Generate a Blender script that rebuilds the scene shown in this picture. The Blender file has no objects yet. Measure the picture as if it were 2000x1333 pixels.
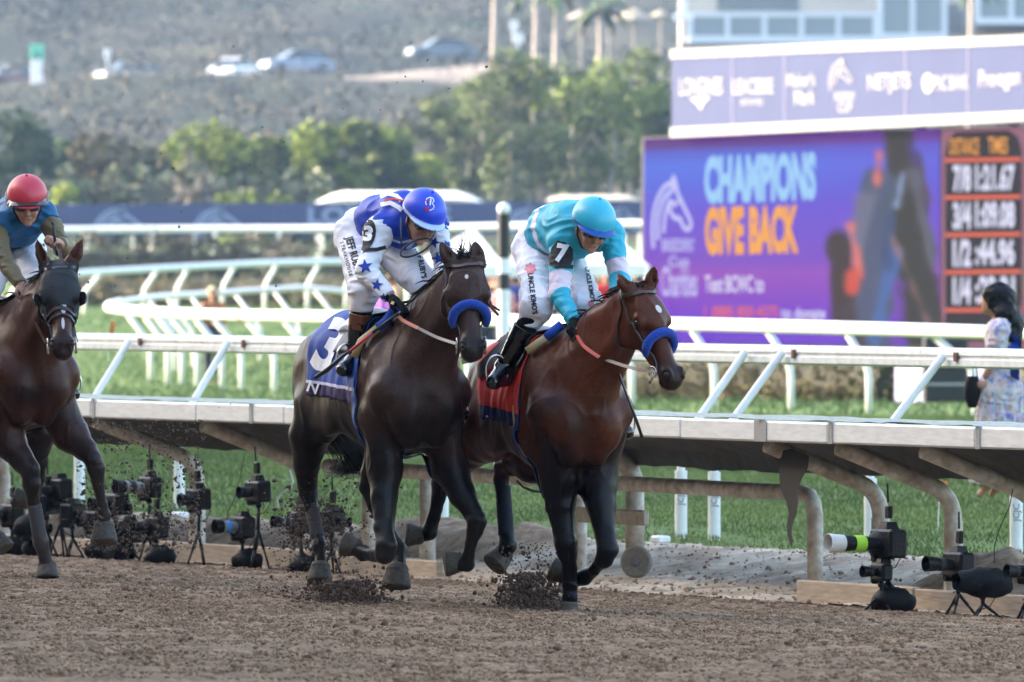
import bpy, bmesh, math, random
import numpy as np
from mathutils import Vector, Matrix
from mathutils.bvhtree import BVHTree
R = math.radians
random.seed(7)
rng = np.random.default_rng(11)
sc = bpy.context.scene
COL = sc.collection
# ---------------------------------------------------------------- camera, world, sun, exposure
EXPO = 2.6
F = 20000.0      # focal length in photo pixels (2000 px wide frame)
HZ = 500.0       # horizon row
CH = 1.9         # camera height
cd = bpy.data.cameras.new('camera'); cam = bpy.data.objects.new('camera', cd); COL.objects.link(cam)
cam.location = (0, 0, CH); cam.rotation_euler = (R(90), 0, 0)
cd.sensor_width = 36; cd.lens = 360
cd.shift_y = -(666.5 - HZ) / 2000.0
cd.clip_start = 0.5; cd.clip_end = 6000
cd.dof.use_dof = True; cd.dof.focus_distance = 55.6; cd.dof.aperture_fstop = 7.4
sc.camera = cam
SUN_H = Vector((-0.97, 0.26, 0)).normalized(); SUN_E = R(21)
w = bpy.data.worlds.new("World"); sc.world = w; w.use_nodes = True
nt = w.node_tree; nt.nodes.clear()
sky = nt.nodes.new('ShaderNodeTexSky'); sky.sky_type = 'NISHITA'; sky.sun_disc = False
sky.sun_elevation = SUN_E; sky.sun_rotation = math.atan2(SUN_H.x, SUN_H.y)
sky.air_density = 1.0; sky.dust_density = 3.5; sky.ozone_density = 0.4; sky.altitude = 10
bg = nt.nodes.new('ShaderNodeBackground'); bg.inputs[1].default_value = 0.15
wo = nt.nodes.new('ShaderNodeOutputWorld')
nt.links.new(sky.outputs[0], bg.inputs[0]); nt.links.new(bg.outputs[0], wo.inputs[0])
sl = bpy.data.lights.new('sun', 'SUN'); sun = bpy.data.objects.new('sun', sl); COL.objects.link(sun)
sl.energy = 2.0; sl.angle = R(0.5); sl.color = (1.0, 0.93, 0.82)
sd = Vector((SUN_H.x * math.cos(SUN_E), SUN_H.y * math.cos(SUN_E), math.sin(SUN_E)))
sun.rotation_euler = sd.to_track_quat('Z', 'Y').to_euler()
sc.view_settings.view_transform = 'Standard'; sc.view_settings.look = 'None'
sc.view_settings.exposure = EXPO; sc.view_settings.gamma = 1.0
sc.cycles.use_denoising = True
sc.cycles.max_bounces = 6; sc.cycles.diffuse_bounces = 3; sc.cycles.glossy_bounces = 3
sc.cycles.transmission_bounces = 4; sc.cycles.volume_bounces = 0; sc.cycles.transparent_max_bounces = 8
sc.cycles.caustics_reflective = False; sc.cycles.caustics_refractive = False
sc.cycles.use_adaptive_sampling = True; sc.cycles.adaptive_threshold = 0.015

# ---------------------------------------------------------------- helpers
def W(px, py, Y):
    "world point at depth Y that the photo shows at pixel px, py"
    return Vector(((px - 1000.0) / F * Y, Y, CH - (py - HZ) / F * Y))
T2 = Vector((0.439, -0.898, 0)).normalized()      # along the rails, towards the right
N2 = Vector((-0.898, -0.439, 0)).normalized()     # towards the dirt and the stand
def on_line(px, d):
    "point (z=0) of the line parallel to the rails at distance d that lies in photo column px"
    a = N2 * (-d); k = (px - 1000.0) / F
    t = (k * a.y - a.x) / (T2.x - k * T2.y)
    return a + T2 * t
def srgb(r, g, b):
    f = lambda c: ((c / 255.0) / 12.92) if c / 255.0 <= 0.04045 else (((c / 255.0) + 0.055) / 1.055) ** 2.4
    return (f(r), f(g), f(b))
MATS = {}
def mat(name, col, rough=0.6, metal=0.0, var=0.0, vscale=5.0, bump=0.0, bscale=40.0, spec=0.5, coat=0.0,
        attr=None, col2=None, detail=4.0, emit=None, estr=0.0, sheen=0.0, sss=0.0, bdist=0.01, stretch=None, trans=0.0, vein=0.0):
    if name in MATS: return MATS[name]
    m = bpy.data.materials.new(name); m.use_nodes = True
    n = m.node_tree.nodes; l = m.node_tree.links
    b = n['Principled BSDF']
    b.inputs['Roughness'].default_value = rough; b.inputs['Metallic'].default_value = metal
    b.inputs['Specular IOR Level'].default_value = spec; b.inputs['Coat Weight'].default_value = coat
    b.inputs['Sheen Weight'].default_value = sheen
    b.inputs['Coat Roughness'].default_value = 0.08
    tc = n.new('ShaderNodeTexCoord')
    src = tc.outputs['Object']
    if stretch:
        mp = n.new('ShaderNodeMapping'); mp.inputs['Scale'].default_value = stretch
        l.new(src, mp.inputs[0]); src = mp.outputs[0]
    base = None
    if attr:
        a = n.new('ShaderNodeAttribute'); a.attribute_name = attr; base = a.outputs['Color']
    else:
        rgb = n.new('ShaderNodeRGB'); rgb.outputs[0].default_value = (*col, 1); base = rgb.outputs[0]
    if var > 0 or col2:
        nz = n.new('ShaderNodeTexNoise'); nz.inputs['Scale'].default_value = vscale; nz.inputs['Detail'].default_value = detail
        l.new(src, nz.inputs['Vector'])
        if col2:
            mx = n.new('ShaderNodeMix'); mx.data_type = 'RGBA'
            cr = n.new('ShaderNodeMapRange'); cr.inputs[1].default_value = 0.38; cr.inputs[2].default_value = 0.62
            l.new(nz.outputs[0], cr.inputs[0]); l.new(cr.outputs[0], mx.inputs[0])
            l.new(base, mx.inputs[6]); mx.inputs[7].default_value = (*col2, 1); base = mx.outputs[2]
        if var > 0:
            mr = n.new('ShaderNodeMapRange'); mr.inputs[1].default_value = 0.25; mr.inputs[2].default_value = 0.75
            mr.inputs[3].default_value = 1 - var; mr.inputs[4].default_value = 1 + var
            nz2 = n.new('ShaderNodeTexNoise'); nz2.inputs['Scale'].default_value = vscale * 2.7; nz2.inputs['Detail'].default_value = detail
            l.new(src, nz2.inputs['Vector']); l.new(nz2.outputs[0], mr.inputs[0])
            vm = n.new('ShaderNodeVectorMath'); vm.operation = 'SCALE'
            l.new(base, vm.inputs[0]); l.new(mr.outputs[0], vm.inputs['Scale']); base = vm.outputs[0]
    l.new(base, b.inputs['Base Color'])
    if emit is not None:
        b.inputs['Emission Color'].default_value = (*emit, 1); b.inputs['Emission Strength'].default_value = estr
    if bump > 0:
        bn = n.new('ShaderNodeTexNoise'); bn.inputs['Scale'].default_value = bscale; bn.inputs['Detail'].default_value = 5
        l.new(src, bn.inputs['Vector'])
        bp = n.new('ShaderNodeBump'); bp.inputs['Strength'].default_value = bump; bp.inputs['Distance'].default_value = bdist
        l.new(bn.outputs[0], bp.inputs['Height']); l.new(bp.outputs[0], b.inputs['Normal'])
        if vein:
            rn = n.new('ShaderNodeTexNoise'); rn.noise_type = 'RIDGED_MULTIFRACTAL'; rn.inputs['Scale'].default_value = 5.5; rn.inputs['Detail'].default_value = 2; rn.inputs['Distortion'].default_value = .4
            l.new(src, rn.inputs['Vector']); b2 = n.new('ShaderNodeBump'); b2.inputs['Strength'].default_value = vein; b2.inputs['Distance'].default_value = .02
            l.new(rn.outputs[0], b2.inputs['Height']); l.new(b2.outputs[0], bp.inputs['Normal'])
    if trans > 0:
        b.inputs['Transmission Weight'].default_value = trans
    MATS[name] = m; return m

def link(name, me, m=None, parent=None, smooth=False):
    o = bpy.data.objects.new(name, me); COL.objects.link(o)
    if m is not None:
        for q in (m if isinstance(m, (list, tuple)) else [m]): me.materials.append(q)
    if smooth: me.shade_smooth()
    if parent is not None: o.parent = parent
    return o
def mesh_np(name, v, f, m=None, parent=None, smooth=False, col=None, fm=None):
    "mesh from arrays; f is (n,3) or (n,4)"
    me = bpy.data.meshes.new(name); v = np.asarray(v, np.float32); f = np.asarray(f, np.int32)
    me.vertices.add(len(v)); me.vertices.foreach_set('co', v.ravel())
    k = f.shape[1]; me.loops.add(f.size); me.loops.foreach_set('vertex_index', f.ravel())
    me.polygons.add(len(f)); me.polygons.foreach_set('loop_start', np.arange(0, f.size, k, dtype=np.int32))
    if fm is not None: me.polygons.foreach_set('material_index', np.asarray(fm, np.int32))
    me.update(calc_edges=True)
    if col is not None:
        a = me.color_attributes.new('col', 'FLOAT_COLOR', 'POINT')
        c = np.ones((len(v), 4), np.float32); c[:, :3] = col; a.data.foreach_set('color', c.ravel())
    return link(name, me, m, parent, smooth)
class MB:
    "collects simple shapes and links them as one mesh"
    def __init__(s): s.v = []; s.f = []; s.mi = []; s.cur = 0
    def add(s, vs, fs):
        b = len(s.v); s.v += [tuple(x) for x in vs]; s.f += [tuple(b + i for i in q) for q in fs]; s.mi += [s.cur] * len(fs)
        return s
    def box(s, c, size, X=(1, 0, 0), Y=(0, 1, 0), Z=(0, 0, 1), taper=1.0, bev=0.0):
        c = Vector(c); X = Vector(X).normalized(); Y = Vector(Y).normalized(); Z = Vector(Z).normalized()
        hx, hy, hz = [q / 2 for q in size]; vs = []
        if bev <= 0:
            for k in (-1, 1):
                t = taper if k > 0 else 1
                for i, j in ((-1, -1), (1, -1), (1, 1), (-1, 1)): vs.append(c + X * hx * i * t + Y * hy * j * t + Z * hz * k)
            return s.add(vs, [(3, 2, 1, 0), (4, 5, 6, 7), (0, 1, 5, 4), (1, 2, 6, 5), (2, 3, 7, 6), (3, 0, 4, 7)])
        rings = []
        b = min(bev, hx, hy, hz) * 0.999
        for zz, ins in ((-hz, b), (-hz + b, 0), (hz - b, 0), (hz, b)):
            a = hx - ins; d = hy - ins; q = b if ins == 0 else b * 0.4
            q = min(q, a * .9, d * .9)
            for x, y in ((-a + q, -d), (a - q, -d), (a, -d + q), (a, d - q), (a - q, d), (-a + q, d), (-a, d - q), (-a, -d + q)):
                rings.append(c + X * x + Y * y + Z * zz)
        fs = [tuple(range(7, -1, -1)), tuple(range(24, 32))]
        for r in range(3):
            for i in range(8): fs.append((r * 8 + i, r * 8 + (i + 1) % 8, r * 8 + 8 + (i + 1) % 8, r * 8 + 8 + i))
        return s.add(rings, fs)
    def tube(s, pts, rad, n=10, cap=True, flat=None):
        "pts list of points, rad number or list; flat = (vector, factor) squashes the section along a vector"
        pts = [Vector(p) for p in pts]
        if not isinstance(rad, (list, tuple)): rad = [rad] * len(pts)
        up = None; vs = []; L = len(pts)
        for i, p in enumerate(pts):
            t = (pts[min(i + 1, L - 1)] - pts[max(i - 1, 0)]).normalized()
            if up is None:
                up = Vector((0, 0, 1)) if abs(t.z) < 0.9 else Vector((0, 1, 0))
            a = t.cross(up).normalized(); b = a.cross(t).normalized(); up = b
            for k in range(n):
                th = 2 * math.pi * k / n
                q = (a * math.cos(th) + b * math.sin(th)) * rad[i]
                if flat: fv, ff = flat; q = q - Vector(fv) * q.dot(Vector(fv)) * (1 - ff)
                vs.append(p + q)
        fs = []
        for i in range(L - 1):
            for k in range(n): fs.append((i * n + k, i * n + (k + 1) % n, (i + 1) * n + (k + 1) % n, (i + 1) * n + k))
        if cap: fs.append(tuple(range(n - 1, -1, -1))); fs.append(tuple(range((L - 1) * n, L * n)))
        return s.add(vs, fs)
    def lathe(s, prof, c, ax=(0, 0, 1), n=16):
        "prof list of (radius, distance along ax)"
        c = Vector(c); ax = Vector(ax).normalized()
        a = ax.cross(Vector((0, 0, 1)) if abs(ax.z) < .9 else Vector((1, 0, 0))).normalized(); b = ax.cross(a)
        vs = []
        for r, h in prof:
            for k in range(n):
                th = 2 * math.pi * k / n; vs.append(c + ax * h + (a * math.cos(th) + b * math.sin(th)) * max(r, 1e-4))
        fs = []
        for i in range(len(prof) - 1):
            for k in range(n): fs.append((i * n + k, i * n + (k + 1) % n, (i + 1) * n + (k + 1) % n, (i + 1) * n + k))
        fs.append(tuple(range(n - 1, -1, -1))); fs.append(tuple(range((len(prof) - 1) * n, len(prof) * n)))
        return s.add(vs, fs)
    def ball(s, c, r, n=12, sq=(1, 1, 1)):
        c = Vector(c); vs = []; m = n // 2
        for i in range(m + 1):
            ph = math.pi * i / m
            for k in range(n):
                th = 2 * math.pi * k / n
                vs.append(c + Vector((math.sin(ph) * math.cos(th) * sq[0], math.sin(ph) * math.sin(th) * sq[1], math.cos(ph) * sq[2])) * r)
        fs = [(i * n + k, (i + 1) * n + k, (i + 1) * n + (k + 1) % n, i * n + (k + 1) % n) for i in range(m) for k in range(n)]
        return s.add(vs, fs)
    def poly(s, pts, th=None):
        "flat polygon, or a slab when th (a vector) is given"
        pts = [Vector(p) for p in pts]; n = len(pts)
        if th is None: return s.add(pts, [tuple(range(n))])
        th = Vector(th); fs = [tuple(range(n)), tuple(range(2 * n - 1, n - 1, -1))]
        fs += [(i, n + i, n + (i + 1) % n, (i + 1) % n) for i in range(n)]
        return s.add(pts + [p + th for p in pts], fs)
    def grid(s, P):
        "P[i][j] points"
        n, m = len(P), len(P[0])
        return s.add([p for r in P for p in r], [(i * m + j, i * m + j + 1, (i + 1) * m + j + 1, (i + 1) * m + j) for i in range(n - 1) for j in range(m - 1)])
    def build(s, name, m=None, parent=None, smooth=False, auto=False):
        me = bpy.data.meshes.new(name); me.from_pydata([tuple(v) for v in s.v], [], s.f); me.update()
        o = link(name, me, m, parent, smooth)
        if any(s.mi): me.polygons.foreach_set('material_index', s.mi)
        bmx = bmesh.new(); bmx.from_mesh(me); bmesh.ops.recalc_face_normals(bmx, faces=bmx.faces); bmx.to_mesh(me); bmx.free()
        if auto:
            me.shade_smooth(); me.set_sharp_from_angle(angle=R(35))
        return o
def thing(name, label, cat, loc=(0, 0, 0), group=None):
    o = bpy.data.objects.new(name, None); COL.objects.link(o); o.location = loc; o.empty_display_size = .1
    return tag(o, label, cat, group)
def tag(o, label=None, cat=None, group=None, kind=None):
    for k, v in (('label', label), ('category', cat), ('group', group), ('kind', kind)):
        if v: o[k] = v
    return o
def keep(root):
    "children were built in world coordinates: give them the inverse of the root's placement"
    M = Matrix.Translation(root.location).inverted()
    for c in root.children: c.matrix_parent_inverse = M
    return root
def copy_tree(o, parent=None, off=None):
    c = o.copy(); COL.objects.link(c)
    if parent is not None: c.parent = parent
    for ch in o.children: copy_tree(ch, c)
    return c
# value noise
def _hash(ix, iy, iz, seed=0):
    h = (ix.astype(np.int64) * 374761393 + iy.astype(np.int64) * 668265263 + iz.astype(np.int64) * 2147483647 + seed * 1274126177) & 0xFFFFFFFF
    h = ((h ^ (h >> 13)) * 1274126177) & 0xFFFFFFFF
    return ((h ^ (h >> 16)) & 0xFFFF) / 65535.0
def noise3(p, seed=0):
    p = np.asarray(p, np.float64); i = np.floor(p); f = p - i; f = f * f * (3 - 2 * f)
    x, y, z = i[:, 0], i[:, 1], i[:, 2]; r = 0
    for a in (0, 1):
        for b in (0, 1):
            for c in (0, 1):
                wt = (f[:, 0] if a else 1 - f[:, 0]) * (f[:, 1] if b else 1 - f[:, 1]) * (f[:, 2] if c else 1 - f[:, 2])
                r = r + wt * _hash(x + a, y + b, z + c, seed)
    return r * 2 - 1
def fbm(p, oct=4, seed=0, gain=.5):
    r = 0; a = 1.0; p = np.asarray(p, np.float64)
    for o in range(oct): r = r + a * noise3(p * 2 ** o + 13.7 * o, seed + o); a *= gain
    return r

# ---------------------------------------------------------------- blended bodies (distance fields, surface nets)
class Field:
    def __init__(s, lo, hi, h):
        s.lo = np.array(lo, float); s.h = h
        s.n = np.ceil((np.array(hi) - s.lo) / h).astype(int) + 1
        s.f = np.full(s.n, 0.3, np.float32)
        s.ax = [s.lo[i] + h * np.arange(s.n[i]) for i in range(3)]
    def _sub(s, lo, hi):
        a = np.clip(np.floor((np.array(lo) - s.lo) / s.h).astype(int), 0, s.n - 1)
        b = np.clip(np.ceil((np.array(hi) - s.lo) / s.h).astype(int) + 1, 1, s.n)
        return tuple(slice(a[i], max(b[i], a[i] + 1)) for i in range(3))
    def _pts(s, sl):
        return np.meshgrid(s.ax[0][sl[0]], s.ax[1][sl[1]], s.ax[2][sl[2]], indexing='ij')
    def comb(s, sl, d, k, sub=False):
        g = s.f[sl]; d = d.astype(np.float32)
        if sub: g = -g
        else: pass
        hh = np.maximum(k - np.abs(g - d), 0) / k if k > 0 else 0
        r = np.minimum(g, d) - hh * hh * k * .25
        s.f[sl] = -r if sub else r
    def cone(s, a, b, ra, rb, k=0.04, sq=None, sub=False):
        "round cone from a to b; sq = (axis, factor) makes it factor times as thick along axis"
        a = np.array(a, float); b = np.array(b, float); m = max(ra, rb) * (max(1, sq[1]) if sq else 1) + k + .04
        sl = s._sub(np.minimum(a, b) - m, np.maximum(a, b) + m); X, Y, Z = s._pts(sl)
        if sq:
            ax = np.array(sq[0], float); ax /= np.linalg.norm(ax); c = (a + b) / 2; g = 1 / sq[1] - 1
            t = (X - c[0]) * ax[0] + (Y - c[1]) * ax[1] + (Z - c[2]) * ax[2]
            X = X + ax[0] * t * g; Y = Y + ax[1] * t * g; Z = Z + ax[2] * t * g
            a = a + ax * np.dot(a - c, ax) * g; b = b + ax * np.dot(b - c, ax) * g
        ba = b - a; l2 = float(ba @ ba)
        px, py, pz = X - a[0], Y - a[1], Z - a[2]
        if l2 < 1e-9: d = np.sqrt(px * px + py * py + pz * pz) - ra
        else:
            t = np.clip((px * ba[0] + py * ba[1] + pz * ba[2]) / l2, 0, 1)
            d = np.sqrt((px - ba[0] * t) ** 2 + (py - ba[1] * t) ** 2 + (pz - ba[2] * t) ** 2) - (ra + (rb - ra) * t)
        if sq and sq[1] < 1: d = d * (0.5 + 0.5 * sq[1])
        if sub: s.comb(sl, d, k, True)
        else: s.comb(sl, d, k)
    def ell(s, c, r, axes, k=0.03, sub=False):
        "ellipsoid with half sizes r along three axes"
        c = np.array(c, float); A = np.array([np.array(x, float) / np.linalg.norm(x) for x in axes]); m = max(r) + k + .03
        sl = s._sub(c - m, c + m); X, Y, Z = s._pts(sl)
        q = [(X - c[0]) * A[i, 0] + (Y - c[1]) * A[i, 1] + (Z - c[2]) * A[i, 2] for i in range(3)]
        k0 = np.sqrt(sum((q[i] / r[i]) ** 2 for i in range(3))); k1 = np.sqrt(sum((q[i] / r[i] ** 2) ** 2 for i in range(3)))
        d = k0 * (k0 - 1) / np.maximum(k1, 1e-6)
        s.comb(sl, d, k, sub)
    def chain(s, pts, k=0.03, sq=None):
        for i in range(len(pts) - 1): s.cone(pts[i][0], pts[i + 1][0], pts[i][1], pts[i + 1][1], k, sq)
    def clip_plane(s, c, n):
        "cuts away everything on the side n points to"
        X, Y, Z = s._pts((slice(None),) * 3); n = np.array(n, float); n /= np.linalg.norm(n)
        d = (X - c[0]) * n[0] + (Y - c[1]) * n[1] + (Z - c[2]) * n[2]
        s.f = np.maximum(s.f, d.astype(np.float32))
    def mesh(s, level=0.0):
        f = s.f - level; ins = f < 0
        c = sum(ins[a:a + s.n[0] - 1, b:b + s.n[1] - 1, d:d + s.n[2] - 1].astype(np.int8) for a in (0, 1) for b in (0, 1) for d in (0, 1))
        act = (c > 0) & (c < 8); I = np.argwhere(act); idx = -np.ones(act.shape, np.int64); idx[act] = np.arange(len(I))
        acc = np.zeros((len(I), 3)); cnt = np.zeros(len(I))
        cor = [(a, b, d) for a in (0, 1) for b in (0, 1) for d in (0, 1)]
        vals = {q: f[I[:, 0] + q[0], I[:, 1] + q[1], I[:, 2] + q[2]] for q in cor}
        for q in cor:
            for ax in range(3):
                if q[ax] == 0:
                    r = list(q); r[ax] = 1; r = tuple(r); va, vb = vals[q], vals[r]; x = (va < 0) != (vb < 0)
                    t = np.where(x, va / np.where(x, va - vb, 1), 0); p = np.array(q, float) + np.zeros((len(I), 3)); p[:, ax] += t
                    acc[x] += p[x]; cnt[x] += 1
        v = s.lo + (I + acc / cnt[:, None]) * s.h
        quads = []
        for ax in range(3):
            sa = [slice(None)] * 3; sb = [slice(None)] * 3; sa[ax] = slice(0, -1); sb[ax] = slice(1, None)
            e = ins[tuple(sa)] != ins[tuple(sb)]; E = np.argwhere(e); o1, o2 = [(1, 2), (2, 0), (0, 1)][ax]
            E = E[(E[:, o1] > 0) & (E[:, o2] > 0) & (E[:, o1] < s.n[o1] - 1) & (E[:, o2] < s.n[o2] - 1)]
            q = []
            for d1, d2 in ((0, 0), (1, 0), (1, 1), (0, 1)):
                J = E.copy(); J[:, o1] -= d1; J[:, o2] -= d2; q.append(idx[J[:, 0], J[:, 1], J[:, 2]])
            q = np.stack(q, 1); fl = ins[E[:, 0], E[:, 1], E[:, 2]]; q[~fl] = q[~fl][:, ::-1]; quads.append(q)
        q = np.concatenate(quads); q = q[(q >= 0).all(1)]
        return v, q
def relax(v, q, it=2, lam=.5):
    for _ in range(it):
        acc = np.zeros_like(v); cnt = np.zeros(len(v))
        for a, b in ((0, 1), (1, 2), (2, 3), (3, 0)):
            np.add.at(acc, q[:, a], v[q[:, b]]); np.add.at(cnt, q[:, a], 1)
        v = v + lam * (acc / np.maximum(cnt, 1)[:, None] - v)
    return v
def vnormals(v, q):
    n = np.cross(v[q[:, 2]] - v[q[:, 0]], v[q[:, 3]] - v[q[:, 1]]); r = np.zeros_like(v)
    for i in range(4): np.add.at(r, q[:, i], n)
    return r / np.maximum(np.linalg.norm(r, axis=1, keepdims=True), 1e-9)
def bvh_of(v, q): return BVHTree.FromPolygons([tuple(x) for x in v], [tuple(int(i) for i in x) for x in q])
# flat shapes and lettering laid on a surface
def text2d(s, size=1.0, bold=0.0, squeeze=1.0, space=1.0):
    cu = bpy.data.curves.new('t', 'FONT'); cu.body = s; cu.size = size; cu.align_x = 'CENTER'; cu.align_y = 'CENTER'; cu.offset = bold
    cu.resolution_u = 3; cu.space_character = space
    o = bpy.data.objects.new('t', cu); COL.objects.link(o); dg = bpy.context.evaluated_depsgraph_get(); dg.update()
    me = bpy.data.meshes.new_from_object(o.evaluated_get(dg)); bpy.data.objects.remove(o); bpy.data.curves.remove(cu)
    v = [(q.co.x * squeeze, q.co.y) for q in me.vertices]; f = [tuple(p.vertices) for p in me.polygons]; bpy.data.meshes.remove(me)
    return v, f
def star2d(r=1.0, n=5, inner=.42, rot=0.0):
    v = [(0, 0)]
    for i in range(2 * n):
        a = math.pi / 2 + rot + math.pi * i / n; q = r if i % 2 == 0 else r * inner; v.append((q * math.cos(a), q * math.sin(a)))
    return v, [(0, 1 + i, 1 + (i + 1) % (2 * n)) for i in range(2 * n)]
def poly2d(pts): return list(pts), [tuple(range(len(pts)))]
def stroke2d(pts, wd):
    "a ribbon of width wd (number or list) along a polyline"
    P = [Vector((p[0], p[1], 0)) for p in pts]; v = []; f = []
    for i, p in enumerate(P):
        t = (P[min(i + 1, len(P) - 1)] - P[max(i - 1, 0)]).normalized(); nn = Vector((-t.y, t.x, 0)); q = wd[i] if isinstance(wd, (list, tuple)) else wd
        v += [(p + nn * q / 2)[:2], (p - nn * q / 2)[:2]]
    for i in range(len(P) - 1): f.append((2 * i, 2 * i + 1, 2 * i + 3, 2 * i + 2))
    return v, f
def join2d(*sh):
    v = []; f = []
    for a, b in sh:
        k = len(v); v += list(a); f += [tuple(k + i for i in q) for q in b]
    return v, f
def move2d(sh, dx=0, dy=0, s=1.0, sx=None):
    return [(x * (sx or s) + dx, y * s + dy) for x, y in sh[0]], sh[1]
def decal(name, shape, c, right, up, bvh, m, parent, into=None, off=.003, seg=.02, dist=.6):
    "lays a flat shape on the surface of bvh, seen from the side 'into' points away from"
    right = Vector(right).normalized(); up = Vector(up).normalized(); into = Vector(into).normalized() if into is not None else -right.cross(up)
    b = bmesh.new(); vs = [b.verts.new((x, y, 0)) for x, y in shape[0]]
    for f in shape[1]:
        try: b.faces.new([vs[i] for i in f])
        except Exception: pass
    bmesh.ops.triangulate(b, faces=b.faces)
    for _ in range(5):
        e = [q for q in b.edges if q.calc_length() > seg]
        if not e: break
        bmesh.ops.subdivide_edges(b, edges=e, cuts=1); bmesh.ops.triangulate(b, faces=b.faces)
    bad = []
    for q in b.verts:
        o = Vector(c) + right * q.co.x + up * q.co.y - into * dist
        h = bvh.ray_cast(o, into, dist * 2)
        if h[0] is None: bad.append(q)
        else: q.co = h[0] - into * off + (h[1] if h[1].dot(into) < 0 else -h[1]) * off * .5
    bmesh.ops.delete(b, geom=bad, context='VERTS')
    me = bpy.data.meshes.new(name); b.to_mesh(me); b.free()
    return link(name, me, m, parent, True)
def flat(name, shape, c, right, up, m, parent, off=0.0, th=0.0):
    right = Vector(right); up = Vector(up); nn = right.cross(up).normalized()
    me = bpy.data.meshes.new(name); me.from_pydata([tuple(Vector(c) + right * x + up * y + nn * off) for x, y in shape[0]], [], shape[1]); me.update()
    return link(name, me, m, parent)
# ---------------------------------------------------------------- terrain
PY = [0, 90, 135, 165, 220, 290, 340, 370, 400, 430, 480, 560, 640, 665, 690, 900, 1200, 2500]
PZ = [0, 0, -.1, -.25, -.2, .4, .6, 1.4, 1.8, 2.6, 4.5, 8.0, 12.2, 13.2, 13.6, 28, 55, 70]
def zt(x, y):
    x = np.asarray(x, float); y = np.asarray(y, float); d = -(N2.x * x + N2.y * y)
    z = np.interp(d, [-5, 12, 24, 28.4, 29.7, 30.4, 31], [.26, .22, 0, -.19, -.15, -.02, 0])
    return z + np.interp(y, PY, PZ) * (d > 31)
def ground_z(p): return float(zt(p[0], p[1]))
def big_ground():
    ys = np.concatenate([np.linspace(-80, 40, 30), np.linspace(42, 130, 90), np.linspace(132, 480, 90), np.linspace(485, 1300, 110), np.linspace(1350, 5000, 20)])
    xs = np.concatenate([np.linspace(-1500, -130, 14), np.linspace(-110, -21, 20), np.linspace(-20, 20, 81), np.linspace(21, 110, 45), np.linspace(130, 1500, 14)])
    X, Y = np.meshgrid(xs, ys, indexing='ij'); x, y = X.ravel(), Y.ravel(); d = -(N2.x * x + N2.y * y)
    z = zt(x, y)
    nz = fbm(np.c_[x / 22, y / 40, x * 0], 4, 3); z = z + np.clip((y - 420) / 300, 0, 1) * nz * 1.6
    z = z - .05
    c = np.zeros((len(x), 3)); dirt = np.array([.15, .105, .075]); sand = np.array([.30, .24, .19]); grass = np.array([.085, .135, .035])
    c[:] = grass
    e = d + .35 * fbm(np.c_[x * .9, y * .5, x * 0], 3, 8)
    c[e < 30.5] = sand; c[d < 28.3] = dirt
    h1 = fbm(np.c_[x / 7, y / 16, x * 0], 4, 21); h2 = fbm(np.c_[x / 3, y / 9, x * 0], 3, 31)
    scrub = np.array([.022, .025, .019]); dry = np.array([.048, .040, .030]); gr2 = np.array([.03, .045, .02])
    hill = scrub + np.clip(h1 * 1.1 - .05, 0, 1)[:, None] * (dry - scrub) + np.clip(h2 - .25, 0, 1)[:, None] * (gr2 - scrub)
    m = np.clip((y - 405) / 30, 0, 1)[:, None]; c = c * (1 - m) + hill * m
    road = (np.abs(y - 668) < 16) & (x < 1); c[road] = [.22, .18, .15]
    n, k = len(xs), len(ys); i = np.arange(n - 1)[:, None] * k + np.arange(k - 1)[None, :]; i = i.ravel()
    f = np.stack([i, i + k, i + k + 1, i + 1], 1)
    m = mat('ground_mix', None, .95, attr='col', var=.25, vscale=1.3, bump=.5, bscale=6, bdist=.05, spec=.15)
    o = mesh_np('ground', np.c_[x, y, z], f, m, None, True, c); tag(o, kind='structure')
big_ground()
def fine_strip(name, x0, x1, y0, y1, dx, dy, dmin, dmax, m, lift, amp, kind='structure'):
    xs = np.arange(x0, x1, dx); ys = np.arange(y0, y1, dy)
    X, Y = np.meshgrid(xs, ys, indexing='ij'); x, y = X.ravel(), Y.ravel(); d = -(N2.x * x + N2.y * y)
    z = zt(x, y) + lift
    n1 = fbm(np.c_[x * 3, y * 2.2, x * 0], 2, 5); n2 = fbm(np.c_[x * 17, y * 11, x * 0], 2, 9); n3 = fbm(np.c_[x * 42, y * 30, x * 0], 2, 17)
    big = np.clip(noise3(np.c_[x * 9, y * 7, x * 0], 41) - .45, 0, 1)
    a = amp(d); z = z + a * (n1 * .008 + n2 * .0065 + n3 * .010 + big * .020)
    ok = (d > dmin) & (d < dmax); n, k = len(xs), len(ys)
    i = (np.arange(n - 1)[:, None] * k + np.arange(k - 1)[None, :]).ravel(); f = np.stack([i, i + k, i + k + 1, i + 1], 1)
    f = f[ok[f].all(1)]; used = np.unique(f); mp = np.zeros(len(x), np.int64); mp[used] = np.arange(len(used))
    o = mesh_np(name, np.c_[x, y, z][used], mp[f], m, None, True); tag(o, kind=kind); return o
DIRT = mat('dirt', (.30, .205, .13), .95, var=.45, vscale=5.5, col2=(.22, .145, .092), bump=1.0, bscale=95, bdist=.014, spec=.12)
MOUND = mat('mound_soil', (.34, .25, .17), .95, var=.35, vscale=5, col2=(.22, .155, .10), bump=.8, bscale=22, bdist=.02, spec=.1)
SAND = mat('sand', (.52, .44, .34), .95, var=.35, vscale=2.2, col2=(.33, .25, .18), bump=.5, bscale=30, bdist=.01, spec=.1)
fine_strip('dirt_track', -4.2, 4.2, 41, 70.5, .022, .03, 8, 28.55, DIRT, 0, lambda d: np.clip((28.6 - d) * 3, .15, 1))
fine_strip('sand_path', -4.6, 4.6, 56, 76, .03, .04, 28.5, 30.75, SAND, .006, lambda d: .9 + 0 * d)
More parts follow.
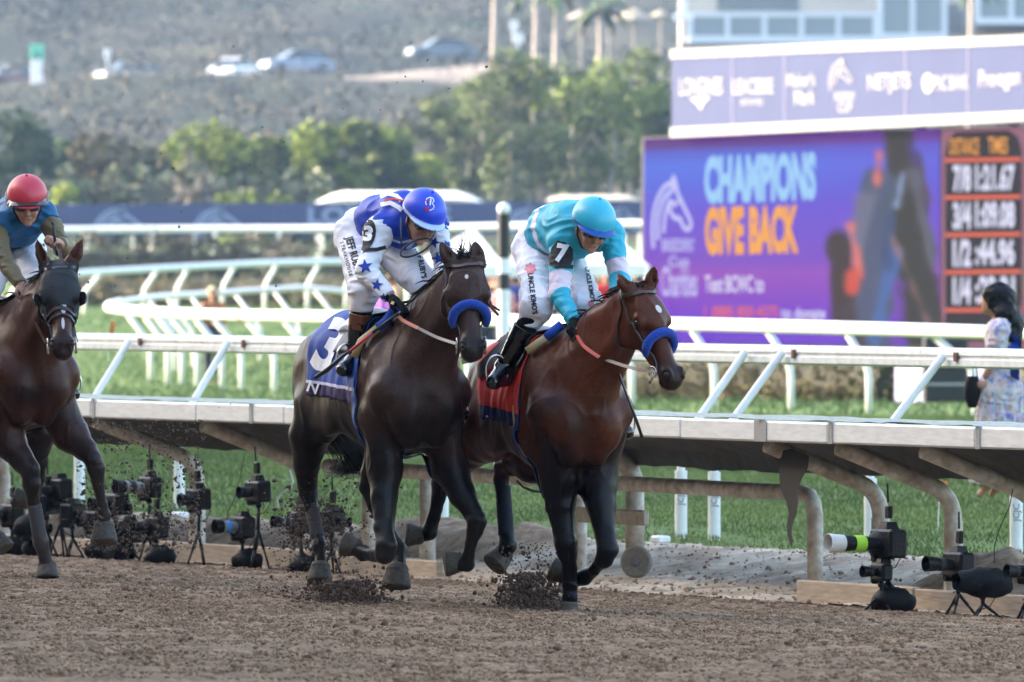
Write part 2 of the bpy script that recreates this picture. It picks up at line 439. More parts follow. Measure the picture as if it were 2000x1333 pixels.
def clods(name, cen, size, m, label=None, cat=None, kind='stuff', squash=.75):
    "irregular eight-sided lumps, one mesh"
    n = len(cen); base = []
    ico = bmesh.new(); bmesh.ops.create_icosphere(ico, subdivisions=1, radius=1); bv = np.array([v.co[:] for v in ico.verts]); bf = np.array([[q.index for q in f.verts] for f in ico.faces]); ico.free()
    k = len(bv); j = 1 + rng.uniform(-.35, .45, (n, k, 1)); st = rng.uniform(.6, 1.3, (n, 1, 3)); st[..., 2] *= squash
    v = (bv[None] * j * st) * np.asarray(size).reshape(-1, 1, 1) + np.asarray(cen)[:, None, :]
    f = (bf[None] + (np.arange(n) * k)[:, None, None]).reshape(-1, 3)
    o = mesh_np(name, v.reshape(-1, 3), f, m); tag(o, label, cat, None, kind); return o
def scatter(n, x0, x1, y0, y1, dmin, dmax):
    x = rng.uniform(x0, x1, n); y = rng.uniform(y0, y1, n); d = -(N2.x * x + N2.y * y); ok = (d > dmin) & (d < dmax); return x[ok], y[ok]
x, y = scatter(125000, -4, 4, 43, 70, 12, 28.5); s = rng.gamma(2, .0017, len(x)) + .0018
clods('dirt_crumbs', np.c_[x, y, zt(x, y) + .006 + s * .4], s, DIRT)
x, y = scatter(420, -4, 4, 45, 70, 15, 28.5); s = rng.uniform(.010, .022, len(x))
DARKDIRT = mat('damp_dirt', (.10, .068, .05), .9, var=.4, vscale=20, bump=.5, bscale=60, spec=.2)
clods('dirt_lumps', np.c_[x, y, zt(x, y) + .008 + s * .3], s, mat('lump_dirt', (.15, .10, .065), .95, var=.3, vscale=9, spec=.1))
x, y = scatter(16000, -4, 4, 56, 75, 28.5, 30.7); s = rng.gamma(1.6, .0028, len(x)) + .002
clods('path_crumbs', np.c_[x, y, zt(x, y) + .012 + s * .3], s, mat('path_crumb', (.26, .19, .13), .95, var=.4, vscale=7, spec=.1))
# grass blades
def blades(name, n, y0, y1, dmin, hgt, wid, cols, clump=.35):
    y = np.sqrt(rng.uniform(y0 ** 2, y1 ** 2, n)); x = rng.uniform(-1, 1, n) * (.058 * y + .5); d = -(N2.x * x + N2.y * y)
    e = d + .45 * fbm(np.c_[x * .9, y * .5, x * 0], 3, 8); cl = fbm(np.c_[x * 2.5, y * 1.2, x * 0], 3, 77)
    ok = (e > dmin) & ((cl > -clump) | (rng.random(n) < .3) | (e > dmin + 2.5)); x, y, cl = x[ok], y[ok], cl[ok]; n = len(x)
    z = zt(x, y) - .02; a = rng.uniform(0, math.pi, n); h = hgt * rng.uniform(.5, 1.25, n) * (1 + .35 * cl); lean = rng.normal(0, .4, (n, 2)) * h[:, None]
    p = np.c_[x, y, z]; r = np.c_[np.cos(a), np.sin(a) * .3, a * 0] * wid * .5
    v = np.stack([p - r, p + r, p + np.c_[lean, h]], 1).reshape(-1, 3); f = np.arange(3 * n).reshape(-1, 3)
    ci = rng.random(n); c0, c1, c2 = [np.array(q) for q in cols]
    pt = np.clip(fbm(np.c_[x * .7, y * .25, x * 0], 3, 55) + .4, 0, 1)
    c = np.where(ci[:, None] < .12, c2, c0 + (c1 - c0) * (pt * rng.uniform(.3, 1, n))[:, None]) * rng.uniform(.75, 1.2, (n, 1))
    o = mesh_np(name, v, f, mat('grass_blade', None, .6, attr='col', spec=.3), None, False, np.repeat(c, 3, 0)); tag(o, kind='stuff'); return o
blades('grass', 330000, 62, 128, 30.45, .034, .009, [(.085, .14, .03), (.18, .24, .05), (.28, .24, .12)])
blades('grass', 60000, 128, 300, 33, .06, .05, [(.10, .165, .05), (.15, .22, .07), (.17, .20, .09)])

# ---------------------------------------------------------------- plants
def leaf_cloud(n, lobes, size, cols, flat=.5, seed=0, upb=.6):
    "leaf quads through lobes [(cx,cy,cz,rx,ry,rz)], returns v,f,c"
    g = np.random.default_rng(seed); lob = np.array(lobes, float); vol = lob[:, 3] * lob[:, 4] * lob[:, 5]; w_ = vol ** .75
    k = g.choice(len(lob), n, p=w_ / w_.sum()); u = g.normal(size=(n, 3)); u /= np.linalg.norm(u, axis=1, keepdims=True)
    r = g.uniform(.45, 1.0, (n, 1)) ** .5; p = lob[k, :3] + u * r * lob[k, 3:6]
    keepm = (noise3(p * 1.1 / max(.3, size * 4), seed) + g.normal(0, .25, n)) > -.28; p = p[keepm]; n = len(p)
    nn = g.normal(size=(n, 3)) * .8 + [0, 0, upb]; nn /= np.linalg.norm(nn, axis=1, keepdims=True)
    t = np.cross(nn, g.normal(size=(n, 3))); t /= np.linalg.norm(t, axis=1, keepdims=True); b = np.cross(nn, t)
    s = size * g.uniform(.5, 1.3, (n, 1)); v = np.stack([p - t * s, p - b * s * flat, p + t * s, p + b * s * flat], 1).reshape(-1, 3)
    q = noise3(p * .55, seed + 3)[:, None] * .5 + .5; c0, c1 = np.array(cols[0]), np.array(cols[1])
    c = (c0 + (c1 - c0) * np.clip(q * 1.2 - .1 + g.normal(0, .15, (n, 1)), 0, 1)) * g.uniform(.8, 1.2, (n, 1))
    return v, np.arange(4 * n).reshape(-1, 4), np.repeat(np.clip(c, 0, 1), 4, 0)
LEAF = mat('leaves', None, .65, attr='col', spec=.25)
BARK = mat('bark', (.14, .10, .07), .9, var=.3, vscale=6, bump=.5, bscale=20)
PALEBARK = mat('pale_bark', (.27, .24, .20), .85, var=.3, vscale=3, bump=.3, bscale=14)
def tree(px, Y, top, base_w, label, kind='round', cols=((.03, .05, .015), (.09, .13, .03)), seed=0, name='tree', group='trees beyond the track', n=6000, trunk=None, leaf=.20):
    g = random.Random(seed); p = W(px, 500, Y); gz = ground_z(p); H = W(px, top, Y).z - gz; wd = base_w / F * Y / 2
    t = thing(name, label, 'tree', (p.x, Y, gz), group); tb = trunk or BARK; m = MB(); lobes = []
    if kind == 'round':
        m.tube([(0, 0, -.3), (.05, 0, H * .35), (0, .1, H * .6)], [.16 + H * .015, .13, .05], 8)
        for i in range(9):
            a = g.uniform(0, 6.28); rr = g.uniform(.25, .75) * wd; z = g.uniform(.35, .82) * H; q = (math.cos(a) * rr, math.sin(a) * rr * .8, z)
            m.tube([(0, 0, H * .25), (q[0] * .5, q[1] * .5, z * .75), q], [.1, .06, .02], 6)
            s = wd * g.uniform(.32, .5); lobes.append((*q, s, s, min(s * .8, H * .3)))
        lobes.append((0, 0, H * .60, wd * .85, wd * .7, H * .38)); lobes.append((0, 0, H * .30, wd * .9, wd * .7, H * .30))
        for s_ in (-1, 1): lobes.append((s_ * wd * .5, 0, H * .3, wd * .45, wd * .4, H * .28))
    else:
        for j in range(g.choice((2, 3))):
            bx = g.uniform(-.4, .4) * wd; top_ = (bx + g.uniform(-.5, .5) * wd, g.uniform(-.4, .4), H * g.uniform(.7, .9))
            mid = (bx * 1.2, 0, H * .4); m.tube([(bx * .3, 0, -.3), mid, top_], [.16, .12, .04], 8)
            for i in range(4):
                a = g.uniform(0, 6.28); z0 = H * g.uniform(.35, .7); e = (bx + math.cos(a) * wd * .8, math.sin(a) * wd * .6, z0 + H * g.uniform(.1, .25))
                m.tube([(bx, 0, z0), ((bx + e[0]) / 2, e[1] / 2, z0 + H * .1), e], [.07, .05, .02], 6)
                s = wd * g.uniform(.25, .42); lobes.append((*e, s, s, s * .8))
            s = wd * .45; lobes.append((*top_, s, s, H * .14)); lobes.append((bx, .5, H * g.uniform(.3, .5), wd * .6, wd * .5, H * .22))
    v, f, c = leaf_cloud(n, lobes, leaf, cols, seed=seed, upb=1.3); c = c * (1.1 if kind == 'gum' else .85 if Y > 400 else 1)
    m.build('trunk', tb, t, True); mesh_np('crown', v, f, LEAF, t, False, c); return t
DG = ((.03, .055, .02), (.09, .14, .035)); YG = ((.14, .19, .03), (.38, .43, .06)); OL = ((.07, .095, .04), (.20, .23, .09)); GY = ((.06, .075, .045), (.17, .18, .10))
tr = [(30, 440, 205, 190, 'dark green round tree at the left edge behind the red helmet', DG), (225, 446, 262, 235, 'broad olive tree with orange-brown top above the two horse emblems', ((.05, .055, .02), (.17, .13, .05))),
      (120, 470, 268, 120, 'narrow dark tree between the left edge tree and the broad olive tree', DG),
      (405, 450, 232, 200, 'rounded tree with bright yellow-green top right of the broad olive tree', ((.045, .065, .02), (.32, .38, .05))),
      (520, 455, 258, 150, 'low yellow-green tree behind the first letters of the banner', ((.045, .065, .02), (.30, .36, .05))),
      (650, 452, 228, 190, 'wide tree with two lime patches above the blue cap', ((.05, .07, .02), (.34, .40, .06))), (755, 455, 236, 150, 'green tree right of the wide lime-topped tree', ((.045, .065, .02), (.27, .33, .05))),
      (565, 470, 275, 130, 'dusky tree in the gap behind the low yellow-green tree', GY), (830, 460, 300, 110, 'small yellow-green tree left of the pale trunks', YG)]
for i, (px, Y, top, wd, lab, c) in enumerate(tr):
    tree(px, Y, top, wd, lab, 'round', c, 100 + i, 'round_tree', 'round trees behind the hedge')
tr2 = [(900, 445, 130, 190, 'tall loose gum tree above the blue cap, leftmost of the pale-trunked trees', OL), (985, 440, 96, 200, 'tallest gum tree, directly above the striped pole', OL),
       (1075, 450, 140, 180, 'gum tree with leaning pale trunk left of the turquoise cap', GY), (1160, 442, 92, 200, 'leafy gum tree above the turquoise cap', ((.05, .075, .025), (.24, .29, .07))),
       (1250, 452, 120, 180, 'gum tree half hidden by the left end of the video screen', ((.05, .07, .03), (.15, .18, .06))), (1330, 470, 150, 170, 'gum tree rising behind the sponsor board corner', GY),
       (1020, 480, 170, 200, 'greyish bushy gum behind the tallest gum tree', GY), (1205, 482, 150, 190, 'dusky gum in the second row above the turquoise cap', GY), (880, 480, 175, 170, 'brownish gum behind the leftmost pale-trunked tree', GY), (1120, 500, 110, 160, 'far green gum seen through the pale trunks', OL)]
for i, (px, Y, top, wd, lab, c) in enumerate(tr2):
    tree(px, Y, top, wd, lab, 'gum', c, 200 + i, 'gum_tree', 'gum trees in the middle', 6500, PALEBARK, .17)
for i, (px, Y, top, wd, lab) in enumerate([(375, 415, 300, 90, 'bare pinkish shrub in front of the yellow-green tree'), (470, 412, 362, 110, 'lime green bush just above the banner'), (540, 412, 368, 70, 'small lime bush right of the larger lime bush'), (130, 412, 350, 90, 'pale yellow-green bush right of the red helmet')]):
    tree(px, Y, top, wd, lab, 'round', (((.22, .19, .16), (.34, .29, .26)) if i == 0 else YG), 300 + i, 'garden_shrub', 'shrubs above the banner', 900)
def bush_mass(name, label, px0, px1, Y0, Y1, y_top, cols, n, leaf, seed, cat='hedge', base=None, depth=1.2):
    "a clipped or shaggy hedge between two columns"
    g = np.random.default_rng(seed); a = W(px0, 500, Y0); b = W(px1, 500, Y1); L = (b - a).length; k = max(4, int(L / 1.0)); lobes = []
    za, zb = ground_z(a) - .2, ground_z(b) - .2; top = (W(px0, y_top, Y0).z + W(px1, y_top, Y1).z) / 2
    o0 = Vector((a.x, a.y, za))
    for i in range(k + 1):
        p = a.lerp(b, i / k); gz = za + (zb - za) * i / k; h = (top - gz) * g.uniform(.86, 1.05) / 2
        lobes.append((p.x - o0.x, p.y - o0.y, gz - o0.z + h, L / k * .75, depth * .5, h * 1.1))
    v, f, c = leaf_cloud(n, lobes, leaf, cols, seed=seed); t = thing(name, label, cat, o0)
    mesh_np('foliage', v, f, LEAF, t, False, c); m = MB()
    core = [tuple(Vector(q[:3])) for q in lobes]; m.tube(core, [max(.1, min(depth * .38, q[5] * .75)) for q in lobes], 8)
    for q in lobes[::2]: m.tube([(q[0], q[1], -.1 + 0), (q[0], q[1], q[2])], .05, 6)
    m.build('branches', mat('hedge_wood', (.05, .045, .025), .9), t); return t
HB = ((.055, .05, .03), (.15, .12, .075)); HG = ((.035, .05, .02), (.10, .11, .04))
bush_mass('hedge', 'long brown-green hedge under the horse-head banner, left of the blue rider', 120, 560, 345, 345, 458, HB, 6000, .12, 1)
bush_mass('hedge', 'brown hedge under the LONGINES letters beside the blue rider', 555, 1000, 340, 338, 462, HB, 5500, .12, 2)
bush_mass('hedge', 'green and rust hedge behind the curved white rail at the left', 60, 560, 305, 300, 532, ((.04, .055, .02), (.15, .12, .05)), 6500, .1, 3)
bush_mass('hedge', 'green hedge behind the curved rail beside the blue rider', 560, 1010, 300, 292, 528, HG, 5500, .1, 4)
bush_mass('hedge', 'clipped hedge with rusty leaves below the video screen', 1236, 1740, 152, 147, 692, ((.05, .055, .02), (.17, .13, .05)), 8000, .05, 5, depth=.9)
bush_mass('hedge', 'dark hedge strip between the two pale posters', 1822, 2060, 152, 148, 690, HG, 3500, .05, 6, depth=.9)
bush_mass('shrubbery', 'dusty green shrubbery band behind the banner on the slope', -120, 620, 425, 425, 330, GY, 6000, .25, 7, depth=3)
def hill_scrub():
    n = 2600; g = np.random.default_rng(5); Y = np.sqrt(g.uniform(470 ** 2, 1150 ** 2, n)); X = g.uniform(-.062, .062, n) * Y
    ok = ~((np.abs(Y - 664) < 28) & (X < 2)) & (noise3(np.c_[X / 9, Y / 30, X * 0], 4) > -.2); X, Y = X[ok], Y[ok]; r = g.uniform(.7, 3.0, len(X))
    lobes = np.c_[X, Y, zt(X, Y) + r * .3, r * 1.4, r * 1.4, r * .8]
    v, f, c = leaf_cloud(130000, lobes, .20, ((.026, .028, .020), (.056, .050, .034)), seed=9)
    q = np.clip(fbm(np.c_[v[:, 0] / 9, v[:, 1] / 34, v[:, 0] * 0], 3, 66) * 1.3 + .35, 0, 1)[:, None]; c = c * (.55 + q * np.array([1.25, 1.05, .85]))
    o = mesh_np('hillside_scrub', v, f, LEAF, None, False, c); tag(o, 'dark scrub covering the hazy hillside', 'scrub', None, 'stuff')
hill_scrub()
# palms: tall thin trunks reaching out of the frame
def palm(px, Y, base, lab, seed, top=-60):
    g = random.Random(seed); p = W(px, base, Y); gz = ground_z(p); H = W(px, top, Y).z - gz
    t = thing('palm_tree', lab, 'palm', (p.x, Y, gz), 'palms on the slope'); m = MB()
    m.tube([(0, 0, -.5), (.05, 0, H * .4), (.15, 0, H * .75), (.1, 0, H)], [.24, .19, .17, .16], 9); m.build('trunk', mat('palm_bark', (.36, .31, .27), .9, var=.3, vscale=3), t, True)
    for k in range(14):
        a = k * 2.4 + g.random(); L = g.uniform(1.8, 2.4); el = g.uniform(-.3, 1.0); pr = []
        for i in range(8):
            u = i / 7; r = L * u; z = H + math.sin(el) * r - .38 * r * r; c = Vector((.1 + math.cos(a) * r * .9, math.sin(a) * r * .9, z)); sw = .28 * math.sin(math.pi * min(1, u * .9 + .08)); sd_ = Vector((-math.sin(a), math.cos(a), 0))
            pr.append([c - sd_ * sw - Vector((0, 0, sw * .5)), c, c + sd_ * sw - Vector((0, 0, sw * .5))])
        f = MB(); f.grid(pr); f.build('frond', mat('palm_frond', (.06, .10, .03), .6, var=.3, vscale=4), t)
palm(962, 560, 105, 'tall palm trunk at the top, above the striped pole', 1); palm(1043, 565, 60, 'palm trunk with green crown stub right of the tallest palm', 2, -40)
palm(1082, 540, 120, 'short pale palm trunk between the palm pair and the thatched umbrellas', 3, -30); palm(1168, 545, 105, 'palm trunk under the left thatched umbrella', 4, 14)
palm(1893, 520, 70, 'dark palm trunk in front of the balconies at top right', 5, -60)
# ---------------------------------------------------------------- running rails
RAILW = mat('rail_white', (.80, .81, .80), .35, var=.06, vscale=6, bump=.12, bscale=20, spec=.5)
RAILD = mat('rail_dusty', (.62, .57, .50), .6, var=.3, vscale=9, col2=(.42, .35, .28), bump=.3, bscale=30)
RAILFAR = mat('rail_far', (.78, .79, .76), .4)
def bent_post(m, base, tip, zb, r, n=12, zlow=-.15):
    "vertical tube that bends over towards tip"
    b = Vector(base); t = Vector(tip); k = Vector((b.x, b.y, b.z + zb)); d = (t - k); L = d.length; e = min(.16, L * .4); dn = d.normalized(); pts = [b + Vector((0, 0, zlow)), k - Vector((0, 0, e))]
    for i in range(1, 6):
        u = i / 6; pts.append((k - Vector((0, 0, e))) * (1 - u) ** 2 + k * 2 * u * (1 - u) + (k + dn * e) * u * u)
    pts += [k + dn * e, t]; m.tube(pts, r, n)
# turf rail behind the deck
def turf_rail():
    A = on_line(-60, 32.6); B = on_line(2080, 32.6); t = thing('running_rail', 'long white turf rail with a grooved top rail on leaning posts, behind the deck cover', 'rail', (A.x, A.y, 0))
    off = Vector((-T2.y, T2.x, 0))
    zt_ = lambda p: 1.215 if True else 0
    bx = MB()
    a, b = A + N2 * (-.06), B + N2 * (-.06)
    prof = [(-.03, .055), (-.012, .068), (.02, .07), (.035, .05), (.035, -.055), (.02, -.065), (-.02, -.065), (-.036, -.05), (-.036, -.01), (-.024, 0), (-.024, .012), (-.036, .022)]
    for j in range(0, 9):
        p, q = a.lerp(b, j / 9), a.lerp(b, (j + 1) / 9 - .0006); vs = []
        for c in (p, q):
            for u, z in prof: vs.append(c + N2 * (-u) + Vector((0, 0, 1.215 + z)))
        n = len(prof); bx.add(vs, [(i, (i + 1) % n, n + (i + 1) % n, n + i) for i in range(n)] + [tuple(range(n - 1, -1, -1)), tuple(range(n, 2 * n))])
    bx.build('top_rail', mat('turf_rail_paint', (.80, .80, .79), .4, var=.15, vscale=5, bump=.25, bscale=14), t)
    for px, rp in ((-40, 90), (155, 265), (350, 457), (595, 700), (865, 970), (1100, 1210), (1330, 1468), (1395, 1540), (1700, 1855), (1985, 2140)):
        g = on_line(px, 32.05); tp = on_line(rp - 12, 32.6); m = MB(); bent_post(m, (g.x, g.y, 0), (tp.x, tp.y, 1.235), .60, .028)
        m.tube([(g.x, g.y, -.1), (g.x, g.y, .42)], .043, 14); o = m.build('post', RAILW, t, auto=True)
        if 1300 < px < 1450 or px in (865, 1985):
            tx = text2d('JCJC', .06, .001); flat('post_lettering', tx, Vector((g.x, g.y - .05, .24)), (0, 0, 1), (-1, 0, 0), mat('post_letter', (.30, .33, .36), .6), o)
    # rusty sleeves at the post heads
    for rp in (268, 470, 1545, 1862):
        m = MB(); p = on_line(rp + 6, 32.62); m.box((p.x, p.y, 1.225), (.035, .03, .06), T2, N2); m.build('bracket', mat('rust', (.20, .09, .06), .8, var=.4, vscale=30), t)
    keep(t)
turf_rail()
# dirt side rail: plank, deck cover, goosenecks
PD = 28.6; PZT = .905
def deck_rail():
    A = on_line(-480, PD); B = on_line(2100, PD); L = (B - A).length
    t = thing('deck_rail', 'white plank safety rail with dark sagging deck cover on grey gooseneck posts', 'rail', (A.x, A.y, -.15))
    pk = mat('plank_paint', (.78, .78, .75), .5, var=.12, vscale=3, bump=.3, bscale=12, stretch=(1, 1, 6), bdist=.004)
    cuts = [-480, -200, 20, 182, 388, 560, 760, 905, 1070, 1215, 1335, 1485, 1622, 1910, 2100]
    for i in range(len(cuts) - 1):
        a = on_line(cuts[i], PD); b = on_line(cuts[i + 1], PD); c = (a + b) / 2; m = MB(); z = PZT - .064 + random.uniform(-.003, .003)
        m.box((c.x, c.y, z), ((b - a).length - .004, .045, .128), T2, N2, bev=.012); m.build('plank', pk, t)
    for i, px in enumerate((182, 490, 1215, 1485, 1622, 1910)):
        a = on_line(px, PD - .026); m = MB(); m.box((a.x, a.y, PZT - .062), (.05 if px != 1485 else .16, .006, .135), T2, N2); m.box((a.x, a.y, PZT + .006), (.05, .04, .004), T2, N2); m.build('bracket', mat('galvanised', (.42, .43, .44), .45, .6, var=.2, vscale=30), t)
    # deck cover: flat top and a hanging belly below
    n = 150; P = []; g = np.random.default_rng(4)
    for i in range(n + 1):
        p = A + T2 * (L * i / n); s1 = .02 * math.sin(i * .9) + .015 * math.sin(i * 2.3 + 1); row = []
        pxx = 1000 + (p.x + .853) / (p.y + .417) * F
        ly = np.interp(pxx, [-100, 200, 400, 560, 900, 1050, 1215, 1400, 1560, 1800, 2100], [858, 866, 876, 886, 888, 894, 905, 918, 925, 932, 952])
        low = CH - (ly - 500) / F * (p.y + .42) + .012 * s1
        for (u, z) in ((.025, PZT - .13), (.25, PZT - .11), (.5, PZT - .13 + s1 * .3), (.72, PZT - .2 + s1 * .6), (.86, low + .1 + s1 * .4), (.93, low + s1 * .3), (.95, low + .005)):
            row.append(p - N2 * u + Vector((0, 0, z)))
        P.append(row)
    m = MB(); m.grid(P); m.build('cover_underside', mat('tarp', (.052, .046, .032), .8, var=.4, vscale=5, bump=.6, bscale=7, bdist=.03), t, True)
    P = []
    for i in range(n + 1):
        p = A + T2 * (L * i / n); P.append([p - N2 * u + Vector((0, 0, PZT + .001 - .004 * k + .012 * abs(noise3(np.array([[i * .45, k, 2.0]]))[0]))) for k, u in enumerate((.03, .2, .5, .9, 1.3))])
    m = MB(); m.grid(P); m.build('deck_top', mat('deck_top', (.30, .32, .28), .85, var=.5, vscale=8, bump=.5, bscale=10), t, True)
    for px in (5, 385, 1720, 1862, 2030, -90, 600):
        g_ = on_line(px, 29.45); zg = float(zt(g_.x, g_.y)); tip = g_ + N2 * .78; m = MB(); bent_post(m, (g_.x, g_.y, zg), (tip.x, tip.y, PZT - .15), .62, .052, 16)
        m.tube([(g_.x, g_.y, zg - .1), (g_.x, g_.y, zg + .46)], .058, 16); m.build('gooseneck_post', RAILD, t, auto=True)
    # torn rag hanging from the cover
    m = MB(); c = on_line(1545, 28.75); P = []
    for i in range(9):
        u = i / 8; wd_ = .22 * (1 - u) ** 2.0 + .022; P.append([c + T2 * (wd_ * k + .03 * math.sin(i * 1.7)) + Vector((0, 0, .74 - .56 * u - .05 * abs(k))) for k in (-1, -.4, .1, .6, 1)])
    m.grid(P); m.build('torn_flap', mat('rag', (.03, .026, .022), .8, bump=.4, bscale=20), t)
    keep(t)
deck_rail()
def gate():
    a = on_line(790, 29.45); t = thing('rail_gate', 'dusty pipe gate section on a wheel under the deck beside the turquoise rider', 'gate', (a.x, a.y, -.15))
    pts = []; q = on_line(1592, 29.45); z0 = .43
    m = MB(); e = q - T2 * .16
    m.tube([on_line(640, 29.45) + Vector((0, 0, z0 + .04)), on_line(1000, 29.45) + Vector((0, 0, z0 + .02)), e + Vector((0, 0, z0)), q - T2 * .07 + Vector((0, 0, z0 - .015)), q - T2 * .02 + Vector((0, 0, z0 - .06)), q + Vector((0, 0, z0 - .14)), q + Vector((0, 0, -.25))], .05, 16)
    m.build('bent_pipe', RAILD, t, True)
    for px, r in ((722, .055), (835, .055), (1132, .048), (1240, .06)):
        p = on_line(px, 29.5); m = MB(); m.tube([p + Vector((0, 0, -.3 if px != 1240 else 0)), p + Vector((0, 0, z0))], r, 14)
        if px == 1240: m.tube([p + Vector((0, 0, z0 - .02)), p + Vector((-.005, 0, z0 + .04)), p + Vector((-.03, 0, z0 + .10)), p + Vector((-.08, .0, z0 + .15)), p + Vector((-.3, .0, z0 + .26))], r, 14)
        m.build('upright', RAILD, t, True)
    a = on_line(1130, 29.4); b = on_line(1262, 29.4); c = (a + b) / 2; m = MB(); m.box((c.x, c.y, .23), ((b - a).length, .05, .10), T2, N2, bev=.01); m.build('cross_beam', mat('beam', (.45, .40, .34), .8, var=.25, vscale=8, bump=.3), t)
    c = on_line(1243, 29.3) + Vector((0, 0, -.045)); ax = Vector((-.25, -1, 0)).normalized(); wl = thing_part('wheel', t); m = MB(); m.lathe([(.07, -.032), (.088, -.03), (.1, -.02), (.105, 0), (.1, .02), (.088, .03), (.078, .028)], c, ax, 28); m.build('tyre', mat('rubber_dusty', (.20, .18, .155), .85, var=.2, vscale=20, bump=.3), wl, auto=True)
    m = MB(); m.lathe([(.078, -.02), (.078, .022), (.06, .02), (.03, .03), (.022, .045), (.012, .05)], c, ax, 24); m.build('hub', mat('hub', (.13, .125, .125), .6, var=.3, vscale=25), wl, auto=True)
    keep(t)
def thing_part(name, parent):
    o = bpy.data.objects.new(name, None); COL.objects.link(o); o.parent = parent; return o
gate()
def boards():
    wood = mat('weathered_wood', (.40, .31, .22), .85, var=.25, vscale=2.5, bump=.5, bscale=9, stretch=(1, 1, 9), bdist=.006)
    segs = [(-80, 300, .13), (305, 668, .15), (672, 860, .13), (1562, 1790, .15), (1793, 2100, .14)]
    labs = ['weathered kickboard at the left edge behind the small cameras', 'weathered kickboard behind the black tripod and blue-ringed lens', 'short kickboard end behind the bay horse with the blue noseband', 'wooden kickboard under the white telephoto lens', 'wooden kickboard behind the covered camera at the right edge']
    for (a, b, h), lab in zip(segs, labs):
        p = on_line(a, 28.62); q = on_line(b, 28.62); c = (p + q) / 2; m = MB(); m.box((c.x, c.y, -.2 + h / 2), ((q - p).length, .05, h), T2, N2, bev=.008)
        tag(m.build('kickboard', wood, None), lab, 'board', 'kickboards along the rail')
boards()
# dirt berm: low dry mounds between boards and turf
def mound(px, d, L, wdt, h, lab):
    c = on_line(px, d); n = 36; P = []
    for i in range(n + 1):
        row = []
        for j in range(17):
            u = i / n * 2 - 1; v = j / 8 - 1; q = c + T2 * (u * L / 2) - N2 * (v * wdt / 2); hh = h * max(0, 1 - u * u) ** .8 * max(0, 1 - v * v) ** .9
            k = fbm(np.array([[q.x * 4, q.y * 3, 0]]), 3, 2)[0]; row.append(Vector((q.x, q.y, ground_z(q) + hh * (1 + .5 * k) - .02)))
        P.append(row)
    m = MB(); m.grid(P); o = m.build('dirt_mound', MOUND, None, True); tag(o, lab, 'mound', None, 'structure')
mound(880, 30.2, 3.2, 1.0, .16, 'dry dirt mound behind the front legs'); mound(520, 30.1, 3.6, .9, .14, 'dry dirt mound behind the tripod camera'); mound(1960, 30.0, 1.6, .9, .16, 'straw coloured dirt mound at the right edge'); mound(150, 30.1, 3.5, .9, .12, 'dirt mound behind the left cameras')
# white blocks on the grass edge
for i, (px, d, wd_) in enumerate(((350, 30.5, .2), (655, 30.45, .14), (1065, 30.8, .13), (1290, 30.7, .12), (1985, 30.35, .1))):
    p = on_line(px, d); m = MB(); m.box((p.x, p.y, ground_z(p) + .03), (wd_, .1, .05), T2, N2, bev=.012)
    tag(m.build('marker_block', RAILW, None), ['white block on the dirt behind the black tripod', 'white block behind the tail of the dark bay horse', 'white block behind the front leg of the bright bay', 'white block beside the gate wheel post', 'white block on the mound at the right edge'][i], 'block', 'white blocks along the grass edge')
# far rails
def curved_rail(label, path, zr, r, posts, lean, mt, post_r=.035, tapes=()):
    "path [(px, py, Y)], posts [(px_top, dx_px)]"
    pts = [W(*p) for p in path]; t = thing('running_rail', label, 'rail', (pts[0].x, pts[0].y, 0)); sm = []
    for i in range(len(pts) - 1):
        p0, p1, p2, p3 = pts[max(i - 1, 0)], pts[i], pts[i + 1], pts[min(i + 2, len(pts) - 1)]
        for k in range(8):
            u = k / 8; sm.append(.5 * ((2 * p1) + (p2 - p0) * u + (2 * p0 - 5 * p1 + 4 * p2 - p3) * u * u + (3 * p1 - p0 - 3 * p2 + p3) * u ** 3))
    sm.append(pts[-1]); m = MB(); m.tube(sm, r, 12); m.build('top_rail', mt, t, True)
    for (px, Y, dx) in posts:
        best = min(sm, key=lambda q: abs(1000 + q.x / q.y * F - px) + abs(q.y - Y) * 3); b = W(1000 + best.x / best.y * F + dx, 500, best.y); gz = ground_z(b)
        m = MB(); bent_post(m, (b.x, b.y, gz), best, (best.z - gz) * .5, post_r, 8); m.build('post', mt, t, True)
    for px in tapes:
        best = [q for q in sm if abs(1000 + q.x / q.y * F - px) < 400]; best = min(best, key=lambda q: abs(1000 + q.x / q.y * F - px)); i = sm.index(best); d = (sm[min(i + 1, len(sm) - 1)] - sm[i - 1]).normalized()
        m = MB(); m.tube([best - d * .12, best + d * .12], r * 1.08, 12); m.build('red_tape', mat('red_tape', (.75, .10, .07), .5), t)
    keep(t); return t
curved_rail('thick cream white rail sweeping across the middle and ending in a hairpin at the left', [(2100, 655, 130), (1700, 643, 133), (1300, 633, 138), (1000, 627, 144), (640, 619, 155), (430, 615, 164), (300, 610, 172), (222, 603, 178), (214, 597, 181), (235, 591, 185)], 1, .085,
            [(1830, 132, 95), (1645, 133, 48), (1480, 134, 52), (1340, 137, 50), (1180, 140, 50), (1010, 144, 52), (860, 148, 55), (700, 152, 58), (560, 157, 62), (480, 160, 62), (420, 165, 62), (370, 168, 60), (330, 170, 58), (300, 172, 55), (270, 174, 52), (245, 176, 50)], 1, RAILFAR, .045, (465,))
curved_rail('thin white rail receding behind the hairpin towards the blue rider', [(235, 591, 186), (300, 581, 192), (420, 573, 202), (560, 564, 214), (600, 563, 218), (720, 574, 222)], 1, .06,
            [(290, 190, 52), (330, 194, 52), (380, 198, 52), (450, 204, 52), (540, 212, 52), (620, 218, 50), (690, 221, 48)], 1, RAILFAR, .04)
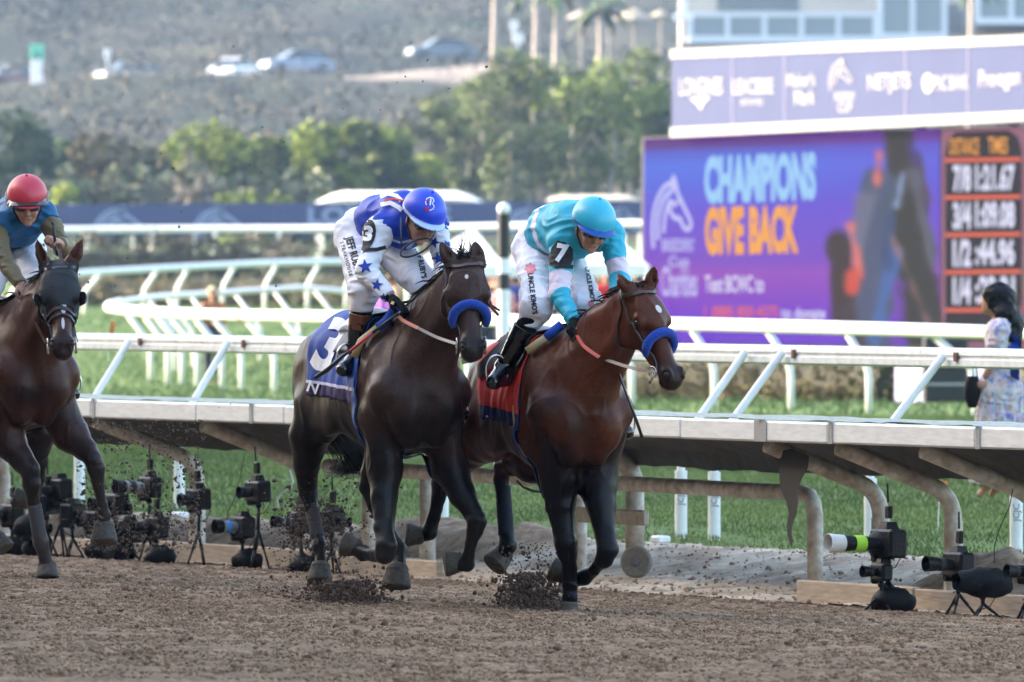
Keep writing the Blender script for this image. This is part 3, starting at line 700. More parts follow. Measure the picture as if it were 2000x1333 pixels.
curved_rail('far white rail curving behind the left rider with backward leaning posts', [(-80, 548, 272), (60, 541, 276), (200, 531, 280), (420, 519, 285), (560, 513, 288), (700, 512, 290), (900, 520, 292)], 1, .09,
            [(40, 276, -22), (118, 278, -24), (212, 280, -36), (302, 282, -30), (372, 284, -24), (465, 286, -26), (548, 288, -26), (632, 289, -26), (706, 290, -24)], 1, RAILFAR, .055)
curved_rail('straight white rail in front of the sponsor banner', [(-150, 452, 366), (300, 448, 366), (800, 446, 364), (1300, 436, 360)], 1, .12, [(60, 366, -4), (180, 366, -5), (300, 366, -5), (420, 366, -5), (540, 366, -5), (660, 365, -5), (900, 364, -5), (1100, 362, -5)], 1, RAILFAR, .06)
# striped furlong pole
def pole():
    p = W(984, 800, 133); gz = ground_z(p); t = thing('furlong_pole', 'black and white banded pole with a white ball top between the two riders', 'pole', (p.x, p.y, gz)); s = F / 133
    zs = [(800, 625, 0), (625, 566, 0), (566, 535, 1), (535, 505, 0), (505, 418, 1)]
    for a, b, k in zs:
        z0 = W(984, a, 133).z - gz; z1 = W(984, b, 133).z - gz; r = .082 if k == 0 else .078
        m = MB(); m.lathe([(r, z0), (r, z1)], (0, 0, 0), n=20); m.build('black_band' if k else 'white_band', mat('pole_black', (.02, .02, .022), .5) if k else RAILW, t, auto=True)
    m = MB(); m.ball((0, 0, W(984, 409, 133).z - gz), .088, 16); m.build('ball_top', RAILW, t, True)
pole()
# ---------------------------------------------------------------- grandstand (stands beside the camera, shades the dirt)
def grandstand():
    c = N2 * 15 + T2 * (-10); t = thing('grandstand', 'tall racecourse grandstand shading the dirt track, outside the picture', 'grandstand', (c.x, c.y, 0))
    wall = mat('stucco', (.45, .38, .30), .9, var=.1, vscale=.5); L = 430; H = 33.5
    m = MB(); m.box(N2 * 16 + Vector((0, 0, H / 2)), (L, 26, H), T2, N2)
    m.build('seating_block', wall, t)
    m = MB()
    m.box(N2 * 13.5 + Vector((0, 0, H + 1.0)), (L + 4, 33, 1.2), T2, N2); m.build('roof', mat('roof_tile', (.30, .14, .08), .8), t)
    m = MB()
    for k in range(6): m.box(N2 * (2.2 - k * 0) + Vector((0, 0, 3 + k * 5.2)), (L, 2.0, .5), T2, N2)
    m.build('balcony', wall, t)
    for k in range(12):
        m = MB(); p = T2 * (-L / 2 + 8 + k * (L - 16) / 11) + N2 * 1.0; m.box(p + Vector((0, 0, H / 2)), (.9, .9, H), T2, N2); m.build('column', wall, t)
grandstand()
# ---------------------------------------------------------------- video screen and sponsor board
BA = Vector(W(1257, 500, 215)); BA.z = 0; BB = Vector(W(1835, 500, 203)); BB.z = 0; BR = (BB - BA).normalized(); BN = Vector((BR.y, -BR.x, 0))
def bp(px, py, off=0.0):
    k = (px - 1000) / F; o = BA + BN * off; t = (k * o.y - o.x) / (BR.x - k * BR.y); q = o + BR * t; q.z = CH - (py - HZ) / F * q.y; return q
EM = 1.0 / 2 ** EXPO
def emis(name, c, s=1.0):
    if name in MATS: return MATS[name]
    m = bpy.data.materials.new(name); m.use_nodes = True; n = m.node_tree.nodes; b = n['Principled BSDF']; b.inputs['Base Color'].default_value = (.006, .006, .006, 1); b.inputs['Specular IOR Level'].default_value = 0; b.inputs['Roughness'].default_value = .6
    b.inputs['Emission Color'].default_value = (*srgb(*c), 1); b.inputs['Emission Strength'].default_value = EM * s; MATS[name] = m; return m
def bpoly(name, pts, m, parent, off):
    me = MB().poly([bp(x, y, off) for x, y in pts]); return me.build(name, m, parent)
def btext(name, s, x0, x1, y0, y1, m, parent, off, bold=.0, skew=0):
    v, f = text2d(s, 1.0, bold); xs = [q[0] for q in v]; ys = [q[1] for q in v]; a, b = min(xs), max(xs); c, d = min(ys), max(ys)
    sl = lambda px: 0
    me = bpy.data.meshes.new(name); P = []
    for x, y in v:
        px = x0 + (x - a) / (b - a) * (x1 - x0); py = y1 - (y - c) / (d - c) * (y1 - y0) + skew * (px - x0) / (x1 - x0); P.append(tuple(bp(px, py, off)))
    me.from_pydata(P, [], f); me.update(); return link(name, me, m, parent)
HORSE = [[(.55, .95), (.62, .8), (.75, .62), (.9, .42), (.93, .33), (.86, .27), (.76, .3)], [(.76, .3), (.68, .42), (.56, .44), (.46, .55), (.5, .66), (.6, .6)], [(.55, .95), (.32, .86), (.13, .6), (.07, .28), (.1, 0)],
         [(.5, .82), (.32, .7), (.2, .45), (.2, .12)], [(.47, .7), (.36, .5), (.32, .22)], [(.5, .8), (.54, 1.02), (.63, .8)], [(.62, .68), (.68, .66)]]
def bhorse(name, x0, x1, y0, y1, m, parent, off, wd=.09, fn=None):
    fn = fn or (lambda x, y: bp(x, y, off)); sh = join2d(*[stroke2d([(p[0], p[1]) for p in smooth2(st)], wd) for st in HORSE])
    me = bpy.data.meshes.new(name); me.from_pydata([tuple(fn(x0 + x * (x1 - x0), y1 - y * (y1 - y0))) for x, y in sh[0]], [], sh[1]); me.update(); return link(name, me, m, parent)
def smooth2(p):
    out = []
    for i in range(len(p) - 1):
        p0, p1, p2, p3 = [np.array(p[max(0, min(len(p) - 1, j))]) for j in (i - 1, i, i + 1, i + 2)]
        for k in range(4):
            u = k / 4; out.append(tuple(.5 * (2 * p1 + (p2 - p0) * u + (2 * p0 - 5 * p1 + 4 * p2 - p3) * u * u + (3 * p1 - p0 - 3 * p2 + p3) * u ** 3)))
    return out + [tuple(p[-1])]
def board_box(name, x0, x1, y0l, y0r, y1l, y1r, off, depth, m, parent):
    a, b, c, d = bp(x0, y1l, off), bp(x1, y1r, off), bp(x1, y0r, off), bp(x0, y0l, off); return MB().poly([a, b, c, d], -BN * depth).build(name, m, parent)
def screen():
    t = thing('video_screen', 'large purple video screen reading CHAMPIONS GIVE BACK beside the race time columns', 'screen', (BA.x, BA.y, ground_z(BA)))
    dark = mat('screen_frame', (.03, .028, .03), .6, spec=.2)
    board_box('housing', 1253, 2130, 268, 243, 680, 696, -.08, 1.2, dark, t)
    for px in (1300, 1500, 1700, 1900):
        p = bp(px, 700, -.5); m = MB(); m.box((p.x, p.y, p.z - .6), (.3, .3, 2.0), BR, BN); m.build('support_leg', dark, t)
    # picture: colour changes over the face, as the picture shown on it does
    m = bpy.data.materials.new('screen_picture'); m.use_nodes = True; n = m.node_tree.nodes; l = m.node_tree.links; b = n['Principled BSDF']
    b.inputs['Base Color'].default_value = (.006, .006, .006, 1); b.inputs['Specular IOR Level'].default_value = 0; b.inputs['Emission Strength'].default_value = EM
    at = n.new('ShaderNodeAttribute'); at.attribute_name = 'col'; l.new(at.outputs['Color'], b.inputs['Emission Color'])
    rows = [(0, (96, 52, 128)), (.045, (100, 60, 140)), (.07, (88, 96, 205)), (.14, (88, 116, 228)), (.24, (90, 104, 222)), (.36, (106, 84, 212)), (.5, (118, 78, 204)), (.6, (126, 74, 196)), (.66, (150, 76, 190)), (.78, (134, 66, 196)), (.86, (120, 60, 204)), (1, (112, 62, 206))]
    def colr(u, v):
        c = np.array([np.interp(v, [r[0] for r in rows], [r[1][k] for r in rows]) for k in range(3)])
        k = max(0, min(1, (u - .35) / .5)) * max(0, min(1, (.5 - v) * 6)); c = c * (1 - .25 * k) + np.array([120, 40, 190]) * .25 * k
        px, py = 1257 + u * 579, 271 + v * 400      # the picture shown: a dark horse and its rider, out of focus
        for (x0, y0, x1, y1, r, cc, op) in PIC:
            t = max(0, min(1, ((px - x0) * (x1 - x0) + (py - y0) * (y1 - y0)) / ((x1 - x0) ** 2 + (y1 - y0) ** 2))); dd = math.hypot(px - x0 - t * (x1 - x0), py - y0 - t * (y1 - y0)) - r
            if abs(dd) < 14: dd += 7 * float(noise3(np.array([[px / 26, py / 26, r]]))[0])
            k = max(0, min(1, .5 - dd / 12)) * op; c = c * (1 - k) + np.array(cc) * k
        return srgb(*c)
    PIC = [(1752, 262, 1768, 420, 26, (60, 56, 56), 1), (1768, 420, 1812, 672, 40, (58, 56, 54), 1), (1790, 330, 1812, 400, 12, (84, 70, 70), .9), (1716, 380, 1702, 660, 38, (78, 88, 112), .95), (1690, 400, 1672, 470, 18, (120, 120, 140), .7), (1638, 480, 1648, 620, 24, (64, 50, 52), 1), (1655, 610, 1672, 672, 16, (70, 56, 66), .9),
           (1662, 452, 1682, 540, 8, (226, 120, 108), .95), (1666, 540, 1664, 562, 12, (226, 84, 66), .9), (1718, 316, 1712, 362, 9, (222, 116, 112), .95), (1764, 352, 1750, 410, 5, (150, 180, 226), .9), (1748, 500, 1706, 660, 12, (74, 108, 176), .85), (1742, 420, 1730, 520, 10, (60, 78, 120), .8), (1784, 350, 1822, 520, 9, (98, 100, 116), .85), (1772, 300, 1790, 330, 8, (70, 60, 120), .8), (1762, 560, 1750, 668, 10, (110, 62, 170), .8), (1742, 470, 1820, 645, 2, (160, 116, 112), .8)]
    V = []; C = []; Fc = []; nu, nv = 110, 80
    for i in range(nu + 1):
        for j in range(nv + 1):
            u, v = i / nu, j / nv; px = 1257 + u * 579; yt = 271 - 20 * u; yb = 669 + 8 * u; V.append(tuple(bp(px, yt + (yb - yt) * v))); C.append(colr(u, v))
    for i in range(nu):
        for j in range(nv): a = i * (nv + 1) + j; Fc.append((a, a + nv + 1, a + nv + 2, a + 1))
    disp = mesh_np('display', V, Fc, m, t, False, np.array(C))
    wh = emis('led_white', (226, 226, 250)); blu = emis('led_sky', (158, 206, 246)); ora = emis('led_orange', (246, 168, 70)); org = emis('led_red', (240, 110, 80))
    btext('lettering', 'CHAMPIONS', 1376, 1594, 304, 400, blu, disp, .03, .055, -8); btext('lettering', 'GIVE BACK', 1377, 1560, 404, 500, ora, disp, .03, .055, -4)
    btext('lettering', 'Text BCWC to', 1377, 1492, 538, 572, wh, disp, .03, .02); btext('lettering', '1 (888) 800-4275', 1376, 1520, 598, 626, org, disp, .03, .015); btext('lettering', 'to donate', 1526, 1612, 600, 624, wh, disp, .03, .015)
    bhorse('horse_emblem', 1268, 1356, 348, 486, emis('led_lilac', (196, 196, 246)), disp, .03, .075)
    btext('lettering', "BREEDERS'", 1293, 1356, 466, 492, emis('led_lilac', (196, 196, 246)), disp, .035, .02); btext('lettering', 'Cup', 1306, 1346, 500, 528, emis('led_lilac', (196, 196, 246)), disp, .035, .02); btext('lettering', 'Charities', 1292, 1362, 520, 580, emis('led_lilac', (196, 196, 246)), disp, .035, .02)
    # race times column
    yo = lambda px: (px - 1835) * -.03
    bpoly('times_panel', [(1838, 254), (2130, 244), (2130, 684), (1838, 676)], emis('led_peach', (150, 100, 120)), disp, .012)
    bpoly('times_panel', [(1846, 668), (1846, 300), (1852, 272), (1866, 259), (1970, 255), (1988, 268), (1996, 296), (1996, 668)], emis('led_dark', (42, 34, 42)), disp, .02)
    bpoly('shown_leaves', [(2010, 250), (2130, 244), (2130, 680), (2010, 676), (2000, 560), (2006, 400)], emis('led_green', (120, 140, 70)), disp, .02)
    btext('lettering', 'DISTANCE', 1855, 1912, 270, 303, ora, disp, .03, .02); btext('lettering', 'TIMES', 1930, 1968, 268, 301, ora, disp, .03, .02)
    for k, (a, b_) in enumerate((('7/8', '1:21.67'), ('3/4', '1:09.08'), ('1/2', ':44.96'), ('1/4', ':22.21'))):
        y = 322 + k * 73; btext('lettering', a, 1861, 1897, y, y + 54, wh, disp, .03, .045); btext('lettering', b_, 1905, 1982, y - 2, y + 52, wh, disp, .03, .045)
        bpoly('times_line', [(1846, y - 12), (1994, y - 14), (1994, y - 7), (1846, y - 5)], org, disp, .025)
    bpoly('times_line', [(1846, 603), (1994, 602), (1994, 609), (1846, 610)], org, disp, .025)
    for o in (disp,): pass
    keep(t)
screen()
def sponsor_board():
    c = bp(1312, 500, .3); t = thing('sponsor_board', 'pale lavender sponsor board with white logos above the video screen', 'board', (c.x, c.y, 1.0)); x0, x1 = 1312, 2130
    yt = lambda x: 98 - (x - 1312) * .0415; yb = lambda x: 268 - (x - 1312) * .047
    face = board_box('board_face', x0, x1, yt(x0), yt(x1), yb(x0), yb(x1), .3, .5, mat('lavender', (.040, .052, .125), .75, var=.05, vscale=.4, spec=.2, bump=.12, bscale=.6, bdist=.3), t)
    wm = mat('logo_white', (.21, .22, .27), .4); tape = mat('tape_white', (.26, .26, .27), .8)
    for yy, s in ((yt, 1), (yb, -1)):
        a = [bp(x0 - 2, yy(x0) - (1 if s > 0 else 18), .31), bp(x1, yy(x1) - (1 if s > 0 else 18), .31), bp(x1, yy(x1) + (17 if s > 0 else -1), .31), bp(x0 - 2, yy(x0) + (17 if s > 0 else -1), .31)]
        if s > 0: a = [bp(x0 - 2, yy(x0) - 1, .31), bp(x1, yy(x1) - 1, .31), bp(x1, yy(x1) + 17, .31), bp(x0 - 2, yy(x0) + 17, .31)]
        else: a = [bp(x0 - 2, yy(x0) - 18, .31), bp(x1, yy(x1) - 18, .31), bp(x1, yy(x1) + 1, .31), bp(x0 - 2, yy(x0) + 1, .31)]
        st = MB().poly(a, BN * .02).build('border_strip', tape, t); g = random.Random(3 + s)
        cols = [mat('patch_coral', (.75, .32, .27), .5), mat('patch_sky', (.45, .62, .78), .5), mat('patch_orange', (.8, .45, .18), .5), mat('patch_violet', (.42, .36, .62), .5), mat('patch_teal', (.35, .6, .6), .5)]
        mm = MB(); x = x0 + 14; y_ = (lambda q: yy(q) + (3 if s > 0 else -15))
        while x < 2120:
            w_ = g.uniform(7, 20); mm.cur = g.randrange(5); h_ = g.uniform(6, 12); o_ = g.uniform(0, 12.5 - h_)
            mm.poly([bp(x, y_(x) + o_, .34), bp(x + w_, y_(x + w_) + o_, .34), bp(x + w_, y_(x + w_) + o_ + h_, .34), bp(x, y_(x) + o_ + h_, .34)]); x += w_ + g.uniform(2, 10)
        mm.build('border_pattern', cols, st)
    L = lambda s, a, b, c, d, bold=.02, sk=0: btext('lettering', s, a, b, c, d, wm, face, .32, bold * .3, sk)
    L('LONGINES', 1327, 1411, 153, 187, .03, -2); L('LEXCESSE', 1431, 1510, 155, 185, .02, -2); L('ESTATES', 1447, 1490, 194, 206, .02)
    bpoly('logo', [(1347, 192), (1388, 189), (1374, 204), (1369, 217), (1362, 205)], wm, face, .32)
    L("Maker's", 1537, 1592, 143, 170, .03, -2); L('Mark', 1552, 1591, 176, 206, .03, -2)
    bhorse('logo', 1616, 1666, 116, 178, wm, face, .32, .04); L("BREEDERS'", 1630, 1670, 180, 196, .03); L('CUP', 1636, 1664, 199, 220, .03)
    L('NETJETS', 1695, 1778, 146, 186, .03, -4); bpoly('logo', [(1802 + 10 + 11 * math.cos(a), 163 + 20 * math.sin(a)) for a in np.linspace(0, 6.28, 14)[:-1]], wm, face, .32)
    L('PNC BANK', 1824, 1890, 148, 178, .02, -3); L('Prevagen', 1912, 1992, 138, 182, .02, -6)
    for px in (1430, 1532, 1768, 1890, 2010):
        MB().poly([bp(px - .8, yt(px) + 17, .315), bp(px + .8, yt(px) + 17, .315), bp(px + .8, yb(px) - 18, .315), bp(px - .8, yb(px) - 18, .315)]).build('panel_seam', mat('seam', (.14, .13, .26), .6), face)
    for px in (1400, 1600, 1800, 1980):
        p = bp(px, 300, -.4); m = MB(); m.box((p.x, p.y, 2.4), (.16, .16, 6.4), BR, BN); m.build('support_post', mat('steel_dark', (.08, .08, .09), .5, .5), t)
    keep(t)
sponsor_board()
def poster(x0, x1, y0, y1, Y, lab):
    a = W(x0, y1, Y); b = W(x1, y1, Y - .6); c = W(x1, y0, Y - .6); d = W(x0, y0, Y); t = thing('sponsor_poster', lab, 'poster', (a.x, a.y, ground_z(a)), 'lavender posters under the screen')
    f = MB().poly([a, b, c, d], (0, .05, 0)).build('panel', mat('poster_lavender', (.50, .46, .66), .5), t)
    g = MB(); q = a.lerp(d, .0); 
    for k in (.1, .9): p = a.lerp(b, k); g.tube([p + Vector((0, .06, -.4)), p + Vector((0, .06, .5))], .02, 8)
    g.build('stand', mat('screen_frame', (.03, .028, .03), .6), t); wm = mat('poster_ink', (.75, .73, .85), .5)
    bhorse('logo', x0 + (x1 - x0) * .3, x0 + (x1 - x0) * .75, y0 + 12, y1 - 20, wm, f, 0, .09, lambda x, y: W(x, y, Y - .06 - .6 * (x - x0) / (x1 - x0)))
    keep(t)
poster(1748, 1838, 684, 786, 146, 'pale lavender poster with a horse head below the video screen'); poster(1878, 1990, 684, 786, 145, 'pale lavender poster behind the woman in the floral dress')
def switch_box():
    p = W(1846, 690, 143); m = MB(); t = thing('equipment_case', 'black equipment case between the two lavender posters', 'case', (p.x, p.y, ground_z(p)))
    m.box((0, 0, .45), (.62, .5, .9), bev=.03); m.build('shell', mat('case_black', (.02, .02, .022), .5, bump=.2), t); m = MB()
    for z in (.25, .65): m.box((0, -.256, z), (.6, .02, .03))
    m.build('edge_strip', mat('galvanised', (.42, .43, .44), .45, .6), t)
switch_box()
# sponsor banner along the far rail
def banner():
    Y = 372; a = W(-150, 460, Y); t = thing('banner', 'long violet blue banner with white horse heads and LONGINES lettering behind the far rail', 'banner', (a.x, a.y, 1.4)); f = MB()
    f.poly([W(-150, 462, Y), W(1270, 456, Y), W(1270, 393, Y), W(-150, 401, Y)], (0, .12, 0)); f = f.build('fabric', mat('banner_blue', (.030, .042, .13), .6, var=.1, vscale=.5, bump=.2, bscale=2), t)
    wm = mat('banner_ink', (.20, .25, .42), .6)
    def word(s, x0, x1, y0, y1):
        v, ff = text2d(s, 1, .03); xs = [q[0] for q in v]; ys = [q[1] for q in v]; me = bpy.data.meshes.new('lettering')
        me.from_pydata([tuple(W(x0 + (x - min(xs)) / (max(xs) - min(xs)) * (x1 - x0), y1 - (y - min(ys)) / (max(ys) - min(ys)) * (y1 - y0), Y - .03)) for x, y in v], [], ff); me.update(); link('lettering', me, wm, f)
    for cx in (235, 430, 1035, 1215): bhorse('horse_emblem', cx - 55, cx + 48, 404, 466, wm, f, 0, .07, lambda x, y: W(x, y, Y - .03))
    word('LONGINES', 602, 880, 404, 438)
    for k in range(12): 
        p = W(-100 + k * 120, 430, Y + .2); m = MB(); g = ground_z(p); m.tube([(p.x, p.y, g - .2), (p.x, p.y, p.z + .6)], .04, 8); m.build('stake', RAILFAR, t)
    keep(t)
banner()
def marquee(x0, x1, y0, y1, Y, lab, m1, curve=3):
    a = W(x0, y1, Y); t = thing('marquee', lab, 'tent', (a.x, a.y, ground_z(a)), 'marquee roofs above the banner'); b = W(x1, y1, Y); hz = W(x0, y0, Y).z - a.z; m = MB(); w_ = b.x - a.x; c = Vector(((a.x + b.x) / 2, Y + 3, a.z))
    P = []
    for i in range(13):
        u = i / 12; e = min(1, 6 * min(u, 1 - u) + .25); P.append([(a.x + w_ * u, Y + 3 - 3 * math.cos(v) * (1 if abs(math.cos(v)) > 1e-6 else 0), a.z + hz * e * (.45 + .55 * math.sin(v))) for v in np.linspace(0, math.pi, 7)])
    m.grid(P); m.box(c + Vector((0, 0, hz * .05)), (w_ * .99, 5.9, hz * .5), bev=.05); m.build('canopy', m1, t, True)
    for k in range(6):
        for q in (.2, 5.8):
            x = a.x + w_ * (k + .15) / 5.3; g = ground_z((x, Y + q)); MB().tube([(x, Y + q, g), (x, Y + q, a.z)], .05, 8).build('pole', RAILFAR, t)
    keep(t)
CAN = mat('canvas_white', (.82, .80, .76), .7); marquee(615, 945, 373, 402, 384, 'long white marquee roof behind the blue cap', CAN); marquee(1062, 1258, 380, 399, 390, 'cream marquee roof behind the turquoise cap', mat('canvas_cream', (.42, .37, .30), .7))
def pagoda(px0, px1, peak, yp, ye, Y, lab):
    a, b = W(px0, ye, Y), W(px1, ye, Y); w_ = b.x - a.x; cx = (a.x + b.x) / 2; g = ground_z((cx, Y)); t = thing('pagoda_tent', lab, 'tent', (cx, Y, g), 'white tents behind the crowd'); H = W(px0, yp, Y).z - a.z; pk = W(peak, yp, Y)
    m = MB(); P = []; D = w_
    for i in range(9):
        u = i / 8; k = (1 - u); z = a.z + H * (u ** .95) ; q = [(cx + (pk.x - cx) * u + s * w_ / 2 * k, Y + D / 2 + r * D / 2 * k, z) for s, r in ((-1, -1), (-.33, -1), (.33, -1), (1, -1), (1, 0), (1, 1), (0, 1), (-1, 1), (-1, 0), (-1, -1))]; P.append(q)
    m.grid(P); m.build('roof', CAN, t)
    m = MB()
    for s, r in ((-1, -1), (1, -1), (1, 1), (-1, 1)): MB().tube([(cx + s * w_ / 2, Y + D / 2 + r * D / 2, g), (cx + s * w_ / 2, Y + D / 2 + r * D / 2, a.z)], .04, 8).build('tent_leg', RAILFAR, t)
    m = MB(); m.box((cx, Y + .02, a.z - .1), (w_, .02, .22)); m.build('valance', CAN, t); keep(t)
pagoda(795, 985, 925, 446, 520, 196, 'white peaked tent left of the striped pole'); pagoda(978, 1130, 1055, 448, 520, 192, 'white peaked tent right of the striped pole, partly behind the turquoise rider'); pagoda(1115, 1265, 1190, 450, 518, 196, 'white peaked tent between the turquoise rider and the video screen')
# umbrellas, cars, building on the hill
def palapa(px, y, Y, wd, lab, bs):
    p = W(px, y, Y); g = ground_z(p); r = wd / F * Y / 2; t = thing('parasol', lab, 'parasol', (p.x, p.y, g), 'pale parasols on the terrace'); H = p.z - g
    m = MB(); m.lathe([(r, H - r * .55), (r * .96, H - r * .5), (r * .5, H - r * .2), (.06, H), (.0, H + .1)], (0, 0, 0), n=10); m.build('canopy', mat('parasol_cream', (.34, .29, .22), .8), t); m = MB(); m.tube([(0, 0, -.5), (0, 0, H)], .07, 8); m.build('pole', PALEBARK, t)
for px, y, Y, wd, lab in ((1135, 20, 575, 62, 'cream parasol, leftmost on the terrace at the top'), (1190, 24, 590, 52, 'cream parasol between two larger ones at the top'), (1238, 16, 580, 84, 'widest cream parasol at the top, right of the others'), (1290, 20, 600, 44, 'small far parasol beside the balcony building')): palapa(px, y, Y, wd, lab, 1)
def car(px, py, Y, length, rot, colr, lab):
    p = W(px, py, Y); g = ground_z(p); t = thing('parked_car', lab, 'car', (p.x, p.y, W(px, py, Y).z), 'cars parked along the hill road'); t.rotation_euler = (0, 0, R(rot)); L = length; wd = 1.82
    body = mat('car_' + '_'.join(str(int(c * 100)) for c in colr), colr, .25, coat=1.0); gl = mat('car_glass', (.02, .025, .03), .08, spec=.8)
    prof = [(-.5, .35), (-.49, .72), (-.44, .86), (-.30, .92), (.20, .94), (.42, .84), (.49, .68), (.5, .38), (.47, .24), (-.47, .24)]
    def slab(pr, w0, w1, mt, nm):
        m = MB(); n = len(pr); P = [(x * L, -w1 / 2 if 0 else -w0 / 2 * (1 if z < .9 else w1), z) for x, z in pr] + [(x * L, w0 / 2 * (1 if z < .9 else w1), z) for x, z in pr]
        m.add(P, [tuple(range(n)), tuple(range(2 * n - 1, n - 1, -1))] + [(i, n + i, n + (i + 1) % n, (i + 1) % n) for i in range(n)]); return m.build(nm, mt, t)
    slab(prof, wd, .97, body, 'body'); slab([(-.42, .86), (-.32, 1.30), (-.22, 1.42), (.08, 1.42), (.28, .92), (.2, .84)], wd * .94, .84, gl, 'glasshouse'); slab([(-.31, 1.34), (-.22, 1.45), (.08, 1.45), (.13, 1.36), (.05, 1.40), (-.2, 1.40)], wd * .94, .82, body, 'roof')
    for x in (-.31, .31):
        for s in (-1, 1):
            w_ = thing_part('wheel', t); MB().lathe([(.2, -.1), (.32, -.1), (.33, 0), (.32, .1), (.2, .1)], (x * L, s * wd * .46, .33), (0, 1, 0), 20).build('tyre', mat('tyre', (.02, .02, .02), .8), w_); MB().lathe([(.01, -.07), (.2, -.105), (.2, .105), (.01, .07)], (x * L, s * wd * .46, .33), (0, 1, 0), 14).build('rim', mat('rim', (.5, .5, .52), .3, .9), w_)
    for s in (-1, 1): MB().box((.485 * L, s * .62, .68), (.08, .34, .14), bev=.02).build('headlight', mat('lamp_glass', (.75, .78, .8), .1), t); MB().box((-.49 * L, s * .66, .74), (.06, .3, .14), bev=.02).build('tail_light', mat('tail_red', (.4, .02, .02), .2), t)
car(252, 165, 655, 4.6, -148, (.04, .05, .06), 'dark car with bright windscreen, leftmost on the hill road'); car(456, 158, 650, 4.3, -112, (.75, .76, .78), 'white car in the middle of the hill road'); car(580, 143, 668, 4.7, -158, (.16, .22, .32), 'blue-grey car right of the white one on the hill road'); car(862, 118, 690, 4.6, -165, (.10, .13, .17), 'distant slate car at the right end of the hill road'); car(22, 172, 655, 4.6, -150, (.12, .05, .06), 'dark red car cut by the left edge of the hill road')
def hill_sign(px, y0, y1, Y, wd, label, cols):
    a, b = W(px, y1, Y), W(px, y0, Y); t = thing('road_sign', label, 'sign', (a.x, a.y, a.z - .3)); H = b.z - a.z; w_ = wd / F * Y
    for (k0, k1, q, c) in cols:
        MB().box((0, 0, .3 + H * (k0 + k1) / 2), (w_ * q, .12, H * (k1 - k0)), bev=.02).build('panel' if q > .5 else 'post', c, t)
gm = mat('sign_green', (.10, .52, .36), .5); wmx = mat('sign_white', (.8, .8, .8), .5)
hill_sign(72, 88, 172, 640, 26, 'green and white road sign at the upper left', [(0, .08, 1, wmx), (.08, .66, .9, wmx), (.66, 1, 1, gm)]); hill_sign(210, 96, 130, 645, 12, 'short white post sign above the leftmost dark car', [(0, .4, .4, wmx), (.4, 1, 1, wmx)])
hill_sign(1004, 40, 74, 560, 16, 'small round white sign between the palms', [(0, .4, .4, wmx), (.4, 1, 1, wmx)]); hill_sign(1012, 66, 96, 555, 22, 'round white lamp globe below the small white sign', [(0, .4, .3, wmx), (.4, 1, 1, wmx)]); hill_sign(1335, 0, 40, 560, 16, 'bright white cross-shaped sign at the balcony corner', [(0, .3, 2.4, wmx), (.3, 1, 1, wmx)])
def building():
    Y = 600; a = W(1308, 90, Y); t = thing('terrace_building', 'pale blue-white building with balcony frames at the top right above the sponsor board', 'building', (a.x, a.y, ground_z(a)))
    wht = mat('pale_paint', (.55, .62, .68), .6); dk = mat('window_dark', (.10, .12, .14), .2, spec=.7); wall = mat('beige_wall', (.40, .37, .33), .8)
    bx = lambda x0, x1, y0, y1, Y0, dep: (Vector(((W(x0, 0, Y0).x + W(x1, 0, Y0).x) / 2, Y0 + dep / 2, (W(0, y0, Y0).z + W(0, y1, Y0).z) / 2)), (W(x1, 0, Y0).x - W(x0, 0, Y0).x, dep, W(0, y0, Y0).z - W(0, y1, Y0).z))
    m = MB(); m.box(*bx(1330, 2120, -90, 150, Y + 3, 8)); m.build('wall', wall, t)
    for x0, x1, y0, y1 in ((1400, 1560, -60, 22), (1720, 1880, 8, 62), (1900, 2100, 4, 40), (1590, 1700, -60, -8)): m = MB(); m.box(*bx(x0, x1, y0, y1, Y + 2.9, .1)); m.build('window', dk, t)
    def frame(x0, x1, y0, y1, n, dy):
        MB().box(*bx(x0, x1, y0, y0 + 8, Y, .3)).build('handrail', wht, t); MB().box(*bx(x0, x1, y1 - 13, y1, Y - .01, 3.0)).build('balcony_floor', wht, t)
        for k in range(n + 1):
            x = x0 + (x1 - x0 - 10) * k / n; m = MB(); m.box(*bx(x, x + 10, y0 + 8, y1 - 13, Y + .02, .26)); m.build('balcony_post', wht, t)
        m = MB(); m.box(*bx(x0 + 10, x1 - 10, y0 + 10, y1 - 14, Y + .1, .04)); m.build('balcony_glass', mat('balcony_glass', (.20, .25, .28), .15), t)
    frame(1344, 1715, 24, 84, 5, 0); frame(1715, 1850, -14, 78, 2, 0); frame(1905, 2110, -20, 48, 3, 0); m = MB(); m.box(*bx(1330, 2120, 84, 100, Y - .2, 3.4)); m.build('retaining_wall', mat('shadow_wall', (.13, .12, .11), .8), t)
    keep(t)
building()
# haze
def haze():
    me = MB().box((0, 1145, 54), (700, 2450, 112)); o = me.build('haze', None); m = bpy.data.materials.new('haze_air'); m.use_nodes = True; n = m.node_tree.nodes; n.remove(n['Principled BSDF'])
    v = n.new('ShaderNodeVolumePrincipled'); v.inputs['Color'].default_value = (.42, .64, 1, 1); v.inputs['Density'].default_value = HAZE_D; v.inputs['Anisotropy'].default_value = .2
    m.node_tree.links.new(v.outputs[0], n['Material Output'].inputs['Volume']); o.data.materials.append(m); tag(o, 'pale blue haze over the far slope', 'haze', None, 'stuff')
HAZE_D = .00013
haze()
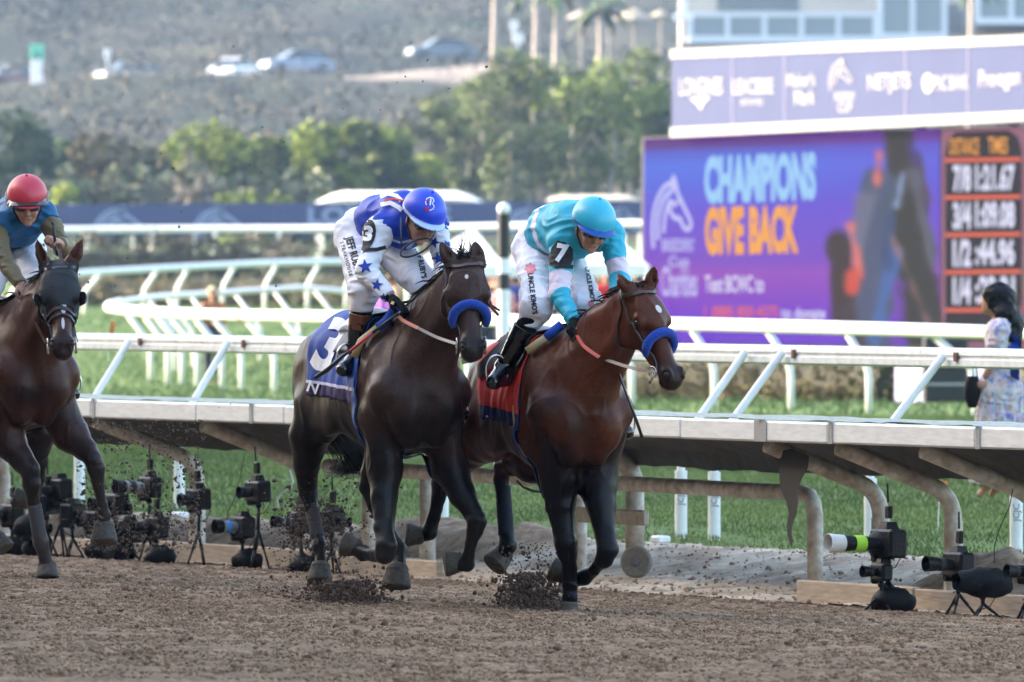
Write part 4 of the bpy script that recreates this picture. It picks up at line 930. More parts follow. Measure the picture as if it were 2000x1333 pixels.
# ---------------------------------------------------------------- horses
BR_LEATHER = mat('brown_leather', (.075, .035, .022), .4, bump=.2, bscale=60, coat=.2)
BLK_LEATHER = mat('black_leather', (.012, .011, .011), .35, bump=.15, bscale=60, coat=.3)
METAL = mat('bit_metal', (.6, .6, .6), .25, 1.0)
HAIR = mat('mane_hair', (.004, .0035, .0035), .5, bump=.3, bscale=80, spec=.25)
class Frame:
    def __init__(s, px, Y, th, dz=0):
        s.dz = dz
        s.O = Vector(((px - 1000) / F * Y, Y, 0)); s.u = Vector((math.cos(R(th)), -math.sin(R(th)), 0)); s.v = Vector((math.sin(R(th)), math.cos(R(th)), 0))
    def L(s, a, w, z): return s.O + s.u * a + s.v * w + Vector((0, 0, z + s.dz))
    def P(s, px, py, a):
        k = (px - 1000) / F; w = (k * (s.O.y + s.u.y * a) - s.O.x - s.u.x * a) / (s.v.x - k * s.v.y); q = s.O + s.u * a + s.v * w; q.z = CH - (py - HZ) / F * q.y; return q
    def pt(s, t): return s.L(*t[1:4]) if t[0] == 'L' else s.P(*t[:3])
def ribbon(name, pts, width, m, parent, bvh=None, off=.006, thick=.004, n=40, wdir=None):
    "strap along pts, pressed on the surface of bvh when given"
    P = [Vector(p) for p in pts]; sm = []
    for i in range(len(P) - 1):
        p0, p1, p2, p3 = P[max(i - 1, 0)], P[i], P[i + 1], P[min(i + 2, len(P) - 1)]; c = max(2, n // (len(P) - 1))
        for k in range(c):
            u = k / c; sm.append(.5 * ((2 * p1) + (p2 - p0) * u + (2 * p0 - 5 * p1 + 4 * p2 - p3) * u * u + (3 * p1 - p0 - 3 * p2 + p3) * u ** 3))
    sm.append(P[-1]); N = []
    for i, q in enumerate(sm):
        nn = None
        if bvh is not None:
            h = bvh.find_nearest(q, .3)
            if h[0] is not None: nn = h[1]; sm[i] = h[0] + nn * off
        N.append(nn if nn is not None else (Vector(wdir) if wdir is not None else Vector((0, -1, 0))))
    rows = []
    for i, q in enumerate(sm):
        t = (sm[min(i + 1, len(sm) - 1)] - sm[max(i - 1, 0)]).normalized(); nn = N[i]; wv = t.cross(nn).normalized() * width / 2; rows.append([q - wv - nn * thick, q - wv + nn * thick, q + wv + nn * thick, q + wv - nn * thick, q - wv - nn * thick])
    b = MB(); b.grid(rows); return b.build(name, m, parent, auto=True)
def hair(name, strands, m, parent, r=.006, n=5):
    b = MB()
    for st in strands: b.tube(st, [r * (1 - .85 * i / (len(st) - 1)) for i in range(len(st))], n, cap=False)
    return b.build(name, m, parent, True)
def horse(name, label, fr, legs, poll, muz, hv, ears, coat, hooves, gzoff=0, res=.0095, blinker=False):
    "legs: list of chains [(spec..., r)], poll/muz specs, hv lateral direction of the head, ears two tip points"
    L = fr.L; t = thing(name, label, 'horse', L(0, 0, 0), 'race horses galloping'); v = np.array(fr.v); u = np.array(fr.u)
    pl = fr.pt(poll); mz = fr.pt(muz); d = (mz - pl); HL = d.length; d.normalize(); l = Vector(hv); l = (l - d * l.dot(d)).normalized(); nn = d.cross(l); nn = nn if nn.y < 0 else -nn; k_ = HL / .58
    HP = lambda a, n, w: pl + d * a * k_ + nn * n * k_ + l * w * k_ * 1.2
    pts = [L(-.95, 0, 1), pl, mz, L(.8, 0, .8)] + [fr.pt(q) for c in legs for q in c] + [Vector(e) for e in ears]
    lo = np.min([np.array(q) for q in pts], 0) - .22; hi = np.max([np.array(q) for q in pts], 0) + .2; hi[2] = max(hi[2], 1.8)
    lo[0] = min(lo[0], min(L(-.8, -.3, 0).x, L(.7, -.3, 0).x) - .05); hi[0] = max(hi[0], L(.6, .3, 0).x + .05)
    f = Field(lo, hi, res)
    C = lambda a, b, ra, rb, k=.06, q=None: f.cone(L(*a), L(*b), ra, rb, k, (v, q) if q else None)
    E = lambda c, r, k=.06: f.ell(L(*c), r, (u, v, (0, 0, 1)), k)
    C((.38, 0, 1.19), (-.30, 0, 1.21), .335, .305, .05, .80); C((-.05, 0, 1.10), (-.45, 0, 1.20), .24, .19, .08, .9)
    C((.46, 0, 1.47), (.08, 0, 1.44), .115, .09, .10, .7); C((.08, 0, 1.42), (-.5, 0, 1.46), .10, .11, .08)
    C((-.38, 0, 1.34), (-.62, 0, 1.31), .23, .235, .08, 1.04)
    for s_ in (-1, 1):
        E((-.70, .125 * s_, 1.2), (.17, .135, .26)); E((-.52, .16 * s_, 1.12), (.22, .11, .25)); E((-.40, .185 * s_, 1.40), (.09, .06, .06), .08)
        C((.34, .13 * s_, 1.48), (.63, .165 * s_, 1.16), .075, .115, .06); C((.63, .165 * s_, 1.16), (.44, .16 * s_, 1.02), .11, .12, .05)
        E((.40, .205 * s_, 1.16), (.13, .05, .24), .05); E((.70, .105 * s_, 1.085), (.11, .105, .15), .03); E((.66, .07 * s_, .96), (.09, .075, .10), .03); E((-.30, .20 * s_, 1.02), (.12, .05, .10), .08)
    E((.58, 0, 1.20), (.20, .19, .30)); E((.25, 0, .92), (.36, .17, .10), .06)
    # neck
    nb = L(.50, 0, 1.30); q1 = HP(.05, -.13, 0); mid = nb.lerp(q1, .5) + Vector((0, 0, .02)); w3 = nb.lerp(mid, .5)
    na = (q1 - nb).normalized(); side = na.cross(Vector((0, 0, 1))).normalized()
    f.cone(nb, mid, .235, .165, .10, (side, .60)); f.cone(mid, q1, .165, .105, .06, (side, .66)); f.cone(L(.42, 0, 1.50), mid + Vector((0, 0, .12)), .07, .05, .08); f.cone(mid + Vector((0, 0, .12)), HP(-.01, -.07, 0), .05, .055, .06)
    f.cone(L(.62, 0, 1.12), mid - Vector((0, 0, .06)), .12, .09, .10)
    for s_ in (-1, 1): f.cone(HP(.14, -.16, .045 * s_), L(.60, .07 * s_, 1.15), .03, .045, .06)
    # head
    ax = (np.array(d), np.array(nn), np.array(l)); K = k_
    hc = lambda a, b, ra, rb, k=.03, q=None: f.cone(HP(*a), HP(*b), ra * K, rb * K, k, (l, q) if q else None)
    he = lambda c, r, k=.02, sub=False: f.ell(HP(*c), [r[0] * K, r[1] * K, r[2] * K * 1.2], ax, k, sub)
    hc((.03, -.05, 0), (.17, -.045, 0), .082, .096, .04, 1.15); he((.15, .025, 0), (.13, .045, .085), .03); hc((.22, -.04, 0), (.46, -.035, 0), .074, .052, .04, 1.02)
    hc((.20, -.15, 0), (.49, -.09, 0), .05, .033, .03); he((.53, -.045, 0), (.075, .060, .060), .03); he((.585, -.055, 0), (.032, .044, .045), .02); he((.55, -.108, 0), (.045, .026, .034), .015)
    for s_ in (-1, 1):
        he((.17, -.135, .048 * s_), (.125, .11, .038), .03); he((.205, .004, .078 * s_), (.048, .034, .03), .02); hc((.23, -.03, .078 * s_), (.36, -.055, .055 * s_), .016, .01, .02)
        he((.545, -.006, .040 * s_), (.042, .028, .020), .012); hc((.02, -.01, .05 * s_), (-.02, .015, .06 * s_), .035, .032, .03)
    for s_ in (-1, 1):
        he((.556, .002, .052 * s_), (.024, .020, .014), .006, True); he((.212, .008, .104 * s_), (.020, .014, .012), .006, True)
    he((.585, -.084, 0), (.055, .0055, .06), .004, True)
    eb = [HP(.0, .005, -.066), HP(.0, .005, .066)]
    for b_, tip in zip(eb, ears):
        tip = Vector(tip); m_ = b_.lerp(tip, .45); f.cone(b_, m_, .034, .034, .02, (nn, .62)); f.cone(m_, b_.lerp(tip, .75), .034, .021, .012, (nn, .62)); f.cone(b_.lerp(tip, .75), tip, .021, .004, .01, (nn, .62))
        o = nn * .022; f.cone(b_.lerp(tip, .22) + o, b_.lerp(tip, .62) + o, .017, .016, .004, None, True); f.cone(b_.lerp(tip, .62) + o, b_.lerp(tip, .88) + o * .8, .016, .006, .004, None, True)
    # legs
    for c in legs:
        for i in range(len(c) - 1):
            a, b = c[i], c[i + 1]; f.cone(fr.pt(a), fr.pt(b), a[-1], b[-1], .045 if a[-1] > .08 else .014)
            pa, pb = fr.pt(a), fr.pt(b)
            if a[-1] < .045 and b[-1] < .045 and (pb - pa).length > .07:
                ax_ = (pb - pa).normalized(); bk = -(fr.u - ax_ * fr.u.dot(ax_)); bk = bk.normalized() + fr.v * -.25; f.cone(pa + bk * .030, pb + bk * .032, .014, .014, .006)
            elif .045 <= b[-1] <= .060 and a[-1] > b[-1] * .9:
                ax_ = (pb - pa).normalized(); sd = ax_.cross(fr.u).normalized()
                for q_ in (-1, 1): f.cone(pb + sd * q_ * .026, pb + sd * q_ * .028 - ax_ * .03, .026, .020, .012)
    vv, q = f.mesh(); vv = relax(vv, q, 1, .4)
    nrm = vnormals(vv, q); wv = vv + .06 * np.c_[noise3(vv * 5, 31), noise3(vv * 5, 32), noise3(vv * 5, 33)]
    mus = noise3(vv * [7, 7, 4.5], 3) * .007 + (.5 - np.abs(noise3(wv * [10, 10, 4], 5))) * .0095 + noise3(vv * [22, 22, 9], 6) * .0016
    vn = np.exp(-(noise3(wv * [7, 7, 3.5], 8) / .055) ** 2) * np.clip(noise3(vv * 4, 12) * 3 + .9, 0, 1)
    vv = vv + nrm * (mus + vn * .0048)[:, None]
    c0, c1, pts_, dust = [np.array(x) for x in coat]
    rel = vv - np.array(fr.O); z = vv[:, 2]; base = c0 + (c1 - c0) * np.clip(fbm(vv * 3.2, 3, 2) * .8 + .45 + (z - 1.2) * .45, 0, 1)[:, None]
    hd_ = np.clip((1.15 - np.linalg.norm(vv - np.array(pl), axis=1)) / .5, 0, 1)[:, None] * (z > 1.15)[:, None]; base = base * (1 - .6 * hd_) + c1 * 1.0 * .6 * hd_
    lowk = np.clip((.86 - z) / .22, 0, 1)[:, None] * (np.linalg.norm(vv - np.array(pl), axis=1) > .8)[:, None]
    base = base * (1 - lowk) + pts_ * lowk
    hm = np.array(pl); dm = (vv - hm) @ np.array(d); dist = np.linalg.norm(vv - (hm + dm[:, None] * np.array(d)), axis=1)
    mk = (np.clip((dm - .42 * K) / .10, 0, 1) * (dist < .22))[:, None]; base = base * (1 - mk * .75) + np.array([.014, .012, .012]) * mk * .75
    dk = np.clip((.75 - z) / .5, 0, 1)[:, None] * np.clip(fbm(vv * 7, 3, 9) * .6 + .55, 0, 1)[:, None]; base = base * (1 - dk * dust[3]) + dust[:3] * dk * dust[3]
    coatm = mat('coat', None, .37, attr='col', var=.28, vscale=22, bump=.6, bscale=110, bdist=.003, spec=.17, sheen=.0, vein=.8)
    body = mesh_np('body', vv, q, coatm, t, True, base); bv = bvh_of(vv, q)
    eye = mat('horse_eye', (.004, .003, .003), .12, spec=.5)
    for s_ in (-1, 1): MB().ball(HP(.210, -.004, .088 * s_), .023 * K, 14).build('eye', eye, t, True)
    for s_ in (-1, 1): MB().ball(HP(.553, -.004, .047 * s_), .018 * K, 12, (1, 1, 1)).build('nostril', mat('nostril_dark', (.01, .006, .006), .6), t, True)
    hm_ = mat('hoof_horn', (.040, .031, .022), .75, col2=(.07, .055, .04), var=.4, vscale=30, bump=.3, bscale=30)
    for (sp, dr, sz) in hooves:
        p = fr.pt(sp); dr = Vector(dr).normalized(); MB().lathe([(.022 * sz, -.072 * sz), (.043 * sz, -.060 * sz), (.052 * sz, -.042 * sz), (.050 * sz, -.034 * sz), (.058 * sz, -.008 * sz), (.065 * sz, .020 * sz), (.066 * sz, .036 * sz), (.061 * sz, .043 * sz), (.040 * sz, .045 * sz), (.0, .040 * sz)], p, dr, 20).build('hoof', hm_, t, auto=True)
    return dict(t=t, fr=fr, HP=HP, bvh=bv, pl=pl, d=d, n=nn, l=l, K=K, nb=nb, mid=mid, q1=q1, body=body)
def mane(h, n=90, seed=1, length=.10, side=-1, spiky=False):
    g = random.Random(seed); fr = h['fr']; st = []
    base = [fr.L(.40, 0, 1.60), h['mid'] + Vector((0, 0, .175)), h['HP'](-.05, -.06, 0)]
    for i in range(n):
        u = g.random(); a = base[0].lerp(base[1], u * 2) if u < .5 else base[1].lerp(base[2], u * 2 - 1); a = a + fr.v * g.uniform(-.02, .02)
        hh = h['bvh'].find_nearest(a, .3)
        if hh[0] is not None: a = hh[0]
        d = (fr.v * side * g.uniform(.3, 1) + Vector((0, 0, g.uniform(-.1, .5))) - fr.u * g.uniform(.2, .8)).normalized(); L_ = length * g.uniform(.5, 1.2); p = [a - d * .01]
        for k in range(1, 6): d = (d + Vector((0, 0, -.28)) + Vector([g.uniform(-.2, .2) for _ in range(3)])).normalized(); p.append(p[-1] + d * L_ / 5)
        st.append(p)
    hair('mane', st, HAIR, h['t'], .009)
def forelock(h, n=22, seed=2, length=.09, up=.8):
    g = random.Random(seed); st = []
    for i in range(n):
        a = h['HP'](g.uniform(-.03, .0), g.uniform(.02, .04), g.uniform(-.035, .035)); d = (-h['d'] * up + h['n'] * g.uniform(-.2, .6) + h['l'] * g.uniform(-1.0, .5)).normalized(); L_ = length * g.uniform(.4, 1.1); p = [a]
        for k in range(1, 6): d = (d + Vector((-.08, 0, -.22))).normalized(); p.append(p[-1] + d * L_ / 5)
        st.append(p)
    hair('forelock', st, HAIR, h['t'], .0055)
def bridle(h, leather, band=True):
    HP = h['HP']; t = h['t']; b = h['bvh']; r = thing_part('bridle', t)
    ribbon('browband', [HP(.02, -.03, -.10), HP(.035, .02, -.09), HP(.045, .08, -.04), HP(.045, .085, 0), HP(.045, .08, .04), HP(.035, .02, .09), HP(.02, -.03, .10)], .020, leather, r, b, .006)
    for s_ in (-1, 1):
        ribbon('cheek_strap', [HP(-.03, -.05, .07 * s_), HP(.03, -.04, .11 * s_), HP(.16, -.045, .14 * s_), HP(.30, -.055, .11 * s_), HP(.40, -.06, .09 * s_), HP(.475, -.078, .075 * s_)], .017, leather, r, b, .006)
        ribbon('throat_strap', [HP(.0, -.06, .11 * s_), HP(.10, -.14, .12 * s_), HP(.20, -.24, .09 * s_), HP(.23, -.29, .0)], .012, leather, r, b, .006)
        c = HP(.49, -.080, .068 * s_); m = MB(); ring = [c + h['d'] * (.030 * math.cos(a)) + h['n'] * (.030 * math.sin(a)) for a in np.linspace(0, 2 * math.pi, 17)]; m.tube(ring, .0045, 6, cap=False); m.build('bit_ring', METAL, r, True)
        m = MB(); m.tube([c, c + h['d'] * .03 - h['n'] * .03, c + h['d'] * .035 - h['n'] * .055], [.005, .006, .009], 6); m.build('bit_shank', METAL, r, True)
    return r
def noseroll(h, m):
    HP = h['HP']; P = [HP(.390, -.068, -.076), HP(.362, -.032, -.083), HP(.332, .008, -.070), HP(.315, .036, -.040), HP(.308, .047, 0), HP(.315, .036, .040), HP(.332, .008, .070), HP(.362, -.032, .083), HP(.390, -.068, .076)]
    b = MB(); sm = []
    for i in range(len(P) - 1):
        p0, p1, p2, p3 = P[max(i - 1, 0)], P[i], P[i + 1], P[min(i + 2, len(P) - 1)]
        for k in range(6): u = k / 6; sm.append(.5 * ((2 * p1) + (p2 - p0) * u + (2 * p0 - 5 * p1 + 4 * p2 - p3) * u * u + (3 * p1 - p0 - 3 * p2 + p3) * u ** 3))
    sm.append(P[-1]); n = len(sm); b.tube(sm, [.026 * min(1, (.55 + 3 * min(i, n - 1 - i) / n)) for i in range(n)], 18); return b.build('fleece_noseband', m, h['t'], True)
def polar(h, s, ph, z0=1.2, off=.01):
    "point of the body surface at angle ph from straight up, positive to the horse's left"
    fr = h['fr']; c = fr.L(s, 0, z0); d = fr.v * math.sin(ph) + Vector((0, 0, math.cos(ph))); hh = h['bvh'].ray_cast(c + d * .75, -d, .75)
    return (hh[0] + d * off) if hh[0] is not None else c + d * (.28 + off)
def cloth(h, name, s0, s1, ph0, ph1, m, off=.014, nu=30, nv=50, fold=.006, seed=1, slope=0.0, band=None, parent=None, s0b=None, s1b=None):
    g = []; V = []; cf = []
    for i in range(nu + 1):
        row = []
        for j in range(nv + 1):
            ph = ph0 + (ph1 - ph0) * j / nv; k = abs(ph) / max(abs(ph0), abs(ph1)); a0 = s0 + ((s0b if s0b is not None else s0) - s0) * k; a1 = s1 + ((s1b if s1b is not None else s1) - s1) * k
            s = a0 + (a1 - a0) * i / nu; ph = ph * (1 + slope * (s - s0)); p = polar(h, s, ph, 1.2, off + fold * (k ** 1.3) * (math.sin(s * 38 + ph * 2 + seed) + .6 * math.sin(s * 83 + seed * 2 - ph * 3)))
            row.append(p)
        V.append(row)
    b = MB(); b.grid(V); me = b.build(name, m, parent or h['t'], True)
    if band:
        mi = []
        for i in range(nu):
            for j in range(nv): ph = ph0 + (ph1 - ph0) * (j + .5) / nv; k = abs(ph); mi.append(2 if k > band[1] else (1 if k > band[0] else 0))
        me.data.polygons.foreach_set('material_index', mi)
    so = me.modifiers.new('thick', 'SOLIDIFY'); so.thickness = .004
    return me, BVHTree.FromPolygons([tuple(p) for r in V for p in r], b.f)
def v2(x, y, z): return Vector((x, y, z))
# ---- dark bay with blue noseband
fA = Frame(745, 55.7, 70)
HA = horse('race_horse', 'dark brown race horse with blue fleece noseband and number 3 saddle cloth', fA, [
    [('L', .48, -.15, 1.05, .12), (752, 915, .50, .088), (750, 970, .55, .068), (751, 1030, .62, .050), (756, 1066, .67, .052), (753, 1082, .66, .047), (730, 1083, .52, .030), (711, 1081, .42, .038), (696, 1074, .38, .030)],
    [('L', .48, .15, 1.05, .125), (878, 915, .50, .095), (902, 965, .58, .070), (925, 1003, .66, .050), (932, 1018, .70, .053), (928, 1036, .69, .044), (920, 1062, .66, .030), (915, 1085, .63, .031), (912, 1102, .60, .037), (896, 1104, .57, .030)],
    [('L', -.58, -.15, 1.05, .16), (603, 850, -.62, .105), (600, 905, -.68, .070), (600, 945, -.72, .050), (602, 965, -.72, .046), (609, 1000, -.69, .034), (619, 1045, -.64, .032), (624, 1068, -.60, .040), (627, 1092, -.57, .031), (626, 1105, -.56, .036)],
    [('L', -.48, .14, 1.05, .15), ('L', -.28, .12, .90, .10), (728, 925, -.33, .062), (722, 952, -.38, .050), (732, 990, -.34, .036), (756, 1030, -.25, .032), (780, 1075, -.13, .042), (781, 1100, -.09, .033), (777, 1115, -.07, .040)]],
    (907, 512, 1.06), (925, 683, 1.34), (1, .10, 0), [fA.P(859, 472, 1.04), fA.P(927, 471, 1.06)],
    [(.010, .006, .005), (.060, .031, .023), (.0055, .0045, .0045), (.035, .029, .026, .6)],
    [((683, 1066, .34), (-.95, .2, .25), 1.0), ((884, 1100, .54), (-.95, -.1, -.12), 1.05), ((625, 1122, -.55), (-.05, -.35, -1), 1.08), ((775, 1130, -.06), (-.05, -.22, -1), 1.22)])
mane(HA, 110, 3, .13, -1); forelock(HA, 26, 4, .13)
g = random.Random(8); st = []
for i in range(300):
    o = [g.gauss(0, .03) for _ in range(3)]; a = HA['fr'].L(-.84, g.uniform(-.03, .03), 1.32); P = [a, fA.P(645 + o[0] * 250, 770 + o[1] * 200, -1.0), fA.P(652 + o[0] * 500, 832 + o[1] * 300, -1.08), fA.P(684 + o[0] * 600, 862 + o[1] * 500, -1.10), fA.P(694 + o[0] * 500, 905 + o[1] * 400, -1.15), fA.P(650 + g.uniform(-20, 25), 930 + g.uniform(-18, 12), -1.2)]
    sm = []
    for k in range(5):
        p0, p1, p2, p3 = P[max(k - 1, 0)], P[k], P[k + 1], P[min(k + 2, 5)]
        for j in range(4): u = j / 4; sm.append(.5 * ((2 * p1) + (p2 - p0) * u + (2 * p0 - 5 * p1 + 4 * p2 - p3) * u * u + (3 * p1 - p0 - 3 * p2 + p3) * u ** 3))
    sm.append(P[-1]); st.append(sm[:g.randint(14, 21)])
hair('tail', st, HAIR, HA['t'], .0075)
MB().tube([fA.L(-.78, 0, 1.38), fA.L(-.88, 0, 1.33), fA.P(640, 770, -1.0)], [.04, .035, .02], 10).build('dock', HAIR, HA['t'], True)
# ---- bright bay, number 7
fB = Frame(1070, 55.4, 74, -.095)
HB_ = horse('race_horse', 'reddish bay race horse with white star and red saddle cloth, one hoof in the dirt', fB, [
    [('L', .48, -.15, 1.05, .125), (1093, 935, .50, .098), (1093, 985, .50, .078), (1101, 1035, .52, .054), (1105, 1060, .54, .055), (1108, 1080, .53, .046), (1112, 1110, .51, .034), (1114, 1145, .49, .033), (1114, 1170, .48, .037), (1113, 1184, .48, .034)],
    [('L', .48, .15, 1.05, .13), (1166, 935, .50, .105), (1174, 990, .57, .080), (1184, 1045, .65, .056), (1187, 1075, .68, .056), (1180, 1095, .66, .046), (1162, 1112, .58, .034), (1142, 1128, .48, .035), (1126, 1132, .42, .036), (1106, 1124, .38, .031)],
    [('L', -.58, -.14, 1.05, .17), (905, 880, -.82, .11), (876, 925, -.95, .068), (862, 945, -1.0, .050), (856, 975, -1.02, .038), (846, 1012, -1.05, .034), (838, 1040, -1.07, .042), (822, 1046, -1.09, .034)],
    [('L', -.50, .13, 1.05, .16), (1040, 905, -.50, .10), (1005, 905, -.65, .066), (984, 912, -.75, .055), (980, 935, -.77, .044), (984, 980, -.75, .037), (990, 1040, -.72, .037), (993, 1066, -.70, .045), (985, 1080, -.72, .036)]],
    (1248, 566, 1.06), (1322, 738, 1.30), (.80, .58, 0), [fB.P(1205, 534, 1.03), fB.P(1279, 520, 1.07)],
    [(.013, .0045, .003), (.105, .028, .011), (.0022, .0022, .003), (.02, .016, .014, .2)],
    [((1112, 1196, .48), (0, -.1, -1), .95), ((1090, 1117, .34), (-.9, .1, .42), 1.0), ((806, 1045, -1.1), (-.95, -.1, .08), 1.0), ((974, 1093, -.75), (-.55, -.35, -.6), 1.12)])
mane(HB_, 110, 13, .11, -1); forelock(HB_, 16, 14, .05, .3)
# ---- left horse with blinkers
fC = Frame(2, 60.3, 71, .05)
HC = horse('race_horse', 'brown race horse with dark blinker hood, cut by the left edge', fC, [
    [('L', .48, -.15, 1.05, .125), (16, 862, .52, .095), (40, 895, .60, .072), (60, 918, .66, .060), (63, 945, .66, .055), (66, 975, .64, .038), (72, 1020, .62, .036), (79, 1060, .60, .042), (86, 1085, .60, .032), (89, 1098, .60, .038)],
    [('L', .48, .15, 1.05, .125), (138, 850, .55, .095), (165, 878, .64, .070), (180, 895, .70, .056), (187, 915, .70, .050), (193, 950, .68, .036), (200, 985, .65, .034), (203, 1006, .63, .040), (203, 1024, .62, .032)],
    [('L', -.55, .14, 1.05, .15), (75, 850, -.4, .085), (76, 900, -.5, .058), (72, 935, -.55, .045), (66, 965, -.6, .040), (52, 975, -.62, .032)],
    [('L', -.58, -.15, 1.05, .16), (-40, 900, -.6, .09), (-30, 980, -.7, .045), (-12, 1040, -.65, .036), (-6, 1055, -.62, .03)]],
    (113, 520, 1.04), (122, 680, 1.36), (1, .04, 0), [fC.P(72, 467, 1.05), fC.P(160, 468, 1.07)],
    [(.013, .0055, .004), (.065, .022, .012), (.012, .009, .008), (.065, .05, .042, .75)],
    [((92, 1117, .60), (.05, -.4, -1), 1.05), ((203, 1044, .62), (0, -.3, -1), 1.22), ((40, 975, -.64), (-.9, 0, .2), 1.0), ((2, 1062, -.6), (.5, -.3, -.8), 1.0)])
mane(HC, 90, 23, .12, -1)
# ---------------------------------------------------------------- riders
SKIN = mat('skin', (.42, .22, .15), .5, var=.12, vscale=14, bump=.1, bscale=120, spec=.4)
GLOVE = mat('glove_black', (.005, .005, .0055), .7, spec=.2, bump=.3, bscale=90)
BOOT = mat('boot_black', (.004, .004, .0045), .13, spec=.5, coat=.3, bump=.12, bscale=30, bdist=.01)
SOCK = mat('sock_black', (.005, .005, .006), .85, spec=.2, bump=.3, bscale=120)
def cloth_mat(nm, c, rough=.6, sheen=.0): return mat(nm, c, rough, var=.05, vscale=12, bump=.25, bscale=30, bdist=.004, spec=.35, sheen=sheen)
def folds(v, q, amp, seed, fr=11):
    n = vnormals(v, q); w_ = v + .05 * np.c_[noise3(v * 6, seed), noise3(v * 6, seed + 1), noise3(v * 6, seed + 2)]
    k = noise3(w_ * [fr, fr, fr * 2.1], seed + 3); k2 = noise3(w_ * [fr * 2.4, fr * 2.4, fr * 3.4], seed + 4)
    return v + n * ((1 - np.abs(k) * 2.2) * amp + k2 * amp * .45)[:, None]
def hand_prims(f, wrist, dr, pn, side, k=1.0, g=0.0, curl=1.0):
    wrist, dr, pn, side = [Vector(x) for x in (wrist, dr, pn, side)]; dr.normalize(); pn = (pn - dr * pn.dot(dr)).normalized(); side = (side - dr * side.dot(dr) - pn * side.dot(pn)).normalized()
    ax = (np.array(dr), np.array(pn), np.array(side)); q = lambda a, b, c: wrist + dr * a * k + pn * b * k + side * c * k
    f.cone(wrist - dr * .03, q(.03, 0, 0), .024 + g, .026 + g, .015); f.ell(q(.055, 0, 0), (.046 * k + g, .017 * k + g, .042 * k + g), ax, .012)
    for i, ln in enumerate((.95, 1.0, .93, .78)):
        c = .031 - .0205 * i; r = (.0098 - .0006 * i) * k + g; a = q(.088, .002, c); b = q(.088 + .036 * ln, .012 * curl, c * 1.05); d_ = q(.092 + .030 * ln, .012 + .028 * ln * curl, c * 1.05); e = q(.082 + .006 * ln, .020 + .030 * curl, c)
        f.cone(a, b, r * 1.05, r, .004); f.cone(b, d_, r, r * .93, .003); f.cone(d_, e, r * .93, r * .82, .003)
    a = q(.028, .006, .034); b = q(.058, .022, .052); c = q(.082, .034, .038); f.cone(a, b, .014 * k + g, .0115 * k + g, .008); f.cone(b, c, .0115 * k + g, .0095 * k + g, .004)
